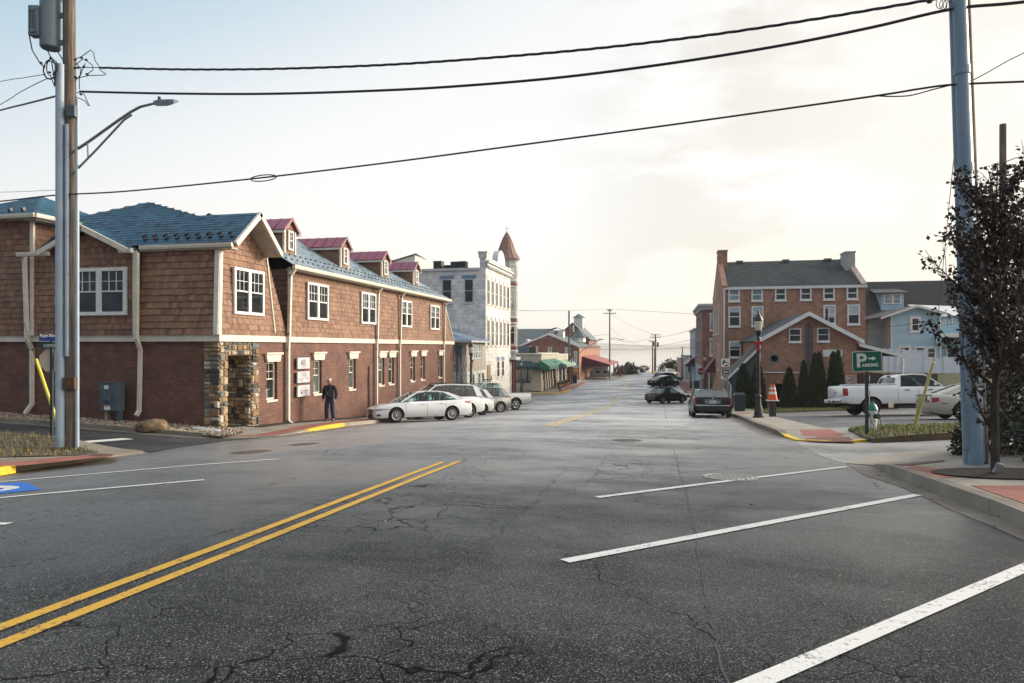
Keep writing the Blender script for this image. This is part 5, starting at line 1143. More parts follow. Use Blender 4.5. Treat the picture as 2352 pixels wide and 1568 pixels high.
def fpan(px0, px1, pt, pb, Y, nm='fence_panel'):
    a = atY(px0, pt, Y); b2 = atY(px1, pb, Y); mb = MB(); mb.box(a.x, b2.x, Y, Y + .04, b2.z, a.z); n_ = max(2, int((b2.x - a.x) / .16))
    for i in range(n_): x = a.x + (b2.x - a.x) * (i + .5) / n_; mb.box(x - .07, x + .07, Y - .012, Y, b2.z + .06, a.z - .1)
    mb.box(a.x, b2.x, Y - .03, Y, a.z - .1, a.z); mb.box(a.x, b2.x, Y - .03, Y, b2.z, b2.z + .08); mb.build(nm, M_vinyl, FE); return a, b2
for k, (a, b2, t_, bb) in enumerate(((2031, 2044.5, 801.5, 853), (2046, 2059, 801.5, 853.5), (2060.5, 2074, 801.5, 855))): fpan(a, b2, t_, bb, YF)
fpan(2076, 2123, 804, 857, YF, 'gate'); fpan(2126, 2168, 822, 858, YF); fpan(2170, 2214, 820, 859, YF); fpan(2216, 2268, 819, 861, YF)
for px, t_ in ((2030.5, 799), (2045, 799), (2060, 799), (2075, 800), (2124.5, 800), (2169, 818), (2215, 816)):
    a = atY(px, t_, YF); mb = MB(); mb.box(a.x - .07, a.x + .07, YF - .07, YF + .07, -2.3, a.z - .06); mb.box(a.x - .09, a.x + .09, YF - .09, YF + .09, a.z - .06, a.z - .02); mb.build('post', M_vinyl, FE)
DF = thing('board_fence', 'dark weathered board fence beside the brick annex', 'fence', (14, 49, -3)); M_dkwood = mat('dark_weathered_wood', (.035, .028, .022), .85, (.06, .05, .042), 8, .5, 30)
mb = MB()
for i in range(24): mb.box(12.5 + .2 * i, 12.68 + .2 * i, 49.1, 49.13, -4.8, -1.75 + .05 * math.sin(i * 2.3))
mb.box(12.5, 17.3, 49.13, 49.2, -2.3, -2.2); mb.box(12.5, 17.3, 49.13, 49.2, -3.4, -3.3); mb.build('boards', M_dkwood, DF)
# ================================================================== far right side of the street
CB = thing('cornice_building', 'three-storey brick building with a grey bracketed cornice past the cross street', 'building', (4.3, 81.8, -5.3)); XB = 4.3
MB().box(XB, 20, 81.8, 97, -7, 4.3).build('brick_wall', M_brickF, CB)
mb = MB(); mb.box(XB - .45, 20, 81.3, 97.2, 4.75, 5.0); mb.box(XB - .2, 20, 81.6, 97.1, 4.3, 4.75)
for i in range(8): mb.box(XB - .36, XB - .2, 82.3 + 1.9 * i, 82.6 + 1.9 * i, 4.4, 4.75)
for i in range(6): mb.box(XB + .6 + 1.6 * i, XB + .85 + 1.6 * i, 81.42, 81.6, 4.4, 4.75)
mb.build('cornice', M_pale, CB)
for z0 in (1.9, -1.0):
    for x in (5.15, 7.6): win(CB, (x, 81.798, z0), XP, -YP, 1.0, 1.9, M_wht, M_glassw, fw=.1, proud=.06, sill=.08, head=.1)
    for i in range(5): win(CB, (XB - .002, 84.3 + 2.6 * i, z0), -YP, -XP, .9, 1.8, M_stuccog, M_glassd, fw=.08, proud=.04, sill=.15, head=.12)
MB().box(XB - .06, XB, 82, 97, -5.5, -2.2).build('shopfront', mat('pale_blue_shopfront', (.35, .42, .47), .6), CB)
MB().box(4.9, 9, 81.7, 81.8, -5.5, -2.0).build('dark_shopfront', M_maroon, CB); f = win(CB, (5.0, 81.69, -5.2), XP, -YP, .95, 2.7, M_wht, M_glassg, fw=.12, proud=.05, meet=None, name='door')
LB = thing('pale_blue_building', 'pale blue two-storey shop building beyond the cornice building', 'building', (4.2, 97.2, -5.5)); MB().box(4.2, 18, 97.3, 116, -7, 2.4).build('wall', mat('pale_blue_render', (.36, .45, .52), .8, (.31, .40, .47), 1), LB)
MB().box(4.0, 18, 97.25, 116.1, 2.4, 2.65).build('cornice', M_pale, LB); MB().box(5.0, 6.0, 99, 100.4, 2.65, 4.0).build('chimney', M_greym, LB)
for i in range(5): win(LB, (4.198, 99.5 + 3.2 * i, -.6), -YP, -XP, 1.1, 1.9, M_wht, M_glassd, fw=.1, proud=.05)
mb = MB(); mb.prism([(4.2, 98, -1.3), (2.9, 98, -2.5), (2.9, 98, -2.65), (4.2, 98, -2.6)], (0, 12, 0)); mb.build('awning', M_black, LB)
GB = thing('beige_building', 'low beige flat-roofed building near the end of the street', 'building', (3.6, 120, -5.6)); MB().box(3.5, 14, 119, 133, -7, -1.5).build('wall', M_stuccog, GB); MB().box(3.4, 14, 118.9, 133.1, -1.5, -1.3).build('coping', M_pale, GB); MB().box(4.0, 6.5, 118.95, 119, -4.2, -2.9).build('window', M_glassd, GB)
PK = thing('pink_building', 'small low pink building at the end of the street', 'building', (3, 139, -5.6)); MB().box(2.7, 10, 137, 150, -7, -2.2).build('wall', mat('pink_render', (.50, .33, .33), .8, (.44, .29, .29), 1), PK); MB().box(2.6, 10, 136.9, 150.1, -2.2, -2.0).build('coping', M_pale, PK); MB().box(2.66, 2.7, 140, 141, -5.5, -3.3).build('door', M_wht, PK)
# ================================================================== poles, cables, lamps, signs
mwd, t, b = new_mat('weathered_pole_wood'); p = posn(t)
g = t.noise(t.scl(p, (22, 22, 1.2)), 1.0, 5.0, .65); g2 = t.noise(p, 1.2, 3.0)
c = t.mix(t.sm(g, .32, .68), (.06, .044, .032), (.22, .17, .125)); c = t.mix(t.sm(g2, .45, .7), c, (.10, .085, .075)); t.setin(b, 'Base Color', c)
b.inputs['Roughness'].default_value = .85; bump(t, b, g, .9, .02); M_pole = mwd
M_cond = mat('grey_plastic_conduit', (.34, .42, .50), .42, (.28, .35, .43), 1.2, .08, 30)
M_cond2 = mat('shade_toned_conduit', (.20, .28, .36), .42, (.16, .23, .30), 1.2, .08, 30)  # darker conduit copy: the right pole's shade is put into the colour
M_tank = mat('transformer_paint', (.12, .17, .19), .45, (.15, .20, .22), 2, .1)
M_cable = mat('black_cable', (.014, .014, .016), .6); M_galv = mat('galvanised_steel', (.22, .24, .26), .4, (.17, .19, .21), 6, .1, 40, metal=.5)
M_yel = mat('yellow_guard', (.62, .55, .06), .5, (.50, .45, .08), 4); M_yel2 = mat('faded_yellow_guard', (.60, .55, .22), .6, (.50, .46, .2), 4)
RT = Vector((CY, SY, 0)); FW = Vector((-SY, CY, 0))
pb = G(165, 1023, .14); dL = pb.dot(FW)
PL = thing('utility_pole', 'tall wooden utility pole with grey conduits, transformer and street light arm', 'utility pole', pb)
def lp(px, py, dd=0.0): return at(px, py, dL + dd)
def vert(px, y0, y1, r, dd, m, nm, n=12):
    a = lp(px, y0, dd); b2 = lp(px, y1, dd); b2.x, b2.y = a.x, a.y; mb = MB(); mb.path([b2, a], r, n); return mb.build(nm, m, PL, smooth='auto')
mb = MB(); top = lp(157, -260); bt = Vector((pb.x, pb.y, pb.z - .3)); mb.path([bt, bt.lerp(Vector((top.x, top.y, top.z)), .5), top], [.155, .14, .12], 16); mb.build('pole_shaft', M_pole, PL, smooth='auto')
cv = vert(138.5, 148, 1026, .097, -.14, M_cond, 'conduit', 16)
for y0, y1 in ((480, 500), (683, 700), (876, 884), (1000, 1010)): vert(138.5, y0, y1, .106, -.14, M_cond, 'coupling', 16)
vert(153.5, 285, 818, .045, -.17, M_cond, 'cable_guard', 10)
vert(177, 228, 1026, .046, -.10, M_cond, 'conduit', 12)
a = lp(162, 880, -.18); mb = MB(); mb.obox(a, RT * .13, FW * .07, ZP * .14); mb.build('junction_box', mat('rusty_box', (.06, .03, .018), .8, (.11, .055, .03), 8), PL, bevel=.01)
a = lp(166, 256, -.17); mb = MB(); mb.obox(a, RT * .10, FW * .07, ZP * .13); mb.build('junction_box', M_greym, PL, bevel=.01)
for k in range(22):
    y = 330 + 30 * k; px = (151, 158.5, 172.5)[k % 3]; mb = MB(); mb.ball(lp(px, y, -.215), .012, .012, .012, 6); mb.build('bolt', M_black, PL)
# transformer
tc = lp(116, 52, .0); tr = MB(); z0 = lp(116, 112).z; z1 = lp(116, -6).z
tr.lathe([(.19, z0), (.215, z0 + .03), (.215, z1 - .05), (.23, z1 - .04), (.23, z1), (.15, z1 + .05), (.01, z1 + .07)], (tc.x, tc.y, 0), 24); tk = tr.build('transformer', M_tank, PL, smooth='auto')
mb = MB(); rc = lp(83, 50, -.12); mb.obox(rc, RT * .115, FW * .10, ZP * .34)
for i in range(6): mb.obox(rc - FW * .11 + RT * (-.085 + .034 * i), RT * .006, FW * .02, ZP * .28)
for s in (-1, 1): mb.lathe([(.01, 0), (.045, 0), (.045, .03), (.01, .03)], rc - FW * .12 + ZP * .25 * s - Vector((0, .02, 0)), 10, axis='y')
mb.build('radiator', M_tank, tk)
for z in (.12, .65): mb = MB(); mb.obox(Vector((tc.x, tc.y, z0 + (z1 - z0) * z)) + RT * .24, RT * .08, FW * .04, ZP * .05); mb.build('bracket', M_tank, tk)
mb = MB(); mb.path([lp(67, 45, -.1), lp(66, 75, -.1), lp(74, 115, -.15), lp(92, 145, -.2), lp(103, 155, -.2)], .014, 6); mb.build('lead_cable', M_cable, PL)
mb = MB(); mb.path([lp(108, 113, -.1), lp(115, 128, -.15), lp(122, 140, -.2), lp(133, 150, -.2)], .014, 6); mb.build('lead_cable', M_cable, PL)
mb = MB(); mb.path([lp(130, 113, -.1), lp(136, 124, -.15), lp(145, 138, -.2)], .014, 6); mb.build('lead_cable', M_cable, PL)
rnd = random.Random(21)
for k in range(4):
    mb = MB(); cx, cy, r1, r2 = 117 + rnd.uniform(-4, 4), 158 + rnd.uniform(-5, 5), rnd.uniform(10, 17), rnd.uniform(16, 26)
    mb.path([lp(cx + r1 * math.cos(a * .5 + k), cy + r2 * math.sin(a * .5 + k), -.2 - .03 * k) for a in range(11)] + [lp(126, 190 + 3 * k, -.2)], .012, 5); mb.build('cable_loop', M_cable, PL)
for pts in ([(172, 135), (186, 131), (200, 120), (209, 114), (215, 122), (219, 140), (228, 153)], [(172, 150), (190, 135), (200, 140), (213, 150), (214, 160), (200, 170)], [(228, 156), (232, 162), (244, 170), (240, 172), (205, 173), (172, 180)],
            [(172, 186), (185, 172), (190, 158), (196, 145)], [(176, 213), (190, 210), (202, 236), (206, 243)], [(172, 222), (184, 226), (196, 232), (203, 243)], [(172, 142), (180, 150), (186, 158), (182, 186), (183, 205)], [(168, 158), (190, 154), (228, 155)]):
    mb = MB(); mb.path([lp(x, y, -.16) for x, y in pts], .010, 5); mb.build('jumper_cable', M_cable, PL)
for x, y in ((173, 137), (173, 155), (173, 177), (187, 132), (198, 137), (117, 133), (94, 144), (200, 170), (186, 216), (114, 166), (180, 155), (193, 153)):
    mb = MB(); mb.ball(lp(x, y, -.17), .035, .035, .028, 8); mb.build('connector', M_cable, PL)
# street light arm
mb = MB(); mb.path([lp(160, 354, -.1), lp(205, 324, -.12), lp(272, 276, -.12), lp(300, 257, -.12), lp(322, 245, -.12), lp(355, 237, -.12)], [.034, .034, .033, .032, .03, .028], 10); am = mb.build('lamp_arm', M_galv, PL, smooth='auto')
mb = MB(); mb.path([lp(163, 403, -.1), lp(220, 345, -.12), lp(285, 275, -.12), lp(303, 263, -.12)], .024, 8); mb.build('brace', M_galv, am, smooth='auto')
mb = MB(); mb.path([lp(201, 328, -.12), lp(202.5, 362, -.12)], .018, 6); mb.build('strut', M_galv, am)
hd = MB(); W_ = .13
sec = [(352, 231, 240, .06), (362, 228, 243.5, .11), (385, 227, 243, .15), (398, 227, 239, .14), (411, 231.5, 233.5, .06)]
hd.rings([[lp(x, y1, -.12 - w2), lp(x, y0 + 1.5, -.12 - w2), lp(x, y0, -.12), lp(x, y0 + 1.5, -.12 + w2), lp(x, y1, -.12 + w2)] for x, y0, y1, w2 in sec]); hd.build('lamp_head', M_galv, am)
mb = MB(); a = lp(366, 226, -.12); mb.path([a - ZP * .02, a + ZP * .04], .035, 8); mb.build('photocell', M_black, am)
# right pole, leaning a little
pr = G(2240, 1066, .15); dR = pr.dot(FW)
PR = thing('utility_pole', 'leaning wooden utility pole with blue-grey conduits beside the dark-leaved tree', 'utility pole', pr)
def rp(px, py, dd=0.0): return at(px, py, dR + dd)
def lean(xb, xt, r, dd, m, nm, y0=1066, y1=-260, n=14): mb = MB(); mb.path([rp(xb, y0, dd) , rp(xt, y1, dd)], [r, r * .93], n); return mb.build(nm, m, PR, smooth='auto')
lean(2254, 2202, .105, .16, M_pole, 'pole_shaft', 1085)
lean(2240.5, 2194, .105, -.03, M_cond2, 'conduit', 1068); lean(2220, 2179, .050, .05, M_cond2, 'conduit', 1064); lean(2257, 2206, .035, .0, M_cond2, 'cable_guard', 1060)
for y in (162, 385, 700): f = (1066 - y) / 1326; x = 2240.5 + (2194 - 2240.5) * f; mb = MB(); mb.path([rp(x + .4, y + 9, -.03), rp(x - .4, y - 9, -.03)], .116, 14); mb.build('coupling', M_cond2, PR, smooth='auto')
mb = MB(); mb.path([rp(2222, 1030, .0), rp(2219, 925, .0)], .062, 12); mb.build('coupling', M_cond2, PR, smooth='auto')
for k in range(4):
    mb = MB(); mb.path([rp(2158 + 8 * k + 8 * math.cos(a * .7), 8 + 12 * math.sin(a * .7) + 2 * k, -.1) for a in range(10)], .006, 4); mb.build('cable_loop', M_cable, PR)
mb = MB(); mb.ball(rp(2135, 2, -.1), .05, .04, .04, 8); mb.build('connector', M_cable, PR)
p2 = at(2303, 1040, 16.0); p2.z = zr(p2.x, p2.y); tp = at(2303.5, 285, 16.0); P2 = thing('utility_pole', 'short weathered wooden post with cut-off top behind the dark-leaved tree', 'utility pole', p2)
mb = MB(); mb.path([(tp.x, tp.y, p2.z - .3), tp], [.085, .07], 12); mb.build('pole_shaft', M_pole, P2, smooth='auto')
for k in range(4): mb = MB(); e0 = at(2308, 372 + 16 * k, 16); mb.path([e0, e0 + RT * .25 + ZP * (.10 - .02 * k), e0 + RT * .7 + ZP * (.12 - .03 * k), e0 + RT * 1.4 + ZP * .05], .012, 5); mb.build('cable_loop', M_cable, P2)
# overhead cables between the two poles
def on_plane(px, py, A, Bq):
    dr = (Bq - A); n = Vector((-dr.y, dr.x, 0)); r = ray(px, py); return r * (A.dot(n) / r.dot(n))
def cable(pts, r, lab, nm='overhead_cable', A=None, Bq=None, n=6, twist=0):
    A = A or lp(165, 300, -.16); Bq = Bq or rp(2205, 100, -.05)
    L = smooth_line([Vector((x, y)) for x, y in pts], 8); P = [on_plane(q[0], q[1], A, Bq) for q in L]; mb = MB()
    if twist:
        D = [0.0]
        for q0, q1 in zip(P, P[1:]): D.append(D[-1] + (q1 - q0).length)
        tot = D[-1]; N = int(tot / .09)
        def pt(s):
            for i in range(len(D) - 1):
                if s <= D[i + 1] + 1e-6: return P[i].lerp(P[i + 1], (s - D[i]) / max(1e-6, D[i + 1] - D[i]))
            return P[-1]
        for k in range(twist):
            mb.path([pt(tot * i / N) + (ZP * math.cos(i * .09 * 2 * math.pi / .95 + k * 2 * math.pi / twist) + FW * math.sin(i * .09 * 2 * math.pi / .95 + k * 2 * math.pi / twist)) * r * 1.1 for i in range(N + 1)], r, n)
    else: mb.path(P, r, n)
    return tag(mb.build(nm, M_cable, smooth='auto'), lab, 'cable')
cable([(228, 155), (420, 159), (640, 157.5), (905, 147.5), (1180, 128), (1415, 106), (1660, 76), (1900, 39), (2120, 2), (2180, -9)], .0125, 'twisted black power line, uppermost between the two utility poles', twist=3, n=5)
cable([(183, 210), (400, 214.5), (620, 215), (860, 208), (1060, 197), (1300, 176), (1560, 142), (1800, 103), (2000, 63), (2190, 20), (2352, 4), (2700, -40), (3600, -190)], .024, 'thick black cable in the middle of the three spans between the poles')
cable([(-300, 490), (0, 462), (128, 448), (300, 438), (600, 408), (900, 372), (1200, 332), (1500, 292), (1800, 250), (2030, 217), (2110, 204), (2190, 194), (2352, 187), (2700, 175), (3600, 140)], .0165, 'sagging telephone cable lowest of the three spans between the poles')
mb = MB(); mb.path([on_plane(605 + 30 * math.cos(a * .35), 408.5 + 7 * math.sin(a * .35) - 3 * math.cos(a * .35), lp(165, 300, -.16), rp(2205, 100, -.05)) for a in range(19)], .012, 5); tag(mb.build('cable_coil', M_cable), 'flat oval coil of slack cable hanging on the lowest span', 'cable coil')
cable([(2010, 219), (2040, 221), (2090, 219), (2140, 206), (2184, 195)], .010, 'short slack drop cable looping under the lowest span by the right pole', 'drop_cable')
cable([(2236, 183), (2270, 165), (2310, 142), (2352, 121), (2600, 0), (3400, -420)], .008, 'thin service wire rising right from the leaning pole', 'service_wire')
lA, lB = lp(128, 300, -.1), lp(128, 300, -.1) + Vector((-10, 6, 0))
cable([(-250, 320), (0, 253), (60, 238), (130, 220)], .022, 'thick black cable leaving the left pole towards the left edge', A=lB, Bq=lA)
cable([(-250, 240), (0, 187), (50, 179), (105, 170)], .009, 'thin upper service wire left of the transformer pole', 'service_wire', A=lB, Bq=lA)
cable([(-250, 380), (0, 240), (40, 215), (75, 196), (108, 180)], .010, 'thin twisted service wire sloping steeply left of the transformer pole', 'service_wire', A=lB, Bq=lA)
cable([(-250, 444), (0, 441), (128, 436)], .006, 'hair-thin wire at roof height left of the transformer pole', 'service_wire', A=lB, Bq=lA)
# guy wires
ga = G(2095, 992, .1); gt = rp(2208, 190, .15)
o = thing('guy_wire', 'steel guy wire with a faded yellow guard leaning from the grass to the right pole', 'guy wire', ga); dg = (gt - ga); u = 2.62 / dg.length
gd = at(2144, 831, ga.dot(FW) - .8); mb = MB(); mb.path([gd, gt], .007, 5); mb.build('wire', M_cable, o)
mb = MB(); mb.path([ga - ZP * .1, gd], .036, 10); mb.build('guard', M_yel2, o, smooth='auto'); mb = MB(); mb.path([ga - ZP * .1 + RT * -.02, ga.lerp(gd, .52) - RT * .07], .020, 8); mb.build('anchor_rod', M_yel2, o, smooth='auto')
ga = G(142, 1001, .1); gd = at(83, 825, ga.dot(FW) + .8); o = thing('guy_wire', 'guy wire with a bright yellow guard beside the street name post', 'guy wire', ga)
mb = MB(); mb.path([ga, gd], .042, 10); mb.build('guard', M_yel, o, smooth='auto'); mb = MB(); mb.path([gd, gd + (gd - ga) * 3.2], .008, 5); mb.build('wire', M_cable, o)
# ------------------------------------------------------------------ signs
M_grn = mat('green_sign_sheeting', (.004, .115, .075), .4, spec=.4); M_whs = mat('white_sign_sheeting', (.70, .72, .70), .4); M_post = mat('dark_green_post', (.012, .028, .026), .5)
M_blu = mat('blue_sign_sheeting', (.012, .055, .30), .4); M_drkg = mat('dark_green_sheeting', (.006, .05, .045), .45); M_alu = mat('bare_sign_back', (.50, .42, .30), .5, (.56, .48, .36), 3); M_red = mat('stop_sign_red', (.32, .012, .02), .45); M_brn = mat('brown_sign_sheeting', (.045, .022, .016), .5)
def rrect(w, h, r, k=4): return [(sx * (w / 2 - r) + r * math.cos(a), sy * (h / 2 - r) + r * math.sin(a)) for sx, sy, a0 in ((1, 1, 0), (-1, 1, 90), (-1, -1, 180), (1, -1, 270)) for a in [math.radians(a0 + 90 * i / k) for i in range(k + 1)]]
def plate(par, c, u, v, pts, m, off=0.0, th=.006, nm='plate'):
    n = u.cross(v); mb = MB(); mb.prism([c + u * x + v * y + n * off for x, y in pts], n * -th); return mb.build(nm, m, par)
sb = G(1991, 998, .12); ds = sb.dot(FW); o = thing('parking_sign', 'green sign reading P ARKING with a right arrow on a dark post', 'sign', sb)
c = at(1991.8, 829.5, ds - .06); rl = math.radians(2.2); yaw = math.radians(-8)
ru = Vector((math.cos(YAW + yaw), math.sin(YAW + yaw), 0)); u = (ru * math.cos(rl) + ZP * math.sin(rl)); v = (ZP * math.cos(rl) - ru * math.sin(rl)); n_ = u.cross(v)
K = ds / 1568
plate(o, c, u, v, rrect(64 * K, 46 * K, 3 * K), M_whs); plate(o, c, u, v, rrect(61.5 * K, 43.6 * K, 2.4 * K), M_grn, .003, .004, 'sign_face')
text('P', 43 * K, c - u * 24.5 * K - v * 12.2 * K + n_ * .006, u, v, M_whs, o, bold=.012, sx=1.06); text('ARKING', 10.2 * K, c - u * 11.5 * K - v * 12.2 * K + n_ * .006, u, v, M_whs, o, bold=.004, sx=.93)
plate(o, c + u * 10 * K + v * 6.3 * K, u, v, [(-7 * K, -1.8 * K), (1.5 * K, -1.8 * K), (1.5 * K, -5 * K), (9.5 * K, 0), (1.5 * K, 5 * K), (1.5 * K, 1.8 * K), (-7 * K, 1.8 * K)], M_whs, .007, .004, 'arrow')
mb = MB(); pb_ = Vector((sb.x, sb.y, sb.z - .2)); pt_ = c + v * -.2 + FW * .045; mb.obox((pb_ + pt_) / 2, RT * .032, FW * .03, (pt_ - pb_) / 2)
for i in range(26): q = pb_.lerp(pt_, .2 + .03 * i); mb.obox(q - FW * .031, RT * .008, FW * .002, ZP * .008, 1)
mb.build('post', [M_post, M_black], o)
# street name post seen from behind
d0 = 17.8; sp = at(119, 1003, d0); sp.z = zr(sp.x, sp.y); o = thing('street_name_post', 'post with blue and green street name blades and the back of a stop sign', 'sign', sp)
mb = MB(); mb.obox(Vector((sp.x, sp.y, (sp.z + at(119, 780, d0).z) / 2)), RT * .03, FW * .03, ZP * (at(119, 780, d0).z - sp.z) / 2); mb.build('post', M_post, o)
c = at(114, 827.5, d0 - .05); plate(o, at(116, 827.5, d0 + .05), RT, ZP, [(.315 * math.cos(math.radians(22.5 + 45 * i)), .315 * math.sin(math.radians(22.5 + 45 * i))) for i in range(8)], M_alu, 0, .006, 'stop_plate')
K = d0 / 1568
plate(o, at(118.5, 793, d0 - .07), RT, ZP, rrect(57 * K, 12 * K, .6 * K), M_drkg, 0, .006, 'green_blade'); text('LODGE', 10.4 * K, at(100, 797, d0 - .075), RT, ZP, M_whs, o, sx=.78)
plate(o, at(121, 776, d0 - .04), RT, ZP, rrect(63 * K, 13.5 * K, .6 * K), M_blu, 0, .006, 'blue_blade'); text('Rogue Swan Way', 9.4 * K, at(91.5, 773.5, d0 - .045), RT, ZP, M_whs, o, sx=.80, bold=.004)
# antiques sign
sx_, sy_ = 3.98, 45.9; zb_ = zr(sx_, sy_) + .1; dA = Vector((sx_, sy_, 0)).dot(FW); K = dA / 1568; o = thing('antiques_sign', 'white gramophone sign over a brown ANTIQUES arrow sign on twin posts', 'sign', (sx_, sy_, zb_))
for px in (1663.5, 1669.5): a = at(px, 880, dA + .03); b2 = at(px, 824, dA + .03); mb = MB(); mb.obox(Vector((a.x, a.y, (b2.z + zb_) / 2)), RT * .035, FW * .03, ZP * (b2.z - zb_) / 2); mb.build('post', M_galv, o)
c = at(1666.6, 832.8, dA); plate(o, c, RT, ZP, rrect(19.4 * K, 18.8 * K, .8 * K), M_whs, 0, .01, 'picture_plate')
plate(o, c + RT * -4.6 * K + ZP * 1.5 * K, RT, ZP, [(2.3 * K * math.cos(a * .35) + 1.2 * K * math.sin(a * .35), 6.2 * K * math.sin(a * .35)) for a in range(18)], M_brn, .004, .003, 'horn')
plate(o, c, RT, ZP, [(-1.6 * K, 5.2 * K), (1.5 * K, 2.5 * K), (7 * K, .2 * K), (8 * K, -2 * K), (7.2 * K, -5 * K), (5.6 * K, -5 * K), (6.6 * K, -2.2 * K), (5.8 * K, -.8 * K), (-1.6 * K, -.6 * K)], M_brn, .004, .003, 'horn_stem'); plate(o, c + RT * 2.5 * K - ZP * 6.5 * K, RT, ZP, [(-4 * K, -1.4 * K), (4 * K, -1.4 * K), (4 * K, .8 * K), (1 * K, 2 * K), (-1.5 * K, 2 * K), (-4 * K, .6 * K)], M_brn, .004, .003, 'turntable')
c = at(1666.8, 844.6, dA); plate(o, c, RT, ZP, rrect(19.4 * K, 4.2 * K, .2 * K), M_brn, 0, .01, 'name_plate'); text('ANTIQUES', 3.7 * K, c + RT * -9.0 * K - ZP * 1.3 * K - FW * .006, RT, ZP, M_whs, o, sx=.92)
c = at(1666.8, 854, dA); plate(o, c, RT, ZP, rrect(19.4 * K, 12.6 * K, .6 * K), M_whs, 0, .01, 'arrow_plate'); plate(o, c, RT, ZP, rrect(17.6 * K, 11 * K, .5 * K), M_brn, .003, .003, 'arrow_face')
plate(o, c, RT, ZP, [(6.4 * K, 1 * K), (-2.6 * K, 1 * K), (-1.6 * K, 3.2 * K), (-6.6 * K, 0), (-1.6 * K, -3.2 * K), (-2.6 * K, -1 * K), (6.4 * K, -1 * K)], M_whs, .007, .003, 'arrow')
# stop sign facing the camera
sx_, sy_ = 3.62, 70.2; zb_ = zr(sx_, sy_) + .12; dA = Vector((sx_, sy_, 0)).dot(FW); K = dA / 1568; o = thing('stop_sign', 'red octagonal STOP sign with a small pale plate below, by the black lamp post', 'sign', (sx_, sy_, zb_))
a = at(1610, 853, dA); mb = MB(); mb.obox(Vector((a.x, a.y, (a.z + .3 + zb_) / 2)) + FW * .05, RT * .03, FW * .03, ZP * (a.z + .3 - zb_) / 2); mb.build('post', M_galv, o)
oc = lambda r: [(r * math.cos(math.radians(22.5 + 45 * i)), r * math.sin(math.radians(22.5 + 45 * i))) for i in range(8)]
plate(o, a, RT, ZP, oc(9.4 * K), M_whs, 0, .01); plate(o, a, RT, ZP, oc(8.7 * K), M_red, .003, .004, 'sign_face'); text('STOP', 6.6 * K, a - RT * 6.9 * K - ZP * 2.4 * K - FW * .006, RT, ZP, M_whs, o, bold=.006, sx=.95)
plate(o, at(1613.0, 864.5, dA - .03), RT, ZP, rrect(7.4 * K, 11 * K, .6 * K), mat('mint_plate', (.42, .62, .56), .5), 0, .01, 'small_plate')
# ------------------------------------------------------------------ lamp posts
M_lampg = mat('frosted_lamp_glass', (.62, .56, .46), .25, (.68, .64, .56), 6, spec=.6); M_gar = mat('fir_garland', (.012, .022, .012), .9, (.03, .04, .02), 20, isl=.4); M_bow = mat('red_bow', (.45, .012, .02), .6); M_bulb = mat('tiny_pale_bulb', (.7, .68, .6), .4)
def lamp_post(lab):
    o = thing('lamp_post', lab, 'street lamp', group='black garlanded lamp posts')
    mb = MB(); mb.lathe([(.01, 0), (.27, 0), (.27, .10), (.22, .13), (.20, .40), (.14, .55), (.13, .85), (.16, .88), (.16, .93), (.085, 1.0), (.07, 3.25), (.10, 3.28), (.10, 3.36), (.07, 3.40), (.12, 3.55), (.17, 3.60), (.17, 3.66), (.01, 3.66)], n=16); mb.build('post', M_black, o, smooth='auto', local=True)
    mb = MB(); mb.lathe([(.13, 3.66), (.17, 3.72), (.22, 4.06), (.01, 4.07)], n=16); mb.build('lamp_globe', M_lampg, o, smooth='auto', local=True)
    mb = MB(); mb.lathe([(.235, 4.05), (.235, 4.09), (.17, 4.22), (.07, 4.36), (.035, 4.42), (.045, 4.47), (.01, 4.54)], n=16); mb.build('lamp_cap', M_black, o, smooth='auto', local=True)
    r = random.Random(2); mb = MB()
    for i in range(900):
        s = i / 900; z = 1.0 + 2.2 * s; a = s * 2 * math.pi * 6 + r.uniform(-.4, .4); q = Vector((.09 * math.cos(a), .09 * math.sin(a), z + r.uniform(-.05, .05))); dv = Vector((math.cos(a + r.uniform(-1, 1)), math.sin(a + r.uniform(-1, 1)), r.uniform(-.6, .6))).normalized() * r.uniform(.05, .10); w2 = dv.cross(ZP).normalized() * .012
        mb.poly([q - w2, q + w2, q + dv])
    mb.build('garland', M_gar, o, local=True)
    mb = MB()
    for i in range(40): a = r.uniform(0, 6.28); mb.ball((.13 * math.cos(a), .13 * math.sin(a), r.uniform(.9, 3.0)), .012, .012, .012, 4)
    mb.build('string_lights', M_bulb, o, local=True)
    mb = MB(); mb.ball((-.03, -.13, 3.12), .05, .05, .06, 8); mb.obox((-.13, -.13, 3.14), (.09, 0, .02), (0, .03, 0), (0, 0, .07)); mb.obox((.07, -.13, 3.14), (.09, 0, -.02), (0, .03, 0), (0, 0, .07)); mb.obox((-.07, -.14, 2.93), (.03, 0, 0), (0, .012, 0), (.03, 0, .14)); mb.obox((.02, -.14, 2.93), (.03, 0, 0), (0, .012, 0), (-.03, 0, .14)); mb.build('bow', M_bow, o, local=True)
    return o
g0 = G(1742, 960, .12)
LP = lamp_post('black lamp post with garland and red bow beside the two traffic cones'); LP.location = g0; WM[LP.name] = Matrix.Translation(g0); LP.scale = (.84, .84, 1.03)
for x, y, lab, s in ((-13.15, 45.9, 'garlanded lamp post standing at the far end of the shingled building', 1.08), (-16.9, 81.0, 'lamp post with red bow in front of the corner shop window', .88), (-14.0, 105.5, 'lamp post wound with garland by the flower planters', 1.0),
                  (4.15, 73.2, 'lamp post close behind the red stop sign', 1.0), (3.4, 91.5, 'thin lamp post before the pale blue shopfront', 1.0), (3.0, 119.5, 'farthest lamp post, in front of the beige building', 1.0)):
    q = dup(LP, (x, y, zr(x, y) + .1), random.uniform(0, 6), lab); q.scale = (s * .84, s * .84, s)
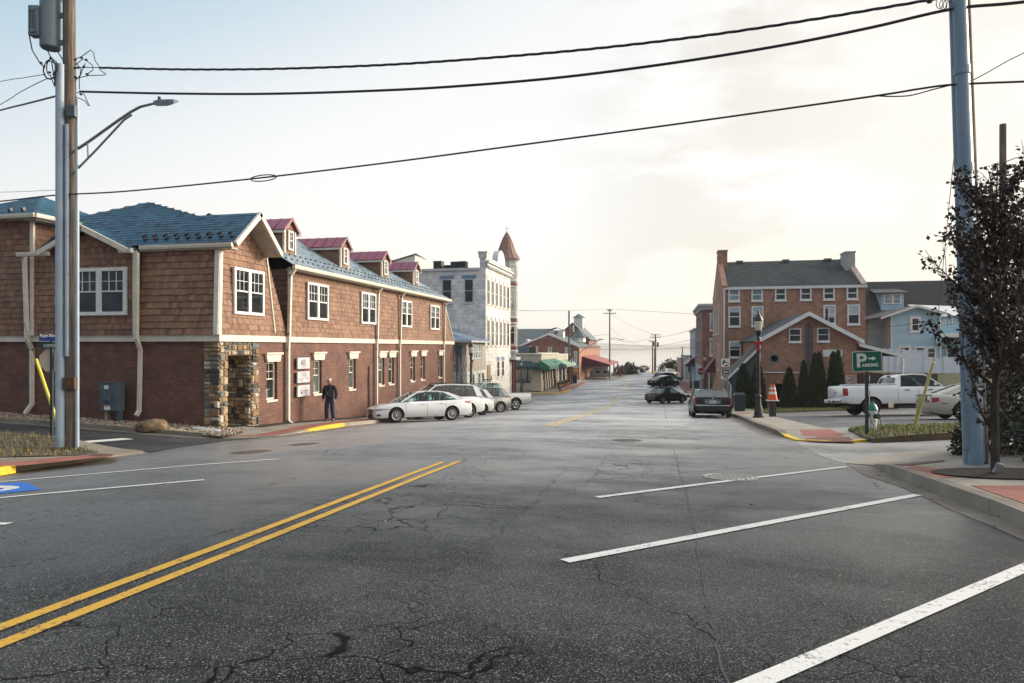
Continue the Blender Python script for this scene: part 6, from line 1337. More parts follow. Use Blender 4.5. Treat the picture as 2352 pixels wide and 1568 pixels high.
# ------------------------------------------------------------------ hydrants
def hydrant(lab, m1, m2, rod):
    o = thing('fire_hydrant', lab, 'fire hydrant')
    mb = MB(); mb.lathe([(.01, 0), (.15, 0), (.15, .05), (.11, .07), (.11, .30), (.125, .31), (.125, .35), (.11, .36), (.11, .56), (.14, .57), (.14, .60), (.01, .6)], n=16); mb.build('barrel', m1, o, smooth='auto', local=True)
    mb = MB(); mb.lathe([(.145, .60), (.145, .63), (.125, .66), (.10, .74), (.05, .79), (.03, .80), (.03, .84), (.01, .84)], n=16); mb.build('bonnet', m2, o, smooth='auto', local=True)
    mb = MB(); mb.lathe([(.01, -.22), (.075, -.22), (.085, -.19), (.07, -.18), (.06, -.05)], (0, 0, .45), 12, axis='y'); mb.build('pumper_cap', M_black, o, smooth='auto', local=True)
    for s in (-1, 1): mb = MB(); mb.path([(s * .08, 0, .48), (s * .19, 0, .48)], [.05, .055], 10); mb.build('hose_cap', m2, o, smooth='auto', local=True)
    mb = MB(); mb.path([(-.15, -.06, .46), (-.14, -.12, .25), (-.02, -.16, .15), (.1, -.2, .25), (.04, -.22, .42)], .008, 5); mb.build('chain', M_black, o, local=True)
    if rod:
        mb = MB()
        for i in range(8): mb.path([(0, .1, .84 + .14 * i - (.3 if i == 0 else 0)), (.0, .1, .84 + .14 * (i + 1))], .010, 6, i % 2)
        mb.build('marker_rod', [M_whs, M_bow], o, local=True)
    return o
hp = G(2003.5, 992, .1); h1 = hydrant('white fire hydrant with green bonnet behind the parking sign post', M_wht, mat('green_hydrant_paint', (.005, .16, .10), .4), True); h1.location = hp; WM[h1.name] = Matrix.Translation(hp); h1.rotation_euler.z = .5
h2 = hydrant('grey fire hydrant on the kerb by the back of a stop sign', M_galv, M_tank, False); h2.location = (-12.9, 86, zr(-12.9, 86) + .14)
sx_, sy_ = -13.0, 87.5; zb_ = zr(sx_, sy_) + .14; dA = Vector((sx_, sy_, 0)).dot(FW); o = thing('stop_sign', 'bare grey back of a stop sign on a post beside the corner shop', 'sign', (sx_, sy_, zb_)); a = at(1272, 841, dA); a = Vector((sx_, sy_, a.z)) + RT * .05
mb = MB(); mb.obox(Vector((sx_, sy_, (zb_ + a.z) / 2)), RT * .035, FW * .035, ZP * (a.z - zb_) / 2); mb.build('post', M_galv, o); plate(o, a + FW * .05, RT, ZP, oc(.40), M_galv, 0, .01)
# ------------------------------------------------------------------ cones on bollards
M_orange = mat('traffic_cone_orange', (.80, .10, .012), .5); M_boll = mat('dark_bollard', (.045, .04, .038), .8, (.07, .062, .056), 8)
for k, (px, lab1, lab2) in enumerate(((1771.5, 'dark square wooden bollard behind its twin, carrying a traffic cone', 'orange traffic cone with white bands on the bollard nearer the lamp post'), (1777.5, 'dark square wooden bollard in front, carrying a traffic cone', 'orange traffic cone with white bands on the front bollard'))):
    q = G(px, 959 - k * .5, .1); q = at(px, 959, q.dot(FW) + (.25 if k == 0 else 0)); q.z = zr(q.x, q.y) + .1; h = .74
    o = thing('bollard', lab1, 'bollard', q, group='pair of dark bollards'); mb = MB(); mb.obox(q + ZP * h / 2, RT * .075, FW * .075, ZP * (h / 2)); mb.build('post', M_boll, o, bevel=.01)
    o = thing('traffic_cone', lab2, 'traffic cone', q + ZP * h, group='pair of traffic cones'); c = q + ZP * h
    mb = MB(); mb.obox(c + ZP * .02, RT * .19, FW * .19, ZP * .02); mb.build('base', M_wht, o, bevel=.008)
    mb = MB(); pr_ = [(.165, .04), (.033, .74)]; 
    def rr(z): return .165 + (.033 - .165) * (z - .04) / .70
    mb.lathe([(rr(.04), .04), (rr(.62) - .003, .62), (rr(.62), .621), (.035, .73), (.01, .74)], c, 20, 0); mb.build('cone_body', M_orange, o, smooth='auto')
    mb = MB(); mb.lathe([(rr(.30) + .003, .30), (rr(.42) + .003, .42)], c, 20); mb.build('reflective_band', M_whs, o, smooth='auto'); mb = MB(); mb.lathe([(rr(.50) + .003, .50), (rr(.62) + .003, .62)], c, 20); mb.build('reflective_band', M_whs, o, smooth='auto')
# ------------------------------------------------------------------ bins, planters, uplight
def bin_(x, y, s, lab, m):
    z = zr(x, y) + .1; o = thing('litter_bin', lab, 'bin', (x, y, z)); mb = MB(); mb.rings([[(x - .26*s, y - .26*s, z), (x + .26*s, y - .26*s, z), (x + .26*s, y + .26*s, z), (x - .26*s, y + .26*s, z)], [(x - .31*s, y - .31*s, z + .95*s), (x + .31*s, y - .31*s, z + .95*s), (x + .31*s, y + .31*s, z + .95*s), (x - .31*s, y + .31*s, z + .95*s)]]); mb.build('body', m, o, bevel=.03)
    mb = MB(); mb.rings([[(x - .34*s, y - .34*s, z + .96*s), (x + .34*s, y - .34*s, z + .96*s), (x + .34*s, y + .34*s, z + .96*s), (x - .34*s, y + .34*s, z + .96*s)], [(x - .26*s, y - .26*s, z + 1.08*s), (x + .26*s, y - .26*s, z + 1.08*s), (x + .26*s, y + .26*s, z + 1.08*s), (x - .26*s, y + .26*s, z + 1.08*s)]]); mb.build('lid', m, o)
M_bin = mat('dark_green_bin', (.012, .03, .032), .5)
bin_(4.25, 41.2, 1.0, 'dark green wheeled bin beside the black coupe', M_bin); bin_(-13.9, 108.5, 1.3, 'dark litter bin at the corner of the brick warehouse', M_bin); bin_(3.9, 86.5, 1.1, 'dark litter bin against the cornice building shopfront', M_bin)
M_terra = mat('terracotta', (.42, .20, .09), .8, (.36, .16, .07), 5); M_leafd = mat('dark_leaf', (.015, .03, .012), .7, (.03, .05, .018), 12, isl=.4)
for k in range(5):
    x, y = -13.9, 92.5 + 2.1 * k; z = zr(x, y) + .14; o = thing('flower_planter', 'terracotta planter with a low dark shrub in the row along the corner shop', 'planter', (x, y, z), group='planters along the corner shop'); mb = MB(); mb.lathe([(.01, 0), (.25, 0), (.38, .55), (.42, .56), (.42, .64), (.34, .64), (.01, .6)], (x, y, z), 14); mb.build('pot', M_terra, o, smooth='auto')
    mb = MB(); r = random.Random(k)
    for i in range(260): q = Vector((x + r.gauss(0, .22), y + r.gauss(0, .22), z + .62 + abs(r.gauss(0, .16)))); a = r.uniform(0, 6.28); mb.poly([q, q + Vector((math.cos(a), math.sin(a), r.uniform(-.4, .8))) * .13, q + Vector((math.cos(a + .7), math.sin(a + .7), r.uniform(-.4, .8))) * .11])
    mb.build('shrub', M_leafd, o)
q = G(2292, 1091, .16); o = thing('spotlight', 'small silver spotlight aimed up at the tree trunk', 'spotlight', q); mb = MB(); mb.obox(q + ZP * .09, Vector((.05, .01, -.02)), Vector((0, .05, 0)), Vector((.02, 0, .075))); mb.build('housing', M_galv, o, bevel=.012); MB().obox(q + ZP * .02, RT * .03, FW * .03, ZP * .02).build('stake', M_black, o)
# ------------------------------------------------------------------ far poles
def far_pole(px, X, py_top, dd, lab, arms=(), trans=0, r=.16, lamp=None):
    a = at(px, 797, dd); z = zr(a.x, a.y); top = at(px, py_top, dd).z; o = thing('utility_pole', lab, 'utility pole', (a.x, a.y, z)); mb = MB(); mb.path([(a.x, a.y, z - .3), (a.x, a.y, top)], [r, r * .75], 10); mb.build('pole_shaft', M_pole, o, smooth='auto')
    for y, w in arms: zz = at(px, y, dd).z; mb = MB(); mb.obox((a.x, a.y - .15, zz), RT * w, FW * .06, ZP * .06); [mb.path([Vector((a.x, a.y - .15, zz + .06)) + RT * w * f, Vector((a.x, a.y - .15, zz + .28)) + RT * w * f], .05, 6) for f in (-.95, -.5, .5, .95)]; mb.build('crossarm', M_pole, o)
    for (x, y0, y1) in (trans or ()): c0 = at(x, y0, dd - .4); c1 = at(x, y1, dd - .4); mb = MB(); mb.path([c1, c0], .28, 12); mb.build('transformer', M_galv, o, smooth='auto')
    if lamp: c0 = at(px, lamp[2], dd - .2); c1 = at(lamp[0], lamp[1], dd - 1); mb = MB(); mb.path([c0, c0.lerp(c1, .5) + ZP * .25, c1], .05, 6); ar = mb.build('lamp_arm', M_galv, o); mb = MB(); mb.obox(c1, RT * .35, FW * .12, ZP * .07); mb.build('lamp_head', M_galv, ar)
    return o
far_pole(1307, 0, 713, 106, 'wooden pole carrying a grey transformer can by the shop awnings', trans=((1314.5, 747, 762),), r=.17, lamp=(1380, 779, 829))
far_pole(1400.5, 0, 709, 134, 'tall wooden pole with two crossarms beside the red canopy', ((713, .45), (720, 1.25)), lamp=(1428, 780, 778))
far_pole(1505.5, 0, 767, 157, 'far utility pole with two crossarms near the crest of the road', ((769, 1.1), (774.5, 1.15)), r=.2)
far_pole(1499, 0, 782, 152, 'far utility pole with paired transformer cans near the crest', ((783.5, .85),), trans=((1501, 785, 795), (1511, 786, 797)), r=.17)
far_pole(1503.5, 0, 800, 160, 'shorter bare pole between the two far utility poles', r=.15)
far_pole(1567.5, 0, 796, 132, 'dark leaning pole before the beige building', r=.13)
def far_cable(pts, dd, lab, r=.03):
    L = smooth_line([Vector((x, y, d_)) for (x, y), d_ in zip(pts, dd)], 6); mb = MB(); mb.path([at(q[0], q[1], q[2]) for q in L], r, 4); tag(mb.build('overhead_cable', M_cable), lab, 'cable')
far_cable([(1193, 713), (1250, 713.5), (1307, 713), (1350, 711.5), (1400, 710), (1480, 714), (1640, 724)], [66, 86, 106, 120, 134, 112, 80], 'thin wire from the turret past two poles to the old brick block', .022)
far_cable([(1197, 771), (1250, 777), (1307, 768), (1350, 772), (1400, 767)], [68, 86, 106, 120, 134], 'sagging wire between the turret and the pole with crossarms', .022)
far_cable([(1307, 800), (1420, 803), (1505, 802), (1590, 797)], [106, 130, 155, 100], 'lower wire crossing the street above the red canopy', .03)
far_cable([(1400, 720), (1450, 748), (1505, 769)], [134, 146, 157], 'wire sloping from the crossarm pole to the far poles', .02)
far_cable([(1400, 778), (1450, 785), (1505, 775), (1550, 768), (1585, 757)], [134, 146, 157, 128, 100], 'upper wire from the far poles to the pale blue building', .025)
far_cable([(1400, 753), (1440, 780), (1475, 796), (1505, 799)], [134, 142, 150, 157], 'steep guy-like wire right of the crossarm pole', .02)
far_cable([(1400, 790), (1460, 793), (1510, 794), (1560, 786), (1592, 778)], [134, 146, 157, 125, 98], 'middle wire from the far poles to the right side buildings', .025)
far_cable([(1640, 790), (1800, 778), (1950, 760), (2080, 745), (2200, 725), (2290, 706)], [70, 60, 50, 40, 28, 16], 'long thin wire crossing in front of the blue house', .012)
far_cable([(2044, 764), (2100, 757), (2200, 742), (2300, 720)], [58, 48, 32, 16], 'thin service wire before the blue house gable', .010)
# ================================================================== vehicles
def paint(name, col, rough=.22, metal=0.0, flake=0.0, dk=0):
    m, t, b = new_mat(name); p = objc(t)
    s = t.nd('SeparateXYZ', 0, Vector=p).node
    dirt = t.mth('MULTIPLY', t.sm(s.outputs[2], .55, .2), t.sm(t.noise(p, 4.0, 4.0), .3, .7))
    c = t.mix(t.mth('MULTIPLY', dirt, .06 if dk else .35), col, (.16, .14, .12)); c = t.mix(t.mth('MULTIPLY', t.sm(t.noise(p, 2.0, 3.0), .4, .8), .12), c, tuple(x * .8 for x in col))
    t.setin(b, 'Base Color', c); b.inputs['Metallic'].default_value = metal
    t.setin(b, 'Roughness', t.mth('ADD', rough, t.mth('MULTIPLY', dirt, .3)))
    b.inputs['Coat Weight'].default_value = .15 if dk else .4; b.inputs['Specular IOR Level'].default_value = .35 if dk else .5; b.inputs['Coat Roughness'].default_value = .06; return m
P_white = paint('white_car_paint', (.74, .75, .76)); P_silver = paint('silver_car_paint', (.60, .60, .59), .28, .1); P_grey = paint('warm_silver_car_paint', (.30, .295, .28), .3, .4); P_black = paint('black_car_paint', (.006, .008, .010), .16, dk=1); P_navy = paint('dark_blue_car_paint', (.007, .012, .022), .18, dk=1); P_tan = paint('champagne_car_paint', (.48, .44, .37), .3, .35); P_trim = mat('grey_bumper_plastic', (.20, .195, .18), .6)
M_tyre = mat('tyre_rubber', (.012, .012, .012), .85, (.02, .019, .018), 10, .3, 60); M_rim = mat('alloy_rim', (.50, .50, .51), .3, (.42, .42, .43), 5, metal=.6); M_steelr = mat('black_steel_rim', (.03, .03, .03), .5); M_chrome = mat('chrome', (.70, .70, .70), .12, (.62, .62, .62), 4, metal=1.0)
M_tail = mat('red_tail_light', (.30, .008, .012), .2, (.20, .005, .008), 30, coat=.4); M_head = mat('headlight_lens', (.42, .44, .46), .12, (.18, .19, .20), 18, coat=1.0); M_seat = mat('car_seat', (.030, .028, .026), .8); M_seatl = mat('beige_car_seat', (.20, .17, .13), .8); M_plate = mat('licence_plate', (.60, .60, .58), .5); M_platek = mat('blue_licence_plate', (.10, .30, .50), .5); M_soft = mat('black_soft_top', (.014, .014, .015), .9, bmp=.3, bs=60)
def carglass(name, tint, k=.62):
    m, t, b = new_mat(name); out = t.n['Material Output']; t.n.remove(b)
    tr = t.nd('BsdfTransparent', 0, Color=tint); gl = t.nd('BsdfGlossy', 0, Color=(.95, .97, 1.0), Roughness=.03)
    f = t.mth('ADD', t.mth('MULTIPLY', t.mth('POWER', t.nd('LayerWeight', 1, Blend=.5), 3.5), .75), .05, clamp=True)
    mx = t.nd('MixShader', 0, _0=f, _1=tr, _2=gl); t.l.new(mx, out.inputs[0]); return m
G_teal = carglass('teal_car_glass', (.50, .70, .67)); G_dark = carglass('dark_car_glass', (.10, .13, .14)); G_grey = carglass('grey_car_glass', (.30, .38, .42))
CARM = {}
def car(name, lab, cat, loc, head, L, W, H, wb, fo, R, deck, cab, body, glass=G_teal, bw=None, rw=None, zb=.19, box=0.0, bpill=(), cpill=.25, nose=.80, tailw=.86, bed=None, roofm=None, rim=M_rim, spokes=10, seatm=M_seat, tails=None, heads=None, plate_=None, lowm=None, sides=True, extras=None, archr=.055, group=None, liner=True, doors=(), handles=(), mirror=None, rimr=.66, rearglass=True):
    o = thing(name, lab, cat, loc, head, group); Z = lambda x: lerp_table(deck, x); hl = L / 2
    bw = bw or W / 2 * .90; rw_ = rw or W / 2 * .66
    def wid(x):
        u = abs(x) / hl; e = nose if x > 0 else tailw
        return W / 2 * (1 - (1 - e) * max(0, (u - .55) / .45) ** 2.2)
    def low(x):
        u = abs(x) / hl; return zb + (.02 if x > 0 else .10) * max(0, (u - .80) / .20) ** 2
    def sec(x, end=0):
        zt = Z(x); w = wid(x); z0 = low(x); h = zt - z0; k = box
        pts = [(0, z0), (.80 * w, z0), (.94 * w, z0 + .05 * h), (.99 * w, z0 + .22 * h), (1.0 * w, z0 + .52 * h), (w * (.985 + .01 * k), z0 + .74 * h), (w * (.945 + .045 * k), z0 + .90 * h), (w * (.86 + .10 * k), z0 + .975 * h), (w * (.62 + .25 * k), zt), (0, zt + .012 * (1 - k))]
        if end: pts = [(y * .95, z0 + .03 + (z - z0) * (1 - .07 / max(h, .2))) for y, z in pts]
        return pts
    def hw(x, z):
        pts = sec(x)[1:-1]
        for (ya, za), (yb, zb2) in zip(pts, pts[1:]):
            if za <= z <= zb2: return ya + (yb - ya) * (z - za) / max(1e-6, zb2 - za)
        return pts[-1][0] if z > pts[-1][1] else pts[0][0]
    xs = [-hl + .035, -hl + .09, -hl + .2, -hl + .35] + [-hl + .5 + (L - 1.0) * i / 22 for i in range(23)] + [hl - .35, hl - .2, hl - .09, hl - .035]
    def ring(x, end=0, xx=None): s = sec(x, end); return [(xx if xx is not None else x, y, z) for y, z in s] + [(xx if xx is not None else x, -y, z) for y, z in reversed(s[1:-1])]
    mb = MB(); rg = [ring(-hl + .035, 1, -hl)] + [ring(x) for x in xs] + [ring(hl - .035, 1, hl)]
    mb.rings(rg); bo = mb.build('body', [body, M_black] if not lowm else [body, M_black, lowm], o, local=True)
    fx = hl - fo; rx = fx - wb; cut = MB()
    for x in (fx, rx):
        for s in (-1, 1): cut.lathe([(R + archr, s * (W / 2 - .26)), (R + archr, s * (W / 2 + .3))], (x, 0, R + .01), 28, 1, axis='y')
    if bed: cut.box(bed[0], bed[1], -W / 2 + .13, W / 2 - .13, bed[2], H + 1, 1)
    cm = MB.build(cut, 'cutter', [body, M_black]); bmx = bmesh.new(); bmx.from_mesh(cm.data); bmesh.ops.recalc_face_normals(bmx, faces=bmx.faces); bmx.to_mesh(cm.data); bmx.free()
    bmx = bmesh.new(); bmx.from_mesh(bo.data); bmesh.ops.recalc_face_normals(bmx, faces=bmx.faces); bmx.to_mesh(bo.data); bmx.free()
    cm.matrix_world = bo.matrix_world.copy(); bo.parent = None
    md = bo.modifiers.new('arch', 'BOOLEAN'); md.operation = 'DIFFERENCE'; md.object = cm; md.solver = 'EXACT'; bpy.context.view_layer.update()
    me = bpy.data.meshes.new_from_object(bo.evaluated_get(bpy.context.evaluated_depsgraph_get())); bo.modifiers.clear(); bo.data = me; bo.parent = o; bpy.data.objects.remove(cm)
    for p in me.polygons:
        p.use_smooth = True
        if lowm and p.center.z < zb + .26 and p.material_index == 0: p.material_index = 2
    me.set_sharp_from_angle(angle=math.radians(40))
    # cabin
    zb0 = cab[0][1]; zt0 = max(z for x, z in cab)
    cw = lambda x, z: min(hw(x, Z(x)) + .5, bw + (rw_ - bw) * max(0, min(1, (z - min(cab[0][1], cab[-1][1])) / (zt0 - min(cab[0][1], cab[-1][1])))))
    prof = lambda x: lerp_table(cab, x)
    mb = MB(); rings = []
    N = len(cab)
    top = cab[1:-1] if len(cab) > 3 else cab
    ts = [top[0][0] + (top[-1][0] - top[0][0]) * i / 10 for i in range(11)]
    for x in ts: z = prof(x); y = cw(x, z); rings.append([(x, y * q, z + .035 * (1 - q * q) - .006 - (0.02 if abs(q) == 1 else 0)) for q in (-1, -.93, -.7, -.35, 0, .35, .7, .93, 1)])
    mb.rings(rings, closed=False, caps=False)
    lowr = [[(x, y, z - .03) for x, y, z in r] for r in rings]
    mb.rings(lowr, closed=False, caps=False)
    if sides:
        for s in (-1, 1):
            fr_ = [(cab[-2][0], cab[-2][1]), (cab[-1][0], cab[-1][1])]
            mb.path([(x, s * (cw(x, z) - .02), z - .012) for x, z in [cab[-1], ((cab[-1][0] + cab[-2][0]) / 2, (cab[-1][1] + cab[-2][1]) / 2 + .01)] + list(reversed(cab[1:-1])) + [cab[0]]], .034, 6)
            q = [cab[0], cab[1], (cab[1][0] + cpill, prof(cab[1][0] + cpill) - .01), (cab[0][0] + cpill * 1.25, Z(cab[0][0] + cpill * 1.25))]
            mb.prism([(x, s * (cw(x, z) - .0), z) for x, z in q], (0, -s * .05, 0))
            mb.poly([(x, s * cw(x, z), z) for x, z in (cab[-1], (cab[-1][0] - .02, cab[-1][1]), (cab[-1][0] - .3, cab[-1][1]))]) if False else None
    ro = mb.build('roof', roofm or body, o, local=True, smooth='auto')
    if sides:
        x0 = cab[0][0] + cpill * 1.05; x1 = cab[-1][0] - .06; cuts = [x0] + sorted(bpill) + [x1]
        for s in (-1, 1):
            for a, c in zip(cuts, cuts[1:]):
                a2 = a + (.035 if a != x0 else 0); c2 = c - (.035 if c != x1 else 0); up = []
                for i in range(9): x = c2 + (a2 - c2) * i / 8; up.append((x, prof(x) - .045))
                lo_ = [(a2, Z(a2) + .012), (c2, Z(c2) + .012)]; up = [q for q in up if q[1] > Z(q[0]) + .03]
                if len(up) < 2: continue
                g = MB(); g.poly([(x, s * (cw(x, z) - .012), z) for x, z in lo_ + up]); g.build('side_window', glass, o, local=True)
            for q in bpill:
                p_ = MB(); zt_ = prof(q) - .02; z0_ = Z(q); p_.prism([(q - .035, s * (cw(q, z0_) - .005), z0_), (q + .035, s * (cw(q, z0_) - .005), z0_), (q + .035, s * (cw(q, zt_) - .005), zt_), (q - .035, s * (cw(q, zt_) - .005), zt_)], (0, -s * .03, 0)); p_.build('door_pillar', M_black, o, local=True)
    def endglass(pa, pb2, nm, m=glass):
        (xa, za), (xb, zb2) = pa, pb2; g = MB(); ys = (-1, -.5, 0, .5, 1); a = []; b2 = []
        for q in ys: a.append((xa + (.06 if xa > xb else -.06) * (1 - q * q) * .8, q * (cw(xa, za) - .05), za + .012)); b2.append((xb + (.03 if xa > xb else -.03) * (1 - q * q), q * (cw(xb, zb2) - .05), zb2 - .012 + .02 * (1 - q * q)))
        for i in range(4): g.poly([a[i], a[i + 1], b2[i + 1], b2[i]])
        return g.build(nm, m, o, local=True, smooth=True)
    endglass(cab[-1], cab[-2], 'windscreen', G_teal if glass is G_dark else glass)
    if rearglass: endglass(cab[0], cab[1], 'rear_window')
    # dark cabin floor and seats
    mb = MB(); xa, xb = cab[0][0] + .12, cab[-1][0] - .1; K = 8
    for i in range(K):
        p_, q = xa + (xb - xa) * i / K, xa + (xb - xa) * (i + 1) / K; mb.poly([(p_, -bw + .08, Z(p_) + .018), (q, -bw + .08, Z(q) + .018), (q, bw - .08, Z(q) + .018), (p_, bw - .08, Z(p_) + .018)])
    mb.build('cabin_floor', M_black, o, local=True)
    mid = (cab[1][0] + cab[-2][0]) / 2
    for x, ys in ((mid + .25, (-.36, .36)),) + (((mid - .62, (-.40, .40)),) if cab[-1][0] - cab[0][0] > 2.3 else ()):
        for y in ys: mb = MB(); zz = Z(x); mb.obox((x, y, zz + .10), (.07, 0, .02), (0, .21, 0), (-.03, 0, .16)); mb.obox((x - .05, y, zz + .30), (.045, 0, 0), (0, .12, 0), (0, 0, .07)); mb.build('seat', seatm, o, local=True, bevel=.03)
    # wheels
    key = (R, spokes, rim.name, rimr)
    for x in (fx, rx):
        for s in (-1, 1):
            y0 = s * (W / 2 - .015); wd = .21; mb = MB(); rr_ = R * rimr
            prof_ = [(rr_, -.02), (rr_ + .015, -.002), (R - .06, .0), (R - .02, -.025), (R, -.06), (R, -wd + .05), (R - .03, -wd), (rr_ * .6, -wd), (rr_ * .6, -.09), (rr_ * .95, -.09)]
            mb.lathe([(a, -s * b2 * -1 if False else s * b2) for a, b2 in prof_], (x, y0, R), 28, 0, axis='y') if False else mb.rings([[(x + a * math.cos(2 * math.pi * k / 28), y0 + s * b2, R + a * math.sin(2 * math.pi * k / 28)) for k in range(28)] for a, b2 in prof_], caps=False)
            wh = mb.build('wheel', M_tyre, o, local=True, smooth='auto'); mb = MB()
            def wq(a, ang, d_): return Vector((x + a * math.cos(ang), y0 - s * d_, R + a * math.sin(ang)))
            mb.rings([[wq(a, 2 * math.pi * k / 28, d_) for k in range(28)] for a, d_ in ((rr_ * 1.0, .004), (rr_ * .90, .012), (rr_ * .88, .05))], caps=False)
            mb.rings([[wq(a, 2 * math.pi * k / 12, d_) for k in range(12)] for a, d_ in ((.001, .0), (rr_ * .2, .0), (rr_ * .24, .03))], caps=False)
            for k in range(spokes):
                an = 2 * math.pi * k / spokes; w0, w1 = .55 * 2.6 / spokes, .32 * 2.6 / spokes
                mb.poly([wq(rr_ * .18, an - w0, .006), wq(rr_ * .93, an - w1, .014), wq(rr_ * .93, an + w1, .014), wq(rr_ * .18, an + w0, .006)])
                for sg in (-1, 1): mb.poly([wq(rr_ * .18, an + sg * w0, .006), wq(rr_ * .93, an + sg * w1, .014), wq(rr_ * .93, an + sg * w1, .05), wq(rr_ * .18, an + sg * w0, .05)])
            mb.build('rim', rim, wh, local=True)
            mb = MB(); mb.rings([[wq(a, 2 * math.pi * k / 20, .085) for k in range(20)] for a in (.001, rr_)], caps=False); mb.build('brake_disc', M_steelr, wh, local=True)
    # wrap-round lamps: x0 along the side to the end, then inwards to yin
    def wrap(nm, m, end, x0, zlo, zhi, yin, taper=0.0, side=0):
        for s in ((-1, 1) if not side else (side,)):
            P = []; xe = end * (hl - .03)
            for i in range(13):
                f = i / 12; x = x0 + (xe - x0) * f; tz = taper * (1 - f); za = zlo + (zhi - zlo) * tz; zbb = zhi - (zhi - zlo) * tz * .3
                P.append(((x, s * (hw(x, za) + .02), za), (x, s * (hw(x, zbb) + .02), zbb)))
            ye = hw(xe, (zlo + zhi) / 2)
            for f in (.9, .6, .3, 0):
                y = yin + (ye - yin) * f; xx = end * (hl + .014 - .02 * f); P.append(((xx, s * y, zlo), (xx - end * .02, s * y, zhi)))
            mb = MB()
            for (a, b2), (c, d_) in zip(P, P[1:]): mb.poly([a, c, d_, b2])
            mb.build(nm, m, o, local=True, smooth=True)
    if heads: wrap('headlight', M_head, 1, *heads)
    if tails: wrap('tail_light', M_tail, -1, *tails)
    if plate_:
        e_, zc, m = plate_; xx = e_ * (hl + .012); mb = MB(); mb.box(min(xx, xx + e_ * .012), max(xx, xx + e_ * .012), -.155, .155, zc - .075, zc + .075); mb.build('licence_plate', m, o, local=True)
    for x in doors:
        for s in (-1, 1):
            mb = MB(); zs = [low(x) + .10 + (Z(x) - low(x) - .13) * i / 8 for i in range(9)]
            for z0, z1 in zip(zs, zs[1:]): mb.poly([(x - .007, s * (hw(x, z0) + .003), z0), (x + .007, s * (hw(x, z0) + .003), z0), (x + .007, s * (hw(x, z1) + .003), z1), (x - .007, s * (hw(x, z1) + .003), z1)])
            mb.build('door_seam', M_black, o, local=True)
    for x, z, m in handles:
        for s in (-1, 1): mb = MB(); mb.obox((x, s * (hw(x, z) + .02), z), (.10, 0, 0), (0, .015, 0), (0, 0, .02)); mb.build('door_handle', m, o, local=True, bevel=.008)
    if mirror:
        x, z = mirror
        for s in (-1, 1): mb = MB(); mb.obox((x, s * (W / 2 + .05), z + .06), (.05, -s * .0, 0), (-.03, s * .10, 0), (0, 0, .065)); mb.obox((x + .03, s * (W / 2 - .06), z + .01), (.03, 0, 0), (0, .07, 0), (0, 0, .02)); mb.build('wing_mirror', body if body is not P_tan else P_tan, o, local=True, bevel=.03)
    if extras: extras(o, hw, Z, hl)
    return o
def bx(o, nm, m, *a, bevel=0): return MB().box(*a).build(nm, m, o, local=True, bevel=bevel)
def spot(px, py, head, L, fo, wb, W, side, rear=True):
    """centre of a car whose near wheel touches the road at a pixel"""
    q = G(px, py, 0); f = Vector((math.cos(head), math.sin(head), 0)); l = Vector((-f.y, f.x, 0)); ax = (L / 2 - fo - (wb if rear else 0))
    c = q - f * ax - l * side * (W / 2 - .1); c.z = zr(c.x, c.y); return c
def tilt(o, k=1.0, dx=0.0):
    """let the car lie along the slope"""
    o.scale = (k,) * 3; o.location.x += dx
    h = o.rotation_euler.z; f = Vector((math.cos(h), math.sin(h))); l = Vector((-f.y, f.x)); x, y = o.location.x, o.location.y
    pf = math.atan2(zr(x + f.x, y + f.y) - zr(x - f.x, y - f.y), 2); pl = math.atan2(zr(x + l.x * .8, y + l.y * .8) - zr(x - l.x * .8, y - l.y * .8), 1.6)
    o.rotation_mode = 'XYZ'; o.rotation_euler = (pl, -pf, h); o.location.z = (zr(x + f.x, y + f.y) + zr(x - f.x, y - f.y)) / 2 + .004
HL_ = math.radians(221)
def sedan_x(o, hw, Z, hl):
    mb = MB(); x = hl + .012
    mb.prism([(x, -.36, .62), (x, .36, .62), (x, .24, .48), (x, .40, .29), (x, .34, .24), (x, -.34, .24), (x, -.40, .29), (x, -.24, .48)], (.012, 0, 0)); mb.build('grille', M_black, o, local=True)
    bx(o, 'licence_plate', mat('dark_plate', (.12, .12, .12), .5), x + .012, x + .026, -.15, .15, .40, .52); bx(o, 'grille_bar', M_chrome, x + .012, x + .02, -.19, .19, .535, .55)
    for s in (-1, 1): mb = MB(); mb.obox((hl - .16, s * (hw(hl - .2, .36) - .02), .36), (.10, 0, 0), (0, .03, 0), (0, 0, .05)); mb.build('fog_light', M_black, o, local=True)
    for s in (-1, 1): bx(o, 'sill_badge', M_black, -.62, -.44, s * 0.915 - .004, s * 0.915 + .004, .285, .30)
L = 4.9; c = spot(1037.5, 965, HL_, L * 0.93, .97 * 0.93, 2.82 * 0.93, 1.82 * 0.93, 1)
tilt(car('parked_car', 'white four-door saloon with a dark grille, nearest in the row by the brick wall', 'car', c, HL_, L, 1.82, 1.45, 2.82, .97, .335,
    [(-2.45, .86), (-2.38, 1.0), (-2.0, 1.06), (-1.2, 1.0), (.9, .97), (1.25, .93), (1.9, .85), (2.25, .78), (2.45, .68)], [(-2.0, 1.06), (-1.25, 1.35), (-.7, 1.435), (-.1, 1.45), (.35, 1.40), (1.22, .95)], P_white,
    bpill=(-.98, -.12), cpill=.30, tails=(-2.05, .80, .95, .42, .55), heads=(1.72, .54, .665, .46, .75), doors=(-1.02, -.05, 1.02), handles=((-.85, .86, M_chrome), (.12, .84, M_chrome)), mirror=(.82, .96), extras=sedan_x, seatm=M_seatl, spokes=10), 0.93)
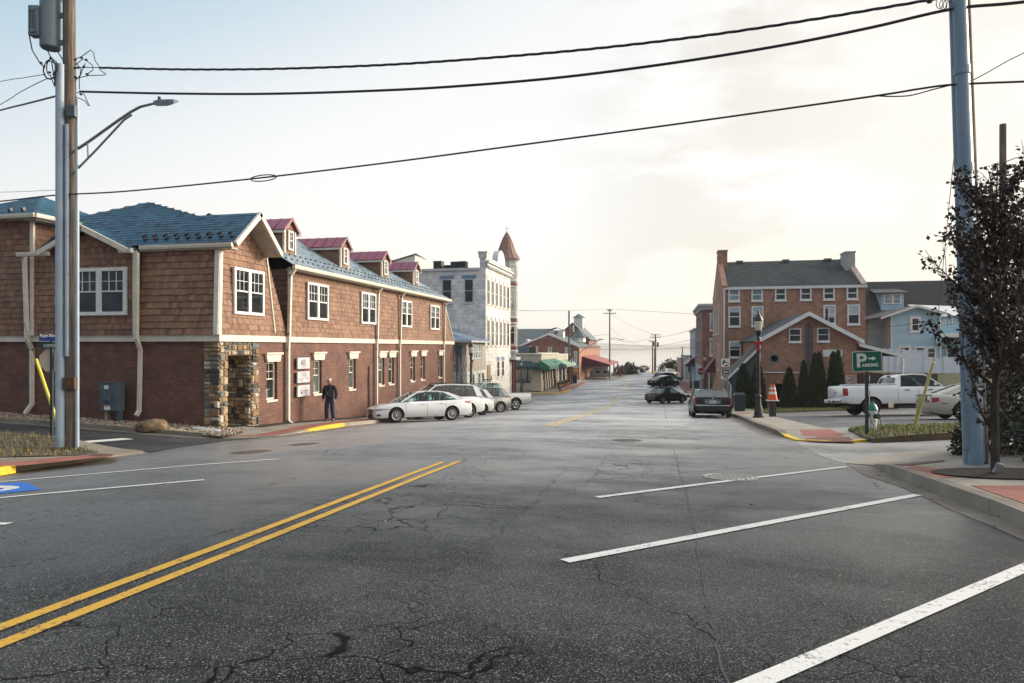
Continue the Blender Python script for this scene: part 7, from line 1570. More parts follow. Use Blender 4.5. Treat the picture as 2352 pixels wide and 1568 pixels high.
def suv_x(o, hw, Z, hl):
    for s in (-1, 1): mb = MB(); mb.path([(-1.7, s * .58, 1.66), (-1.5, s * .6, 1.74), (.1, s * .6, 1.74), (.3, s * .58, 1.66)], .025, 6); mb.build('roof_rail', M_black, o, local=True)
    for k in range(2): mb = MB(); mb.path([(-1.1 + k * .9, -.6, 1.75), (-1.1 + k * .9, .6, 1.75)], .02, 6); mb.build('roof_bar', M_black, o, local=True)
    mb = MB(); mb.box(-hl - .02, -hl + .12, -.75, .75, .38, .62); mb.build('rear_bumper', P_trim, o, local=True, bevel=.03)
L = 4.5; c = spot(1076, 959, HL_, L * 1.02, .9 * 1.02, 2.66 * 1.02, 1.83 * 1.02, 1)
tilt(car('parked_car', 'white sport utility car with roof rails and tinted windows, second in the row', 'car', c, HL_, L, 1.83, 1.70, 2.66, .9, .365,
    [(-2.25, .95), (-2.2, 1.06), (-1.6, 1.08), (1.1, 1.06), (1.4, 1.02), (2.05, .92), (2.25, .75)], [(-2.12, 1.06), (-1.88, 1.55), (-1.6, 1.64), (-.4, 1.69), (.35, 1.64), (1.2, 1.04)], P_white, glass=G_grey,
    bpill=(-1.2, -.15), cpill=.26, tails=(-2.0, .92, 1.12, .62, .5), heads=(1.7, .72, .88, .5, .6), doors=(-1.15, -.1, .95), handles=((-.95, .95, P_white),), mirror=(.85, 1.05), spokes=5, extras=suv_x, zb=.24, box=.3, rw=.66), 1.02)
L = 4.1; c = spot(1108, 953, HL_, L * 1.03, .85 * 1.03, 2.5 * 1.03, 1.7 * 1.03, 1)
tilt(car('parked_car', 'small white hatchback with black steel wheels, third in the row', 'car', c, HL_, L, 1.70, 1.52, 2.5, .85, .31,
    [(-2.05, .88), (-2.0, .98), (-1.4, 1.0), (1.0, .96), (1.3, .92), (1.85, .80), (2.05, .65)], [(-1.95, .98), (-1.6, 1.42), (-1.2, 1.5), (-.3, 1.53), (.3, 1.48), (1.15, .94)], P_white,
    bpill=(-1.05, -.1), cpill=.22, tails=(-1.85, .80, .98, .5, .4), heads=(1.55, .62, .78, .45, .6), doors=(-1.0, -.05, .85), mirror=(.75, .95), rim=M_steelr, spokes=8, rimr=.6), 1.03)
L = 4.3; c = spot(1149, 946.5, HL_, L * 1.05, .86 * 1.05, 2.62 * 1.05, 1.77 * 1.05, 1)
tilt(car('parked_car', 'silver-grey five-door hatchback with alloy wheels, fourth in the row', 'car', c, HL_, L, 1.77, 1.56, 2.62, .86, .325,
    [(-2.15, .9), (-2.1, 1.0), (-1.5, 1.03), (1.0, .98), (1.35, .93), (1.95, .80), (2.15, .65)], [(-2.0, 1.0), (-1.7, 1.44), (-1.3, 1.53), (-.3, 1.56), (.35, 1.5), (1.25, .95)], P_grey, lowm=P_trim,
    bpill=(-1.1, -.1), cpill=.25, tails=(-1.9, .84, 1.02, .5, .5), heads=(1.6, .64, .8, .45, .6), doors=(-1.05, -.05, .9), handles=((-.85, .86, P_grey),), mirror=(.8, .97)), 1.05)
def rack_x(o, hw, Z, hl):
    for x, y in ((-.2, -.62), (-2.3, .3)):
        mb = MB(); mb.path([(x, y, .9), (x, y, 1.95)], .035, 6); mb.path([(x, y - .55, 1.95), (x, y + .55, 1.95)], .03, 6)
        for s in (-1, 1): mb.path([(x, y + s * .55, 1.93), (x, y + s * .55, 2.2)], .03, 6); mb.path([(x, y, 1.6), (x, y + s * .5, 1.93)], .022, 5)
        mb.build('ladder_rack', M_black, o, local=True)
    bx(o, 'rear_bumper', M_galv, -hl - .12, -hl + .02, -.8, .8, .48, .62, bevel=.02); mb = MB(); mb.path([(-hl - .25, 0, .40), (-hl + .2, 0, .42)], .04, 6); mb.build('tow_hitch', M_black, o, local=True)
L = 5.3; c = spot(1184, 941, HL_, L * 1.14, .9 * 1.14, 3.2 * 1.14, 1.85 * 1.14, 1)
tilt(car('pickup_truck', 'silver compact pickup with black ladder rack, farthest in the row', 'pickup', c, HL_, L, 1.85, 1.75, 3.2, .9, .37,
    [(-2.65, 1.04), (-2.6, 1.08), (-.75, 1.10), (-.6, 1.12), (1.2, 1.08), (1.5, 1.05), (2.4, .95), (2.65, .8)], [(-.62, 1.1), (-.5, 1.6), (-.3, 1.72), (.3, 1.75), (.65, 1.70), (1.3, 1.07)], P_silver,
    bpill=(.05,), cpill=.18, tails=(-2.58, .74, 1.04, .82, .0), heads=(2.15, .70, .9, .5, .4), doors=(-.55, .08, 1.05), mirror=(.95, 1.08), bed=(-2.55, -.72, .62), box=.75, zb=.32, spokes=6, extras=rack_x, tailw=.97, nose=.9, archr=.07), 1.14)
# right side cars
def coupe_x(o, hw, Z, hl):
    x = -hl - .014
    mb = MB(); mb.box(x - .02, x + .05, -.80, .80, .57, .63); mb.build('chrome_strip', M_chrome, o, local=True, bevel=.01)
    for s in (-1, 1): mb = MB(); mb.obox((-hl + .5, s * (hw(-hl + .5, .6) + .006), .60), (.5, 0, 0), (0, .008, 0), (0, 0, .022)); mb.build('chrome_strip', M_chrome, o, local=True)
    mb = MB(); mb.path([(x - .01, y, z) for y, z in ((-.36, .70), (-.38, .85), (-.36, .87), (.36, .87), (.38, .85), (.36, .70), (-.36, .70))], .013, 5); mb.build('plate_surround', M_chrome, o, local=True)
    for s in (-1, 1): bx(o, 'reversing_light', M_head, x - .006, x, s * .26 - .07, s * .26 + .07, .73, .83)
    bx(o, 'licence_plate', M_plate, x - .012, x, -.16, .16, .71, .86); text('KE3 JLT'.replace(' ', ''), .085, (x - .013, .135, .755), (0, -1, 0), ZP, mat('plate_ink', (.03, .05, .12), .5), o, local=True, sx=.72, extrude=.001)
    mb = MB(); mb.lathe([(.001, 0), (.045, 0), (.045, .012), (.001, .012)], (x - .01, 0, .94), 12, axis='x'); mb.build('badge', M_chrome, o, local=True)
    for s in (-1, 1): bx(o, 'tail_light', M_tail, x - .01, -hl + .06, s * .80 - .045, s * .80 + .045, .60, .98, bevel=.02); bx(o, 'lamp_trim', M_chrome, x - .013, -hl + .03, s * .865 - .012, s * .865 + .012, .60, .98)
    mb = MB(); mb.obox((-1.78, 0, 1.06), (.05, 0, 0), (0, .22, 0), (0, 0, .03)); mb.build('brake_light', M_black, o, local=True); mb = MB(); mb.obox((.55, -.1, 1.27), (.02, 0, 0), (0, .12, 0), (0, 0, .035)); mb.build('rear_view_mirror', M_black, o, local=True)
    for s in (-.55, .5): mb = MB(); mb.path([(-hl - .02, s, .26), (-hl + .4, s, .26)], .03, 8); mb.build('exhaust', M_galv, o, local=True)
    bx(o, 'lower_bumper', M_black, -hl - .03, -hl + .12, -.78, .78, .33, .52, bevel=.03)
q = G(1637, 960); c = Vector((2.26, q.y + 2.45, 0)); c.z = zr(c.x, c.y)
tilt(car('parked_car', 'black two-door coupe with chrome strip and upright red lamps, parked along the right kerb', 'car', c, math.radians(90.5), 5.1, 1.92, 1.37, 2.75, 1.15, .335,
    [(-2.55, .96), (-2.50, 1.02), (-1.95, 1.045), (-1.0, .99), (.9, .95), (1.2, .93), (2.3, .83), (2.55, .68)], [(-1.98, 1.03), (-1.3, 1.33), (-.8, 1.375), (-.1, 1.385), (.3, 1.34), (1.1, .94)], P_black,
    bpill=(-.55,), cpill=.42, heads=(2.2, .62, .78, .45, .3), doors=(-.5, .95), mirror=(.72, .95), box=.55, extras=coupe_x, tailw=.93, nose=.93, rw=.70, spokes=12, seatm=M_seatl))
def roadster_x(o, hw, Z, hl):
    mb = MB(); mb.obox((-1.75, 0, .93), (.10, 0, .012), (0, .62, 0), (-.003, 0, .014)); mb.build('spoiler', P_navy, o, local=True); mb = MB(); mb.path([(-1.5, -.5, .95), (-1.6, -.52, 1.2)], .008, 4); mb.build('aerial', M_black, o, local=True)
HC = math.radians(47); c = spot(1507, 926.6, HC, 4.04, .88, 2.42, 1.76, -1)
tilt(car('parked_car', 'dark blue two-seat convertible with black fabric roof, angle-parked behind the coupe', 'car', c, HC, 4.04, 1.76, 1.35, 2.42, .88, .325,
    [(-2.02, .72), (-1.95, .84), (-1.6, .91), (-.6, .92), (.7, .90), (1.0, .88), (1.6, .75), (1.9, .62), (2.02, .52)], [(-1.25, .92), (-.75, 1.26), (-.4, 1.345), (0, 1.34), (.85, .91)], P_navy, roofm=M_soft,
    cpill=.62, tails=(-1.78, .66, .80, .42, .5), plate_=(-1, .68, M_platek), heads=(1.5, .5, .66, .45, .6), doors=(-.45, .75), mirror=(.55, .9), box=0, extras=roadster_x, nose=.70, tailw=.72, spokes=6, zb=.17), 1.0, .55)
c = spot(1506, 889.3, HC, 4.8, .95, 2.75, 1.83, -1)
tilt(car('parked_car', 'black four-door saloon angle-parked past the cross street on the right', 'car', c, HC, 4.8, 1.83, 1.46, 2.75, .95, .33,
    [(-2.4, .85), (-2.35, .98), (-1.9, 1.03), (-1.0, .98), (.9, .95), (1.25, .92), (2.0, .78), (2.4, .6)], [(-1.95, 1.02), (-1.1, 1.38), (-.6, 1.45), (0, 1.45), (.4, 1.4), (1.2, .94)], P_black, bpill=(-.85, -.1), cpill=.3, tails=(-2.0, .78, .93, .4, .4), plate_=(-1, .72, M_plate), heads=(1.8, .6, .75, .4, .5), mirror=(.8, .95), glass=G_dark), 1.0, .75)
c = Vector((.35, 101.5, 0)); c.z = zr(c.x, c.y)
tilt(car('parked_car', 'silver saloon mostly hidden behind the black angle-parked saloon', 'car', c, HC, 4.7, 1.82, 1.46, 2.7, .95, .33,
    [(-2.35, .85), (-2.3, .98), (-1.8, 1.03), (-1.0, .98), (.9, .95), (1.25, .92), (2.0, .78), (2.35, .6)], [(-1.9, 1.02), (-1.1, 1.38), (-.6, 1.45), (0, 1.45), (.4, 1.4), (1.2, .94)], P_white, bpill=(-.85, -.1), cpill=.3, tails=(-1.95, .80, .95, .4, .4)))
c = Vector((.55, 107.5, 0)); c.z = zr(c.x, c.y)
tilt(car('parked_car', 'dark estate car with roof rails, farthest clear car of the right-hand row', 'car', c, HC, 4.8, 1.85, 1.72, 2.8, .95, .37,
    [(-2.4, .95), (-2.35, 1.06), (-1.7, 1.08), (1.1, 1.06), (1.4, 1.02), (2.1, .92), (2.4, .75)], [(-2.25, 1.06), (-1.95, 1.58), (-1.6, 1.66), (-.4, 1.7), (.35, 1.64), (1.2, 1.04)], P_navy, bpill=(-1.2, -.15), cpill=.2, tails=(-2.1, .9, 1.1, .6, .4), plate_=(-1, .85, M_plate), zb=.24, box=.3, rw=.66, glass=G_dark))
c = Vector((.9, 134, 0)); c.z = zr(c.x, c.y)
tilt(car('parked_car', 'pale silver car far off by the yellow kerb near the crest', 'car', c, HC, 4.7, 1.82, 1.5, 2.7, .95, .33,
    [(-2.35, .85), (-2.3, .98), (-1.8, 1.03), (.9, .95), (1.25, .92), (2.0, .78), (2.35, .6)], [(-1.9, 1.02), (-1.3, 1.42), (0, 1.5), (.4, 1.42), (1.2, .94)], P_silver, cpill=.3, tails=(-1.95, .80, .95, .4, .4)))
# parking lot
def ram_x(o, hw, Z, hl):
    bx(o, 'rear_bumper', M_chrome, -hl - .2, -hl - .01, -.95, .95, .62, .80, bevel=.03); bx(o, 'bumper_step', M_black, -hl - .22, -hl - .19, -.35, .35, .64, .76); bx(o, 'licence_plate', M_plate, -hl - .226, -hl - .215, -.15, .15, .66, .75)
    for s in (-1, 1): bx(o, 'tail_light', M_tail, -hl - .02, -hl + .20, s * .955 - .055, s * .955 + .055, .98, 1.33, bevel=.03)
    mb = MB(); mb.prism([(-hl - .012, -.05, 1.16), (-hl - .012, .05, 1.16), (-hl - .012, .04, 1.08), (-hl - .012, 0, 1.03), (-hl - .012, -.04, 1.08)], (-.012, 0, 0)); mb.build('badge', M_black, o, local=True); bx(o, 'tailgate_line', mat('tailgate_shadow_gap', (.12, .13, .14), .6), -hl - .006, -hl + .01, -.8, .8, .955, .975)
    for s in (-1, 1): bx(o, 'side_step', M_black, -.6, 1.9, s * 1.0 - .06, s * 1.0 + .06, .40, .46); bx(o, 'bed_rail', M_vinyl, -2.4, -.55, s * .90 - .05, s * .90 + .05, 1.475, 1.53, bevel=.015); bx(o, 'step_end', M_chrome, -1.02, -.78, s * 1.02 - .03, s * 1.02 + .03, .38, .62)
    mb = MB(); mb.box(-.48, -.42, -.12, .12, 1.86, 1.91); mb.build('brake_light', M_tail, o, local=True); mb = MB(); mb.path([(-hl - .1, 0, .55), (-hl + .5, 0, .55)], .06, 6); mb.build('tow_hitch', M_black, o, local=True)
    bx(o, 'underbody', M_black, -2.6, 2.5, -.6, .6, .35, .60)
HR = math.radians(9); c = spot(2002, 956, HR, 6.0, 1.0, 3.75, 2.02, -1)
tilt(car('pickup_truck', 'white crew-cab pickup truck with chrome rear bumper in the parking lot', 'pickup', c, HR, 6.0, 2.02, 1.97, 3.75, 1.0, .42,
    [(-3.0, 1.40), (-2.95, 1.46), (-.65, 1.47), (-.5, 1.40), (1.2, 1.38), (1.5, 1.36), (2.7, 1.25), (3.0, 1.0)], [(-.62, 1.40), (-.48, 1.80), (-.3, 1.93), (.3, 1.97), (.85, 1.93), (1.55, 1.37)], P_white, glass=G_dark,
    bpill=(.38,), cpill=.20, heads=(2.6, .95, 1.2, .6, .2), doors=(-.53, .42, 1.35), handles=((-.1, 1.22, M_black), (.95, 1.22, M_black)), mirror=(1.15, 1.42), bed=(-2.9, -.62, .9), box=.8, zb=.55, spokes=5, extras=ram_x, tailw=.99, nose=.93, rw=.78, bw=.96, archr=.10))
def tan_x(o, hw, Z, hl):
    bx(o, 'boot_panel', mat('dark_boot_panel', (.16, .15, .13), .4), -hl - .012, -hl + .02, -.42, .42, .72, .98); bx(o, 'boot_lip', M_black, -hl - .02, -hl + .05, -.75, .75, .995, 1.015)
    for s in (-1, 1): mb = MB(); mb.obox((-hl + .45, s * (hw(-hl + .45, .66) + .004), .66), (.13, 0, 0), (0, .008, 0), (0, 0, .018)); mb.build('side_marker', M_tail, o, local=True)
HT = math.radians(2); q = at(2135, 970, 27.4); c = Vector((q.x + 2.4, q.y + .6, 0)); c.z = zr(c.x, c.y)
tilt(car('parked_car', 'champagne saloon with dark red tail lamps, partly hidden by the leaning pole', 'car', c, HT, 4.85, 1.85, 1.46, 2.75, 1.0, .335,
    [(-2.42, .98), (-2.36, 1.04), (-1.9, 1.06), (-1.0, 1.0), (.9, .96), (1.25, .93), (2.0, .8), (2.42, .62)], [(-1.95, 1.05), (-1.1, 1.38), (-.6, 1.45), (0, 1.45), (.4, 1.4), (1.2, .94)], P_tan, bpill=(-.85, -.1), cpill=.35, tails=(-2.16, .70, .90, .46, .2), doors=(-.95, 0, 1.0), extras=tan_x, tailw=.9, box=.15))
c = Vector((17.6, 30.0, 0)); c.z = zr(c.x, c.y)
tilt(car('parked_car', 'dark car with a pale roof glimpsed through the shrubs at the right edge', 'car', c, math.radians(10), 4.6, 1.8, 1.5, 2.7, .95, .33,
    [(-2.3, .88), (-1.8, 1.0), (.9, .96), (1.25, .92), (2.0, .8), (2.3, .62)], [(-1.9, 1.0), (-1.3, 1.42), (0, 1.5), (.4, 1.42), (1.2, .94)], P_silver, bpill=(-.85, -.1), cpill=.3, tails=(-2.0, .75, .95, .45, .4)))
# ================================================================== the walking man
M_skin = mat('skin', (.42, .22, .15), .55, (.36, .17, .115), 14); M_hair = mat('white_hair', (.62, .60, .57), .8); M_jkt = mat('black_jacket', (.010, .011, .014), .85, (.016, .017, .021), 20, .3, 60); M_denim = mat('navy_denim', (.012, .026, .062), .85, (.018, .038, .085), 14, .4, 80); M_bib = mat('dark_denim_bib', (.012, .02, .042), .85, (.016, .028, .055), 16, .3, 80); M_shoe = mat('black_shoe', (.012, .011, .010), .5)
def skin(name, V, E, m, par, root=0, sub=2):
    me = bpy.data.meshes.new(name); me.from_pydata([v[0] for v in V], E, []); o = bpy.data.objects.new(name, me); COL.objects.link(o)
    md = o.modifiers.new('skin', 'SKIN'); md.use_smooth_shade = True; md.branch_smoothing = .6
    for i, v in enumerate(V):
        r = v[1] if isinstance(v[1], tuple) else (v[1], v[1]); me.skin_vertices[0].data[i].radius = r; me.skin_vertices[0].data[i].use_root = (i == root)
    s = o.modifiers.new('sub', 'SUBSURF'); s.levels = sub; s.render_levels = sub
    bpy.context.view_layer.update(); me2 = bpy.data.meshes.new_from_object(o.evaluated_get(bpy.context.evaluated_depsgraph_get())); o.modifiers.clear(); o.data = me2; me2.materials.clear(); me2.materials.append(m)
    for p in me2.polygons: p.use_smooth = True
    o.parent = par; WM[o.name] = wm(par); bpy.data.meshes.remove(me); return o
q = at(757, 967.5, 1); pz = G(757, 967, .14); 
MAN = thing('person', 'man in a black jacket and navy overalls walking along the pavement past the brick wall', 'person', pz, math.radians(0))
# faces the camera and a little to the picture's left; x right of the picture, -y towards the viewer
MAN.rotation_euler.z = math.radians(8); MAN.scale = (1.0,) * 3
B_ = [((0, .01, .95), (.155, .115)), ((0, .0, 1.12), (.165, .125)), ((0, .0, 1.28), (.165, .115)), ((0, .02, 1.42), (.10, .08)), ((-.01, .01, 1.50), .055), ((-.015, .0, 1.56), .06), ((-.02, -.01, 1.62), (.078, .092)), ((-.02, -.005, 1.69), (.072, .088)),
      ((-.11, .02, .86), .095), ((-.125, -.02, .50), .065), ((-.13, .04, .10), .042), ((-.145, -.10, .045), .040), ((.11, .02, .86), .095), ((.13, -.03, .50), .065), ((.15, .06, .10), .042), ((.165, -.07, .045), .040),
      ((-.20, .02, 1.40), .065), ((-.26, .03, 1.14), .048), ((-.25, -.04, .91), .036), ((-.245, -.06, .86), (.022, .038)), ((.20, .02, 1.40), .065), ((.27, .03, 1.14), .048), ((.275, -.05, .91), .036), ((.27, -.07, .86), (.022, .038))]
E_ = [(0, 1), (1, 2), (2, 3), (3, 4), (4, 5), (5, 6), (6, 7), (0, 8), (8, 9), (9, 10), (10, 11), (0, 12), (12, 13), (13, 14), (14, 15), (3, 16), (16, 17), (17, 18), (18, 19), (3, 20), (20, 21), (21, 22), (22, 23)]
V = list(B_); E = list(E_)
for hand, root_ in ((19, -1), (23, 1)):                                   # five fingers on each hand
    bx0, by0, bz0 = V[hand][0]
    for k, (dy, ln) in enumerate(((-.032, .075), (-.011, .085), (.011, .08), (.031, .062))):
        i = len(V); V += [((bx0, by0 + dy, bz0 - .035), .0095), ((bx0 - .006, by0 + dy * 1.1, bz0 - .035 - ln * .55), .0088), ((bx0 - .02 * 1, by0 + dy * 1.05, bz0 - .035 - ln), .0075)]; E += [(hand, i), (i, i + 1), (i + 1, i + 2)]
    i = len(V); V += [((bx0, by0 - .052, bz0 + .005), .0105), ((bx0 - .008, by0 - .066, bz0 - .035), .009)]; E += [(hand, i), (i, i + 1)]
body = skin('body', V, E, M_skin, MAN)
# jacket, overalls, shoes
J = [((0, .01, .86), (.185, .145)), ((0, .01, 1.0), (.19, .148)), ((0, .0, 1.15), (.195, .155)), ((0, .0, 1.30), (.195, .14)), ((0, .02, 1.43), (.125, .095)), ((-.01, .015, 1.485), .075), ((-.205, .02, 1.405), .085), ((-.265, .03, 1.15), .072), ((-.25, -.045, .885), .054), ((.205, .02, 1.405), .085), ((.275, .03, 1.15), .072), ((.276, -.05, .885), .054)]
JK = skin('jacket', J, [(0, 1), (1, 2), (2, 3), (3, 4), (4, 5), (4, 6), (6, 7), (7, 8), (4, 9), (9, 10), (10, 11)], M_jkt, MAN)
T_ = [((0, .01, 1.12), (.175, .135)), ((0, .012, .92), (.165, .13)), ((-.105, .015, .82), .112), ((-.125, -.02, .50), .092), ((-.134, .04, .05), .082), ((.105, .015, .82), .112), ((.13, -.03, .50), .092), ((.153, .06, .05), .082)]
skin('overalls', T_, [(0, 1), (1, 2), (2, 3), (3, 4), (1, 5), (5, 6), (6, 7)], M_denim, MAN)
mb = MB(); mb.rings([[(x - .02, -.150 + .05 * (abs(x) / .13) ** 2 - .012, z) for x in (-.13, -.065, 0, .065, .13)] for z in (1.02, 1.12, 1.22, 1.31)], caps=False, closed=False); mb.rings([[(x - .02, -.135 + .05 * (abs(x) / .13) ** 2 - .012, z) for x in (-.13, -.065, 0, .065, .13)] for z in (1.02, 1.12, 1.22, 1.31)], caps=False, closed=False); mb.build('bib', M_bib, MAN, local=True, smooth=True)
for s in (-1, 1): mb = MB(); mb.path([(-.02 + s * .10, -.15, 1.30), (-.02 + s * .10, -.13, 1.40), (-.02 + s * .085, -.06, 1.47)], .016, 6); mb.build('strap', M_bib, MAN, local=True)
bx(MAN, 'badge', M_whs, -.05, -.02, -.172, -.168, 1.145, 1.165)
for x, y in ((-.14, -.03), (.158, .01)): skin('shoe', [((x, y + .07, .05), (.05, .045)), ((x - .005, y - .03, .045), (.052, .045)), ((x - .01, y - .13, .035), (.045, .03))], [(0, 1), (1, 2)], M_shoe, MAN)
# head turned to the picture's left
hd = Vector((-.022, -.005, 1.655)); fd = Vector((-.80, -.60, 0)).normalized(); sd = Vector((-fd.y, fd.x, 0))
mb = MB(); N_ = 14
for a in range(8):
    pass
mb = MB(); pr2 = {}
for i in range(8):
    th = .75 + 1.15 * i / 7
    for k in range(16):
        ph = 2 * math.pi * k / 16; dv = fd * math.cos(ph) + sd * math.sin(ph); pr2[i, k] = hd + dv * (.100 * math.sin(th)) + Vector((0, 0, .030 + .090 * math.cos(th)))
for i in range(7):
    for k in range(16):
        if math.cos(2 * math.pi * (k + .5) / 16) < .25: mb.poly([pr2[i, k], pr2[i + 1, k], pr2[i + 1, (k + 1) % 16], pr2[i, (k + 1) % 16]])
mb.build('hair', M_hair, MAN, local=True, smooth=True)
f0 = hd + fd * .095
mb = MB(); mb.obox(f0 + ZP * -.022, fd * .018, sd * .013, ZP * .022); mb.build('nose', M_skin, MAN, local=True, bevel=.008)
mb = MB(); mb.obox(f0 + ZP * -.070 - fd * .008, fd * .014, sd * .028, ZP * .018); mb.obox(f0 + ZP * -.055 - fd * .006, fd * .012, sd * .03, ZP * .008); mb.build('beard', M_hair, MAN, local=True, bevel=.006)
for s in (-1, 1):
    mb = MB(); mb.ball(f0 - fd * .016 + sd * .032 * s + ZP * .008, .011, .011, .009, 6); mb.build('eye', M_ink, MAN, local=True)
    mb = MB(); mb.obox(f0 - fd * .012 + sd * .034 * s + ZP * .026, fd * .006, sd * .017, ZP * .005); mb.build('eyebrow', M_hair, MAN, local=True)
    mb = MB(); mb.ball(hd + sd * .083 * s - fd * .012 + ZP * -.012, .014, .014, .032, 8); mb.build('ear', M_skin, MAN, local=True)
mb = MB(); mb.obox(f0 - fd * .002 + ZP * -.058, fd * .012, sd * .022, ZP * .004); mb.build('mouth', mat('lips', (.25, .09, .075), .6), MAN, local=True)
# ================================================================== trees and shrubs
def leafmat(name, c1, c2, c3, rough=.55, trans=.25):
    m, t, b = new_mat(name); r = t.nd('NewGeometry', 8)
    c = t.mix(r, c1, c2); c = t.mix(t.sm(t.noise(posn(t), 1.4, 2.0), .5, .65), c, c3); t.setin(b, 'Base Color', c); b.inputs['Roughness'].default_value = rough
    return m
M_pear = leafmat('dark_plum_leaves', (.014, .010, .009), (.034, .016, .013), (.024, .018, .010)); M_bark = mat('dark_bark', (.030, .022, .018), .9, (.055, .042, .034), 12, .8, 40); M_arb = leafmat('arborvitae_foliage', (.010, .026, .009), (.034, .060, .018), (.030, .030, .012), .8); M_ivy = leafmat('ivy_leaves', (.010, .020, .008), (.020, .034, .012), (.030, .022, .012), .5); M_shrub = leafmat('olive_leaves', (.07, .08, .03), (.12, .12, .05), (.10, .07, .03), .8)
def leaf(mb, q, dv, s, r, m=0):
    dv = dv.normalized(); side = dv.cross(Vector((r.uniform(-1, 1), r.uniform(-1, 1), r.uniform(-1, 1)))).normalized() * s * .36; up = dv.cross(side).normalized() * s * .12
    a = q; b2 = q + dv * s * .5 + side + up; c = q + dv * s; d_ = q + dv * s * .5 - side + up; mb.poly([a, b2, c], m); mb.poly([a, c, d_], m)
def pear_tree(base, lab, seed, H, spread, nbr, leafs, trunk_r=.055, low=1.1, group=None, extra=()):
    r = random.Random(seed); o = thing('tree', lab, 'tree', base); tb = MB(); lb = MB(); base = Vector(base)
    tr = [base - ZP * .1, base + ZP * .6, base + Vector((r.uniform(-.03, .03), r.uniform(-.03, .03), low)), base + Vector((r.uniform(-.06, .06), r.uniform(-.06, .06), H * .45)), base + Vector((r.uniform(-.1, .1), r.uniform(-.1, .1), H * .75)), base + Vector((.05, .05, H))]
    tb.path(tr, [trunk_r * 1.15, trunk_r, trunk_r * .95, trunk_r * .65, trunk_r * .35, .006], 8)
    def on(z):
        for a, b2 in zip(tr, tr[1:]):
            if a.z <= base.z + z <= b2.z: return a.lerp(b2, (base.z + z - a.z) / (b2.z - a.z))
        return tr[-1]
    br = []
    for k in range(nbr):
        f = (k + .5) / nbr; z = low + (H * .86 - low) * f ** 1.1; a = k * 2.4 + r.uniform(-.5, .5); ln = spread * (1.0 - .62 * f) * r.uniform(.75, 1.2) + .25
        br.append((on(z), Vector((math.cos(a), math.sin(a), r.uniform(.75, 1.5))), ln))
    br += [(on(z), Vector(dv), ln) for z, dv, ln in extra]
    tips = []
    for p0, dv, ln in br:
        dv = dv.normalized(); P = [p0]; n_ = 7
        for i in range(n_): dv = (dv + Vector((r.uniform(-.16, .16), r.uniform(-.16, .16), r.uniform(-.02, .14)))).normalized(); P.append(P[-1] + dv * ln * 1.25 / n_)
        tb.path(P, [.022 * (1 - i / (n_ + 1)) + .004 for i in range(n_ + 1)], 5)
        for i in range(1, n_ + 1):
            for j in range(3):
                tw = (dv + Vector((r.uniform(-1, 1), r.uniform(-1, 1), r.uniform(-.5, .9)))).normalized(); l2 = r.uniform(.12, .42); e0 = P[i]; e1 = e0 + tw * l2 + ZP * .03; tb.path([e0, e0.lerp(e1, .5) + Vector((r.uniform(-.03, .03),) * 3), e1], [.006, .004, .002], 4, caps=False); tips.append((e0, e1))
    n_l = max(1, leafs // len(tips))
    for e0, e1 in tips:
        if r.random() < .14: continue
        for g in range(3):
            c0 = e0.lerp(e1, (.45, .75, 1.0)[g]) + Vector((r.gauss(0, .012), r.gauss(0, .012), r.gauss(0, .012)))
            for k in range(r.randint(1, max(2, int(n_l * .66)))):
                dv = Vector((r.uniform(-1, 1), r.uniform(-1, 1), r.uniform(-1.3, .6))).normalized(); leaf(lb, c0 + dv * r.uniform(.005, .04), dv, r.uniform(.035, .085), r)
    tb.build('trunk', M_bark, o, smooth='auto'); lb.build('crown', M_pear, o); return o
tb_ = G(2286, 1090, .16)
pear_tree(tb_, 'young tree with sparse dark plum leaves in the mulch bed at the right', 11, 4.3, .68, 32, 9500, extra=((.55, (-.85, .1, 1.25), .85), (1.6, (-1, -.2, 1.2), .4), (2.7, (-1, .2, 1.4), .55)))
pear_tree((5.75, 12.5, zr(5.75, 12.5) + .15), 'second dark-leaved tree at the right picture edge, behind the first', 12, 4.0, .75, 32, 11000)
def foliage_mass(mb, c, rx, ry, rz, n, s, r, m=0, hollow=.55):
    c = Vector(c)
    for i in range(n):
        d_ = Vector((r.gauss(0, 1), r.gauss(0, 1), r.gauss(0, 1))).normalized(); k = r.uniform(hollow, 1.05) * (1 + .18 * math.sin(d_.x * 7 + d_.z * 5) * math.cos(d_.y * 6)); q = c + Vector((d_.x * rx, d_.y * ry, d_.z * rz)) * k
        leaf(mb, q, (d_ + Vector((r.uniform(-1, 1), r.uniform(-1, 1), r.uniform(-1, .6)))), s * r.uniform(.6, 1.3), r, m)
r = random.Random(31)
def shrub(name, lab, cat, base, blobs, n, s, m, stem=True):
    o = thing(name, lab, cat, base); mb = MB(); tot = sum(b2[1] * b2[2] * b2[3] for b2 in blobs)
    for (c, rx, ry, rz) in blobs: foliage_mass(mb, c, rx, ry, rz, int(n * rx * ry * rz / tot) + 10, s, r)
    mb.build('foliage', m, o)
    if stem:
        mb = MB()
        for k in range(5): c = Vector(blobs[k % len(blobs)][0]); b0 = Vector(base) + Vector((r.uniform(-.15, .15), r.uniform(-.15, .15), -.05)); mb.path([b0, b0.lerp(c, .5) + Vector((r.uniform(-.1, .1), r.uniform(-.1, .1), 0)), c], [.03, .02, .008], 5)
        mb.build('stems', M_bark, o)
    return o
zg = lambda x, y: zr(x, y) + .12
shrub('shrub', 'low ivy clump at the foot of the leaning utility pole', 'shrub', (5.36, 13.9, zg(5.36, 13.9)), [((5.36, 13.9, zg(5.3, 13.9) + .18), .24, .24, .26)], 600, .07, M_ivy)
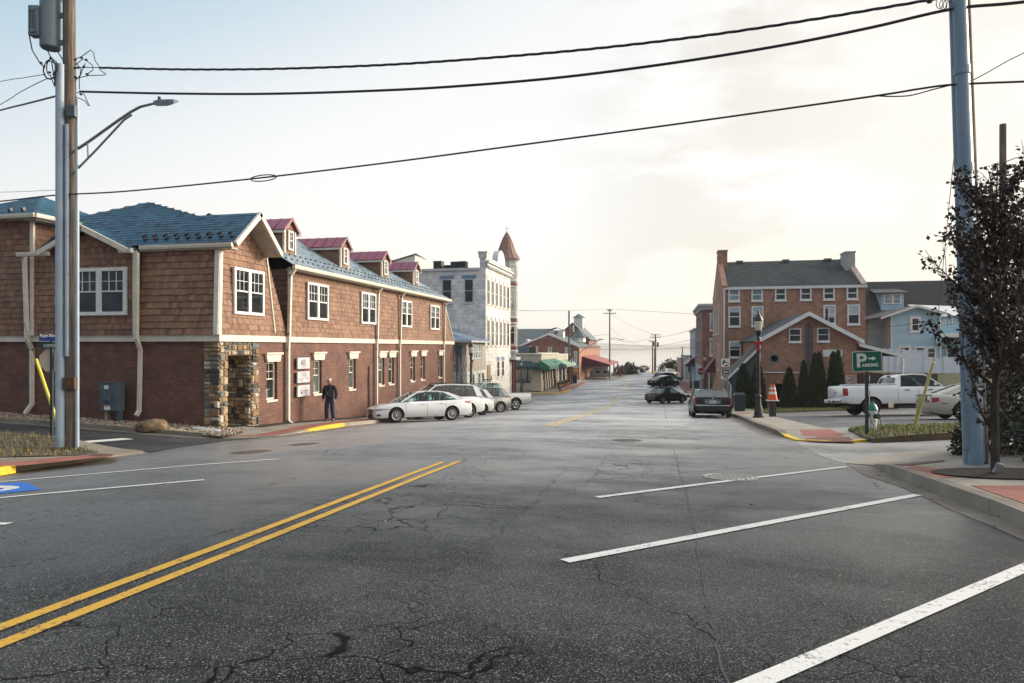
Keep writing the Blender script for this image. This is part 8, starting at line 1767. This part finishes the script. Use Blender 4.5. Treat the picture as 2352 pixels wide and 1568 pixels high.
shrub('hedge', 'tall dark overgrown hedge behind the two dark-leaved trees', 'hedge', (6.2, 14.6, zg(6.2, 14.6)), [((5.75, 14.3, zg(6, 14) + .5), .4, .45, .7), ((6.3, 14.6, zg(6, 14) + .95), .55, .6, 1.2), ((7.1, 14.8, zg(8, 14) + 1.15), .8, .7, 1.45), ((8.4, 15.2, zg(9, 14) + 1.2), 1.0, .8, 1.5), ((6.0, 13.5, zg(7, 13) + .3), .6, .45, .45), ((6.9, 13.2, zg(7, 13) + .4), .9, .6, .55)], 15000, .085, M_ivy)
shrub('hedge', 'dark leafy thicket at the right edge beside the pavement', 'hedge', (6.3, 12.0, zg(6.3, 12)), [((6.0, 12.3, zg(6, 12) + .35), .55, .45, .5), ((6.7, 11.6, zg(7, 12) + .45), .7, .5, .65), ((7.4, 11.0, zg(7, 11) + .5), .7, .6, .7)], 6000, .08, M_ivy)
# arborvitae
def arb(seed, h=2.6, w=.52):
    r = random.Random(seed); mb = MB()
    for i in range(4200):
        f = r.random() ** 1.25; z = .08 + (h - .08) * f; a = r.uniform(0, 6.283); lobes = 1 + .13 * math.sin(a * 3 + seed) + .08 * math.sin(a * 7 + z * 6); rad = w * (1 - f) ** .62 * (1 - .25 * max(0, .12 - f) / .12) * lobes * r.uniform(.55, 1.12); q = Vector((rad * math.cos(a), rad * math.sin(a), z))
        dv = Vector((math.cos(a) * .55 + r.uniform(-.4, .4), math.sin(a) * .55 + r.uniform(-.4, .4), r.uniform(.5, 1.5))); leaf(mb, q, dv, r.uniform(.05, .17) * (1.5 if r.random() < .06 else 1), r)
    for k in range(3): mb.path([(.1 * (k - 1), .05 * k, 0), (.12 * (k - 1), .04, h * .95)], [.12, .01], 5)
    return mb
A0 = []
for k, lab in enumerate(('a', 'b')):
    o = thing('arborvitae', 'x', 'evergreen shrub', group='row of arborvitae before the brick annex'); arb(k + 1).build('foliage', M_arb, o, local=True); mb = MB(); mb.path([(0, 0, -.1), (0, 0, .4)], [.06, .04], 6); mb.build('trunk', M_bark, o, local=True); A0.append(o)
spec = [(1707, 838, 'wide dark conical evergreen in front of the stair shed, leftmost of the row', 1.1), (1741, 832, 'evergreen cone standing behind the black lamp post', 1.05), (1813, 846, 'shorter pointed evergreen right of the garage opening', 1.0), (1846, 832, 'slim pointed evergreen between the short one and the paired cones', .8), (1872, 815, 'tall evergreen, left of the close pair below the conduits', .85), (1881.5, 814, 'tall evergreen, right of the close pair below the conduits', .9), (1914, 811, 'tall evergreen below the blank white panel, left of its pair', .9), (1925, 810.5, 'tall evergreen nearest the white pickup truck', .95)]
for k, (px, pt, lab, wf) in enumerate(spec):
    Y = 46.6 if k > 1 else 46.2; q = atY(px, 930, Y); z = zr(q.x, Y); top = atY(px, pt, Y).z; o = A0[k % 2] if k < 2 else dup(A0[k % 2], (0, 0, 0), 0, lab)
    o.location = (q.x, Y, z); o['label'] = lab; o.rotation_euler.z = k * 1.3; s = (top - z) / 2.6; o.scale = (wf, wf, s)
# far greenery near the crest
shrub('shrub', 'loose bare-topped shrub on the kerb island by the far poles', 'shrub', (.5, 150, -5.6), [((.6, 150, -4.6), 1.8, 1.5, 1.2), ((2.0, 149, -4.2), 1.6, 1.5, 1.4), ((1.2, 152, -3.6), 1.0, 1.0, 1.0)], 1800, .35, M_shrub)
shrub('shrub', 'russet shrub at the foot of the pole beside the red canopy', 'shrub', (-9.0, 138, -5.5), [((-8.9, 138, -4.7), .9, .8, .9), ((-8.4, 140, -4.9), .8, .8, .7)], 900, .25, leafmat('russet_leaves', (.16, .07, .035), (.22, .11, .05), (.10, .08, .03), .8))
shrub('hedge', 'dark green hedge beyond the red canopy', 'hedge', (-7.6, 148, -5.6), [((-7.8, 146, -4.8), 1.4, 2.5, .95), ((-6.2, 148, -5.0), 1.6, 2.5, .7)], 1600, .3, M_ivy)
shrub('shrub', 'small pale shrub on the skyline left of the far poles', 'shrub', (-4.6, 164, -5.8), [((-4.6, 164, -5.0), 1.2, .8, .6)], 350, .3, M_shrub)
o = thing('small_house', 'low dark-roofed house just below the crest beyond the red canopy', 'house', (-6.5, 156, -6)); mb = MB(); mb.box(-9, -4.5, 156, 162, -8, -4.9); mb.build('wall', M_lapd, o); mb = MB(); mb.prism([(-9.3, 155.6, -4.9), (-4.0, 155.6, -5.6), (-8.2, 155.6, -3.3)], (0, 7, 0)); mb.build('roof', M_dkroof, o); mb = MB(); mb.box(-6.9, -6.6, 158, 158.3, -4.6, -3.4); mb.build('chimney', M_dkroof, o)
o = thing('sandwich_board', 'small white leaning board at the roadside near the crest', 'sign board', (-4.7, 140, -5.6)); mb = MB(); mb.obox((-4.9, 140, -5.05), (.25, .1, 0), (0, .03, 0), (-.12, 0, .55)); mb.build('board', M_wht, o)
# bare branches and fallen leaves
M_fall = mat('fallen_leaf', (.20, .11, .04), .8, (.30, .20, .08), 20, isl=.5); mb = MB(); r = random.Random(8)
for poly, n in ((strip([Vector((3.3, 3)), Vector((3.3, 12))], .1, -.25), 60), (strip([fk[1], fk[2], fk[3], fk[4]], .02, -.4), 140), (strip([isl_front[1], isl_front[4]], .05, -.35), 40), ([(-3, 3), (3, 3), (3, 14), (-3, 14)], 10)):
    for x, y in scatter(poly, n, r): q = Vector((x, y, zr(x, y) + .018)); a = r.uniform(0, 6.3); leaf(mb, q, Vector((math.cos(a), math.sin(a), r.uniform(-.1, .15))), r.uniform(.02, .045), r)
tag(mb.build('fallen_leaves', M_fall), kind='stuff')
# ================================================================== morning haze over the street and the river
mh = bpy.data.materials.new('haze'); mh.use_nodes = True; t = NT(mh.node_tree); t.n.clear()
pv_ = t.nd('VolumePrincipled', 0, Color=(.93, .93, .92), Density=.00025, Anisotropy=.2)
t.l.new(pv_, t.n.new('ShaderNodeOutputMaterial').inputs['Volume'])
hz = MB().box(-6300, 6300, -230, 5900, -20, 125).build('haze', mh); tag(hz, kind='stuff')
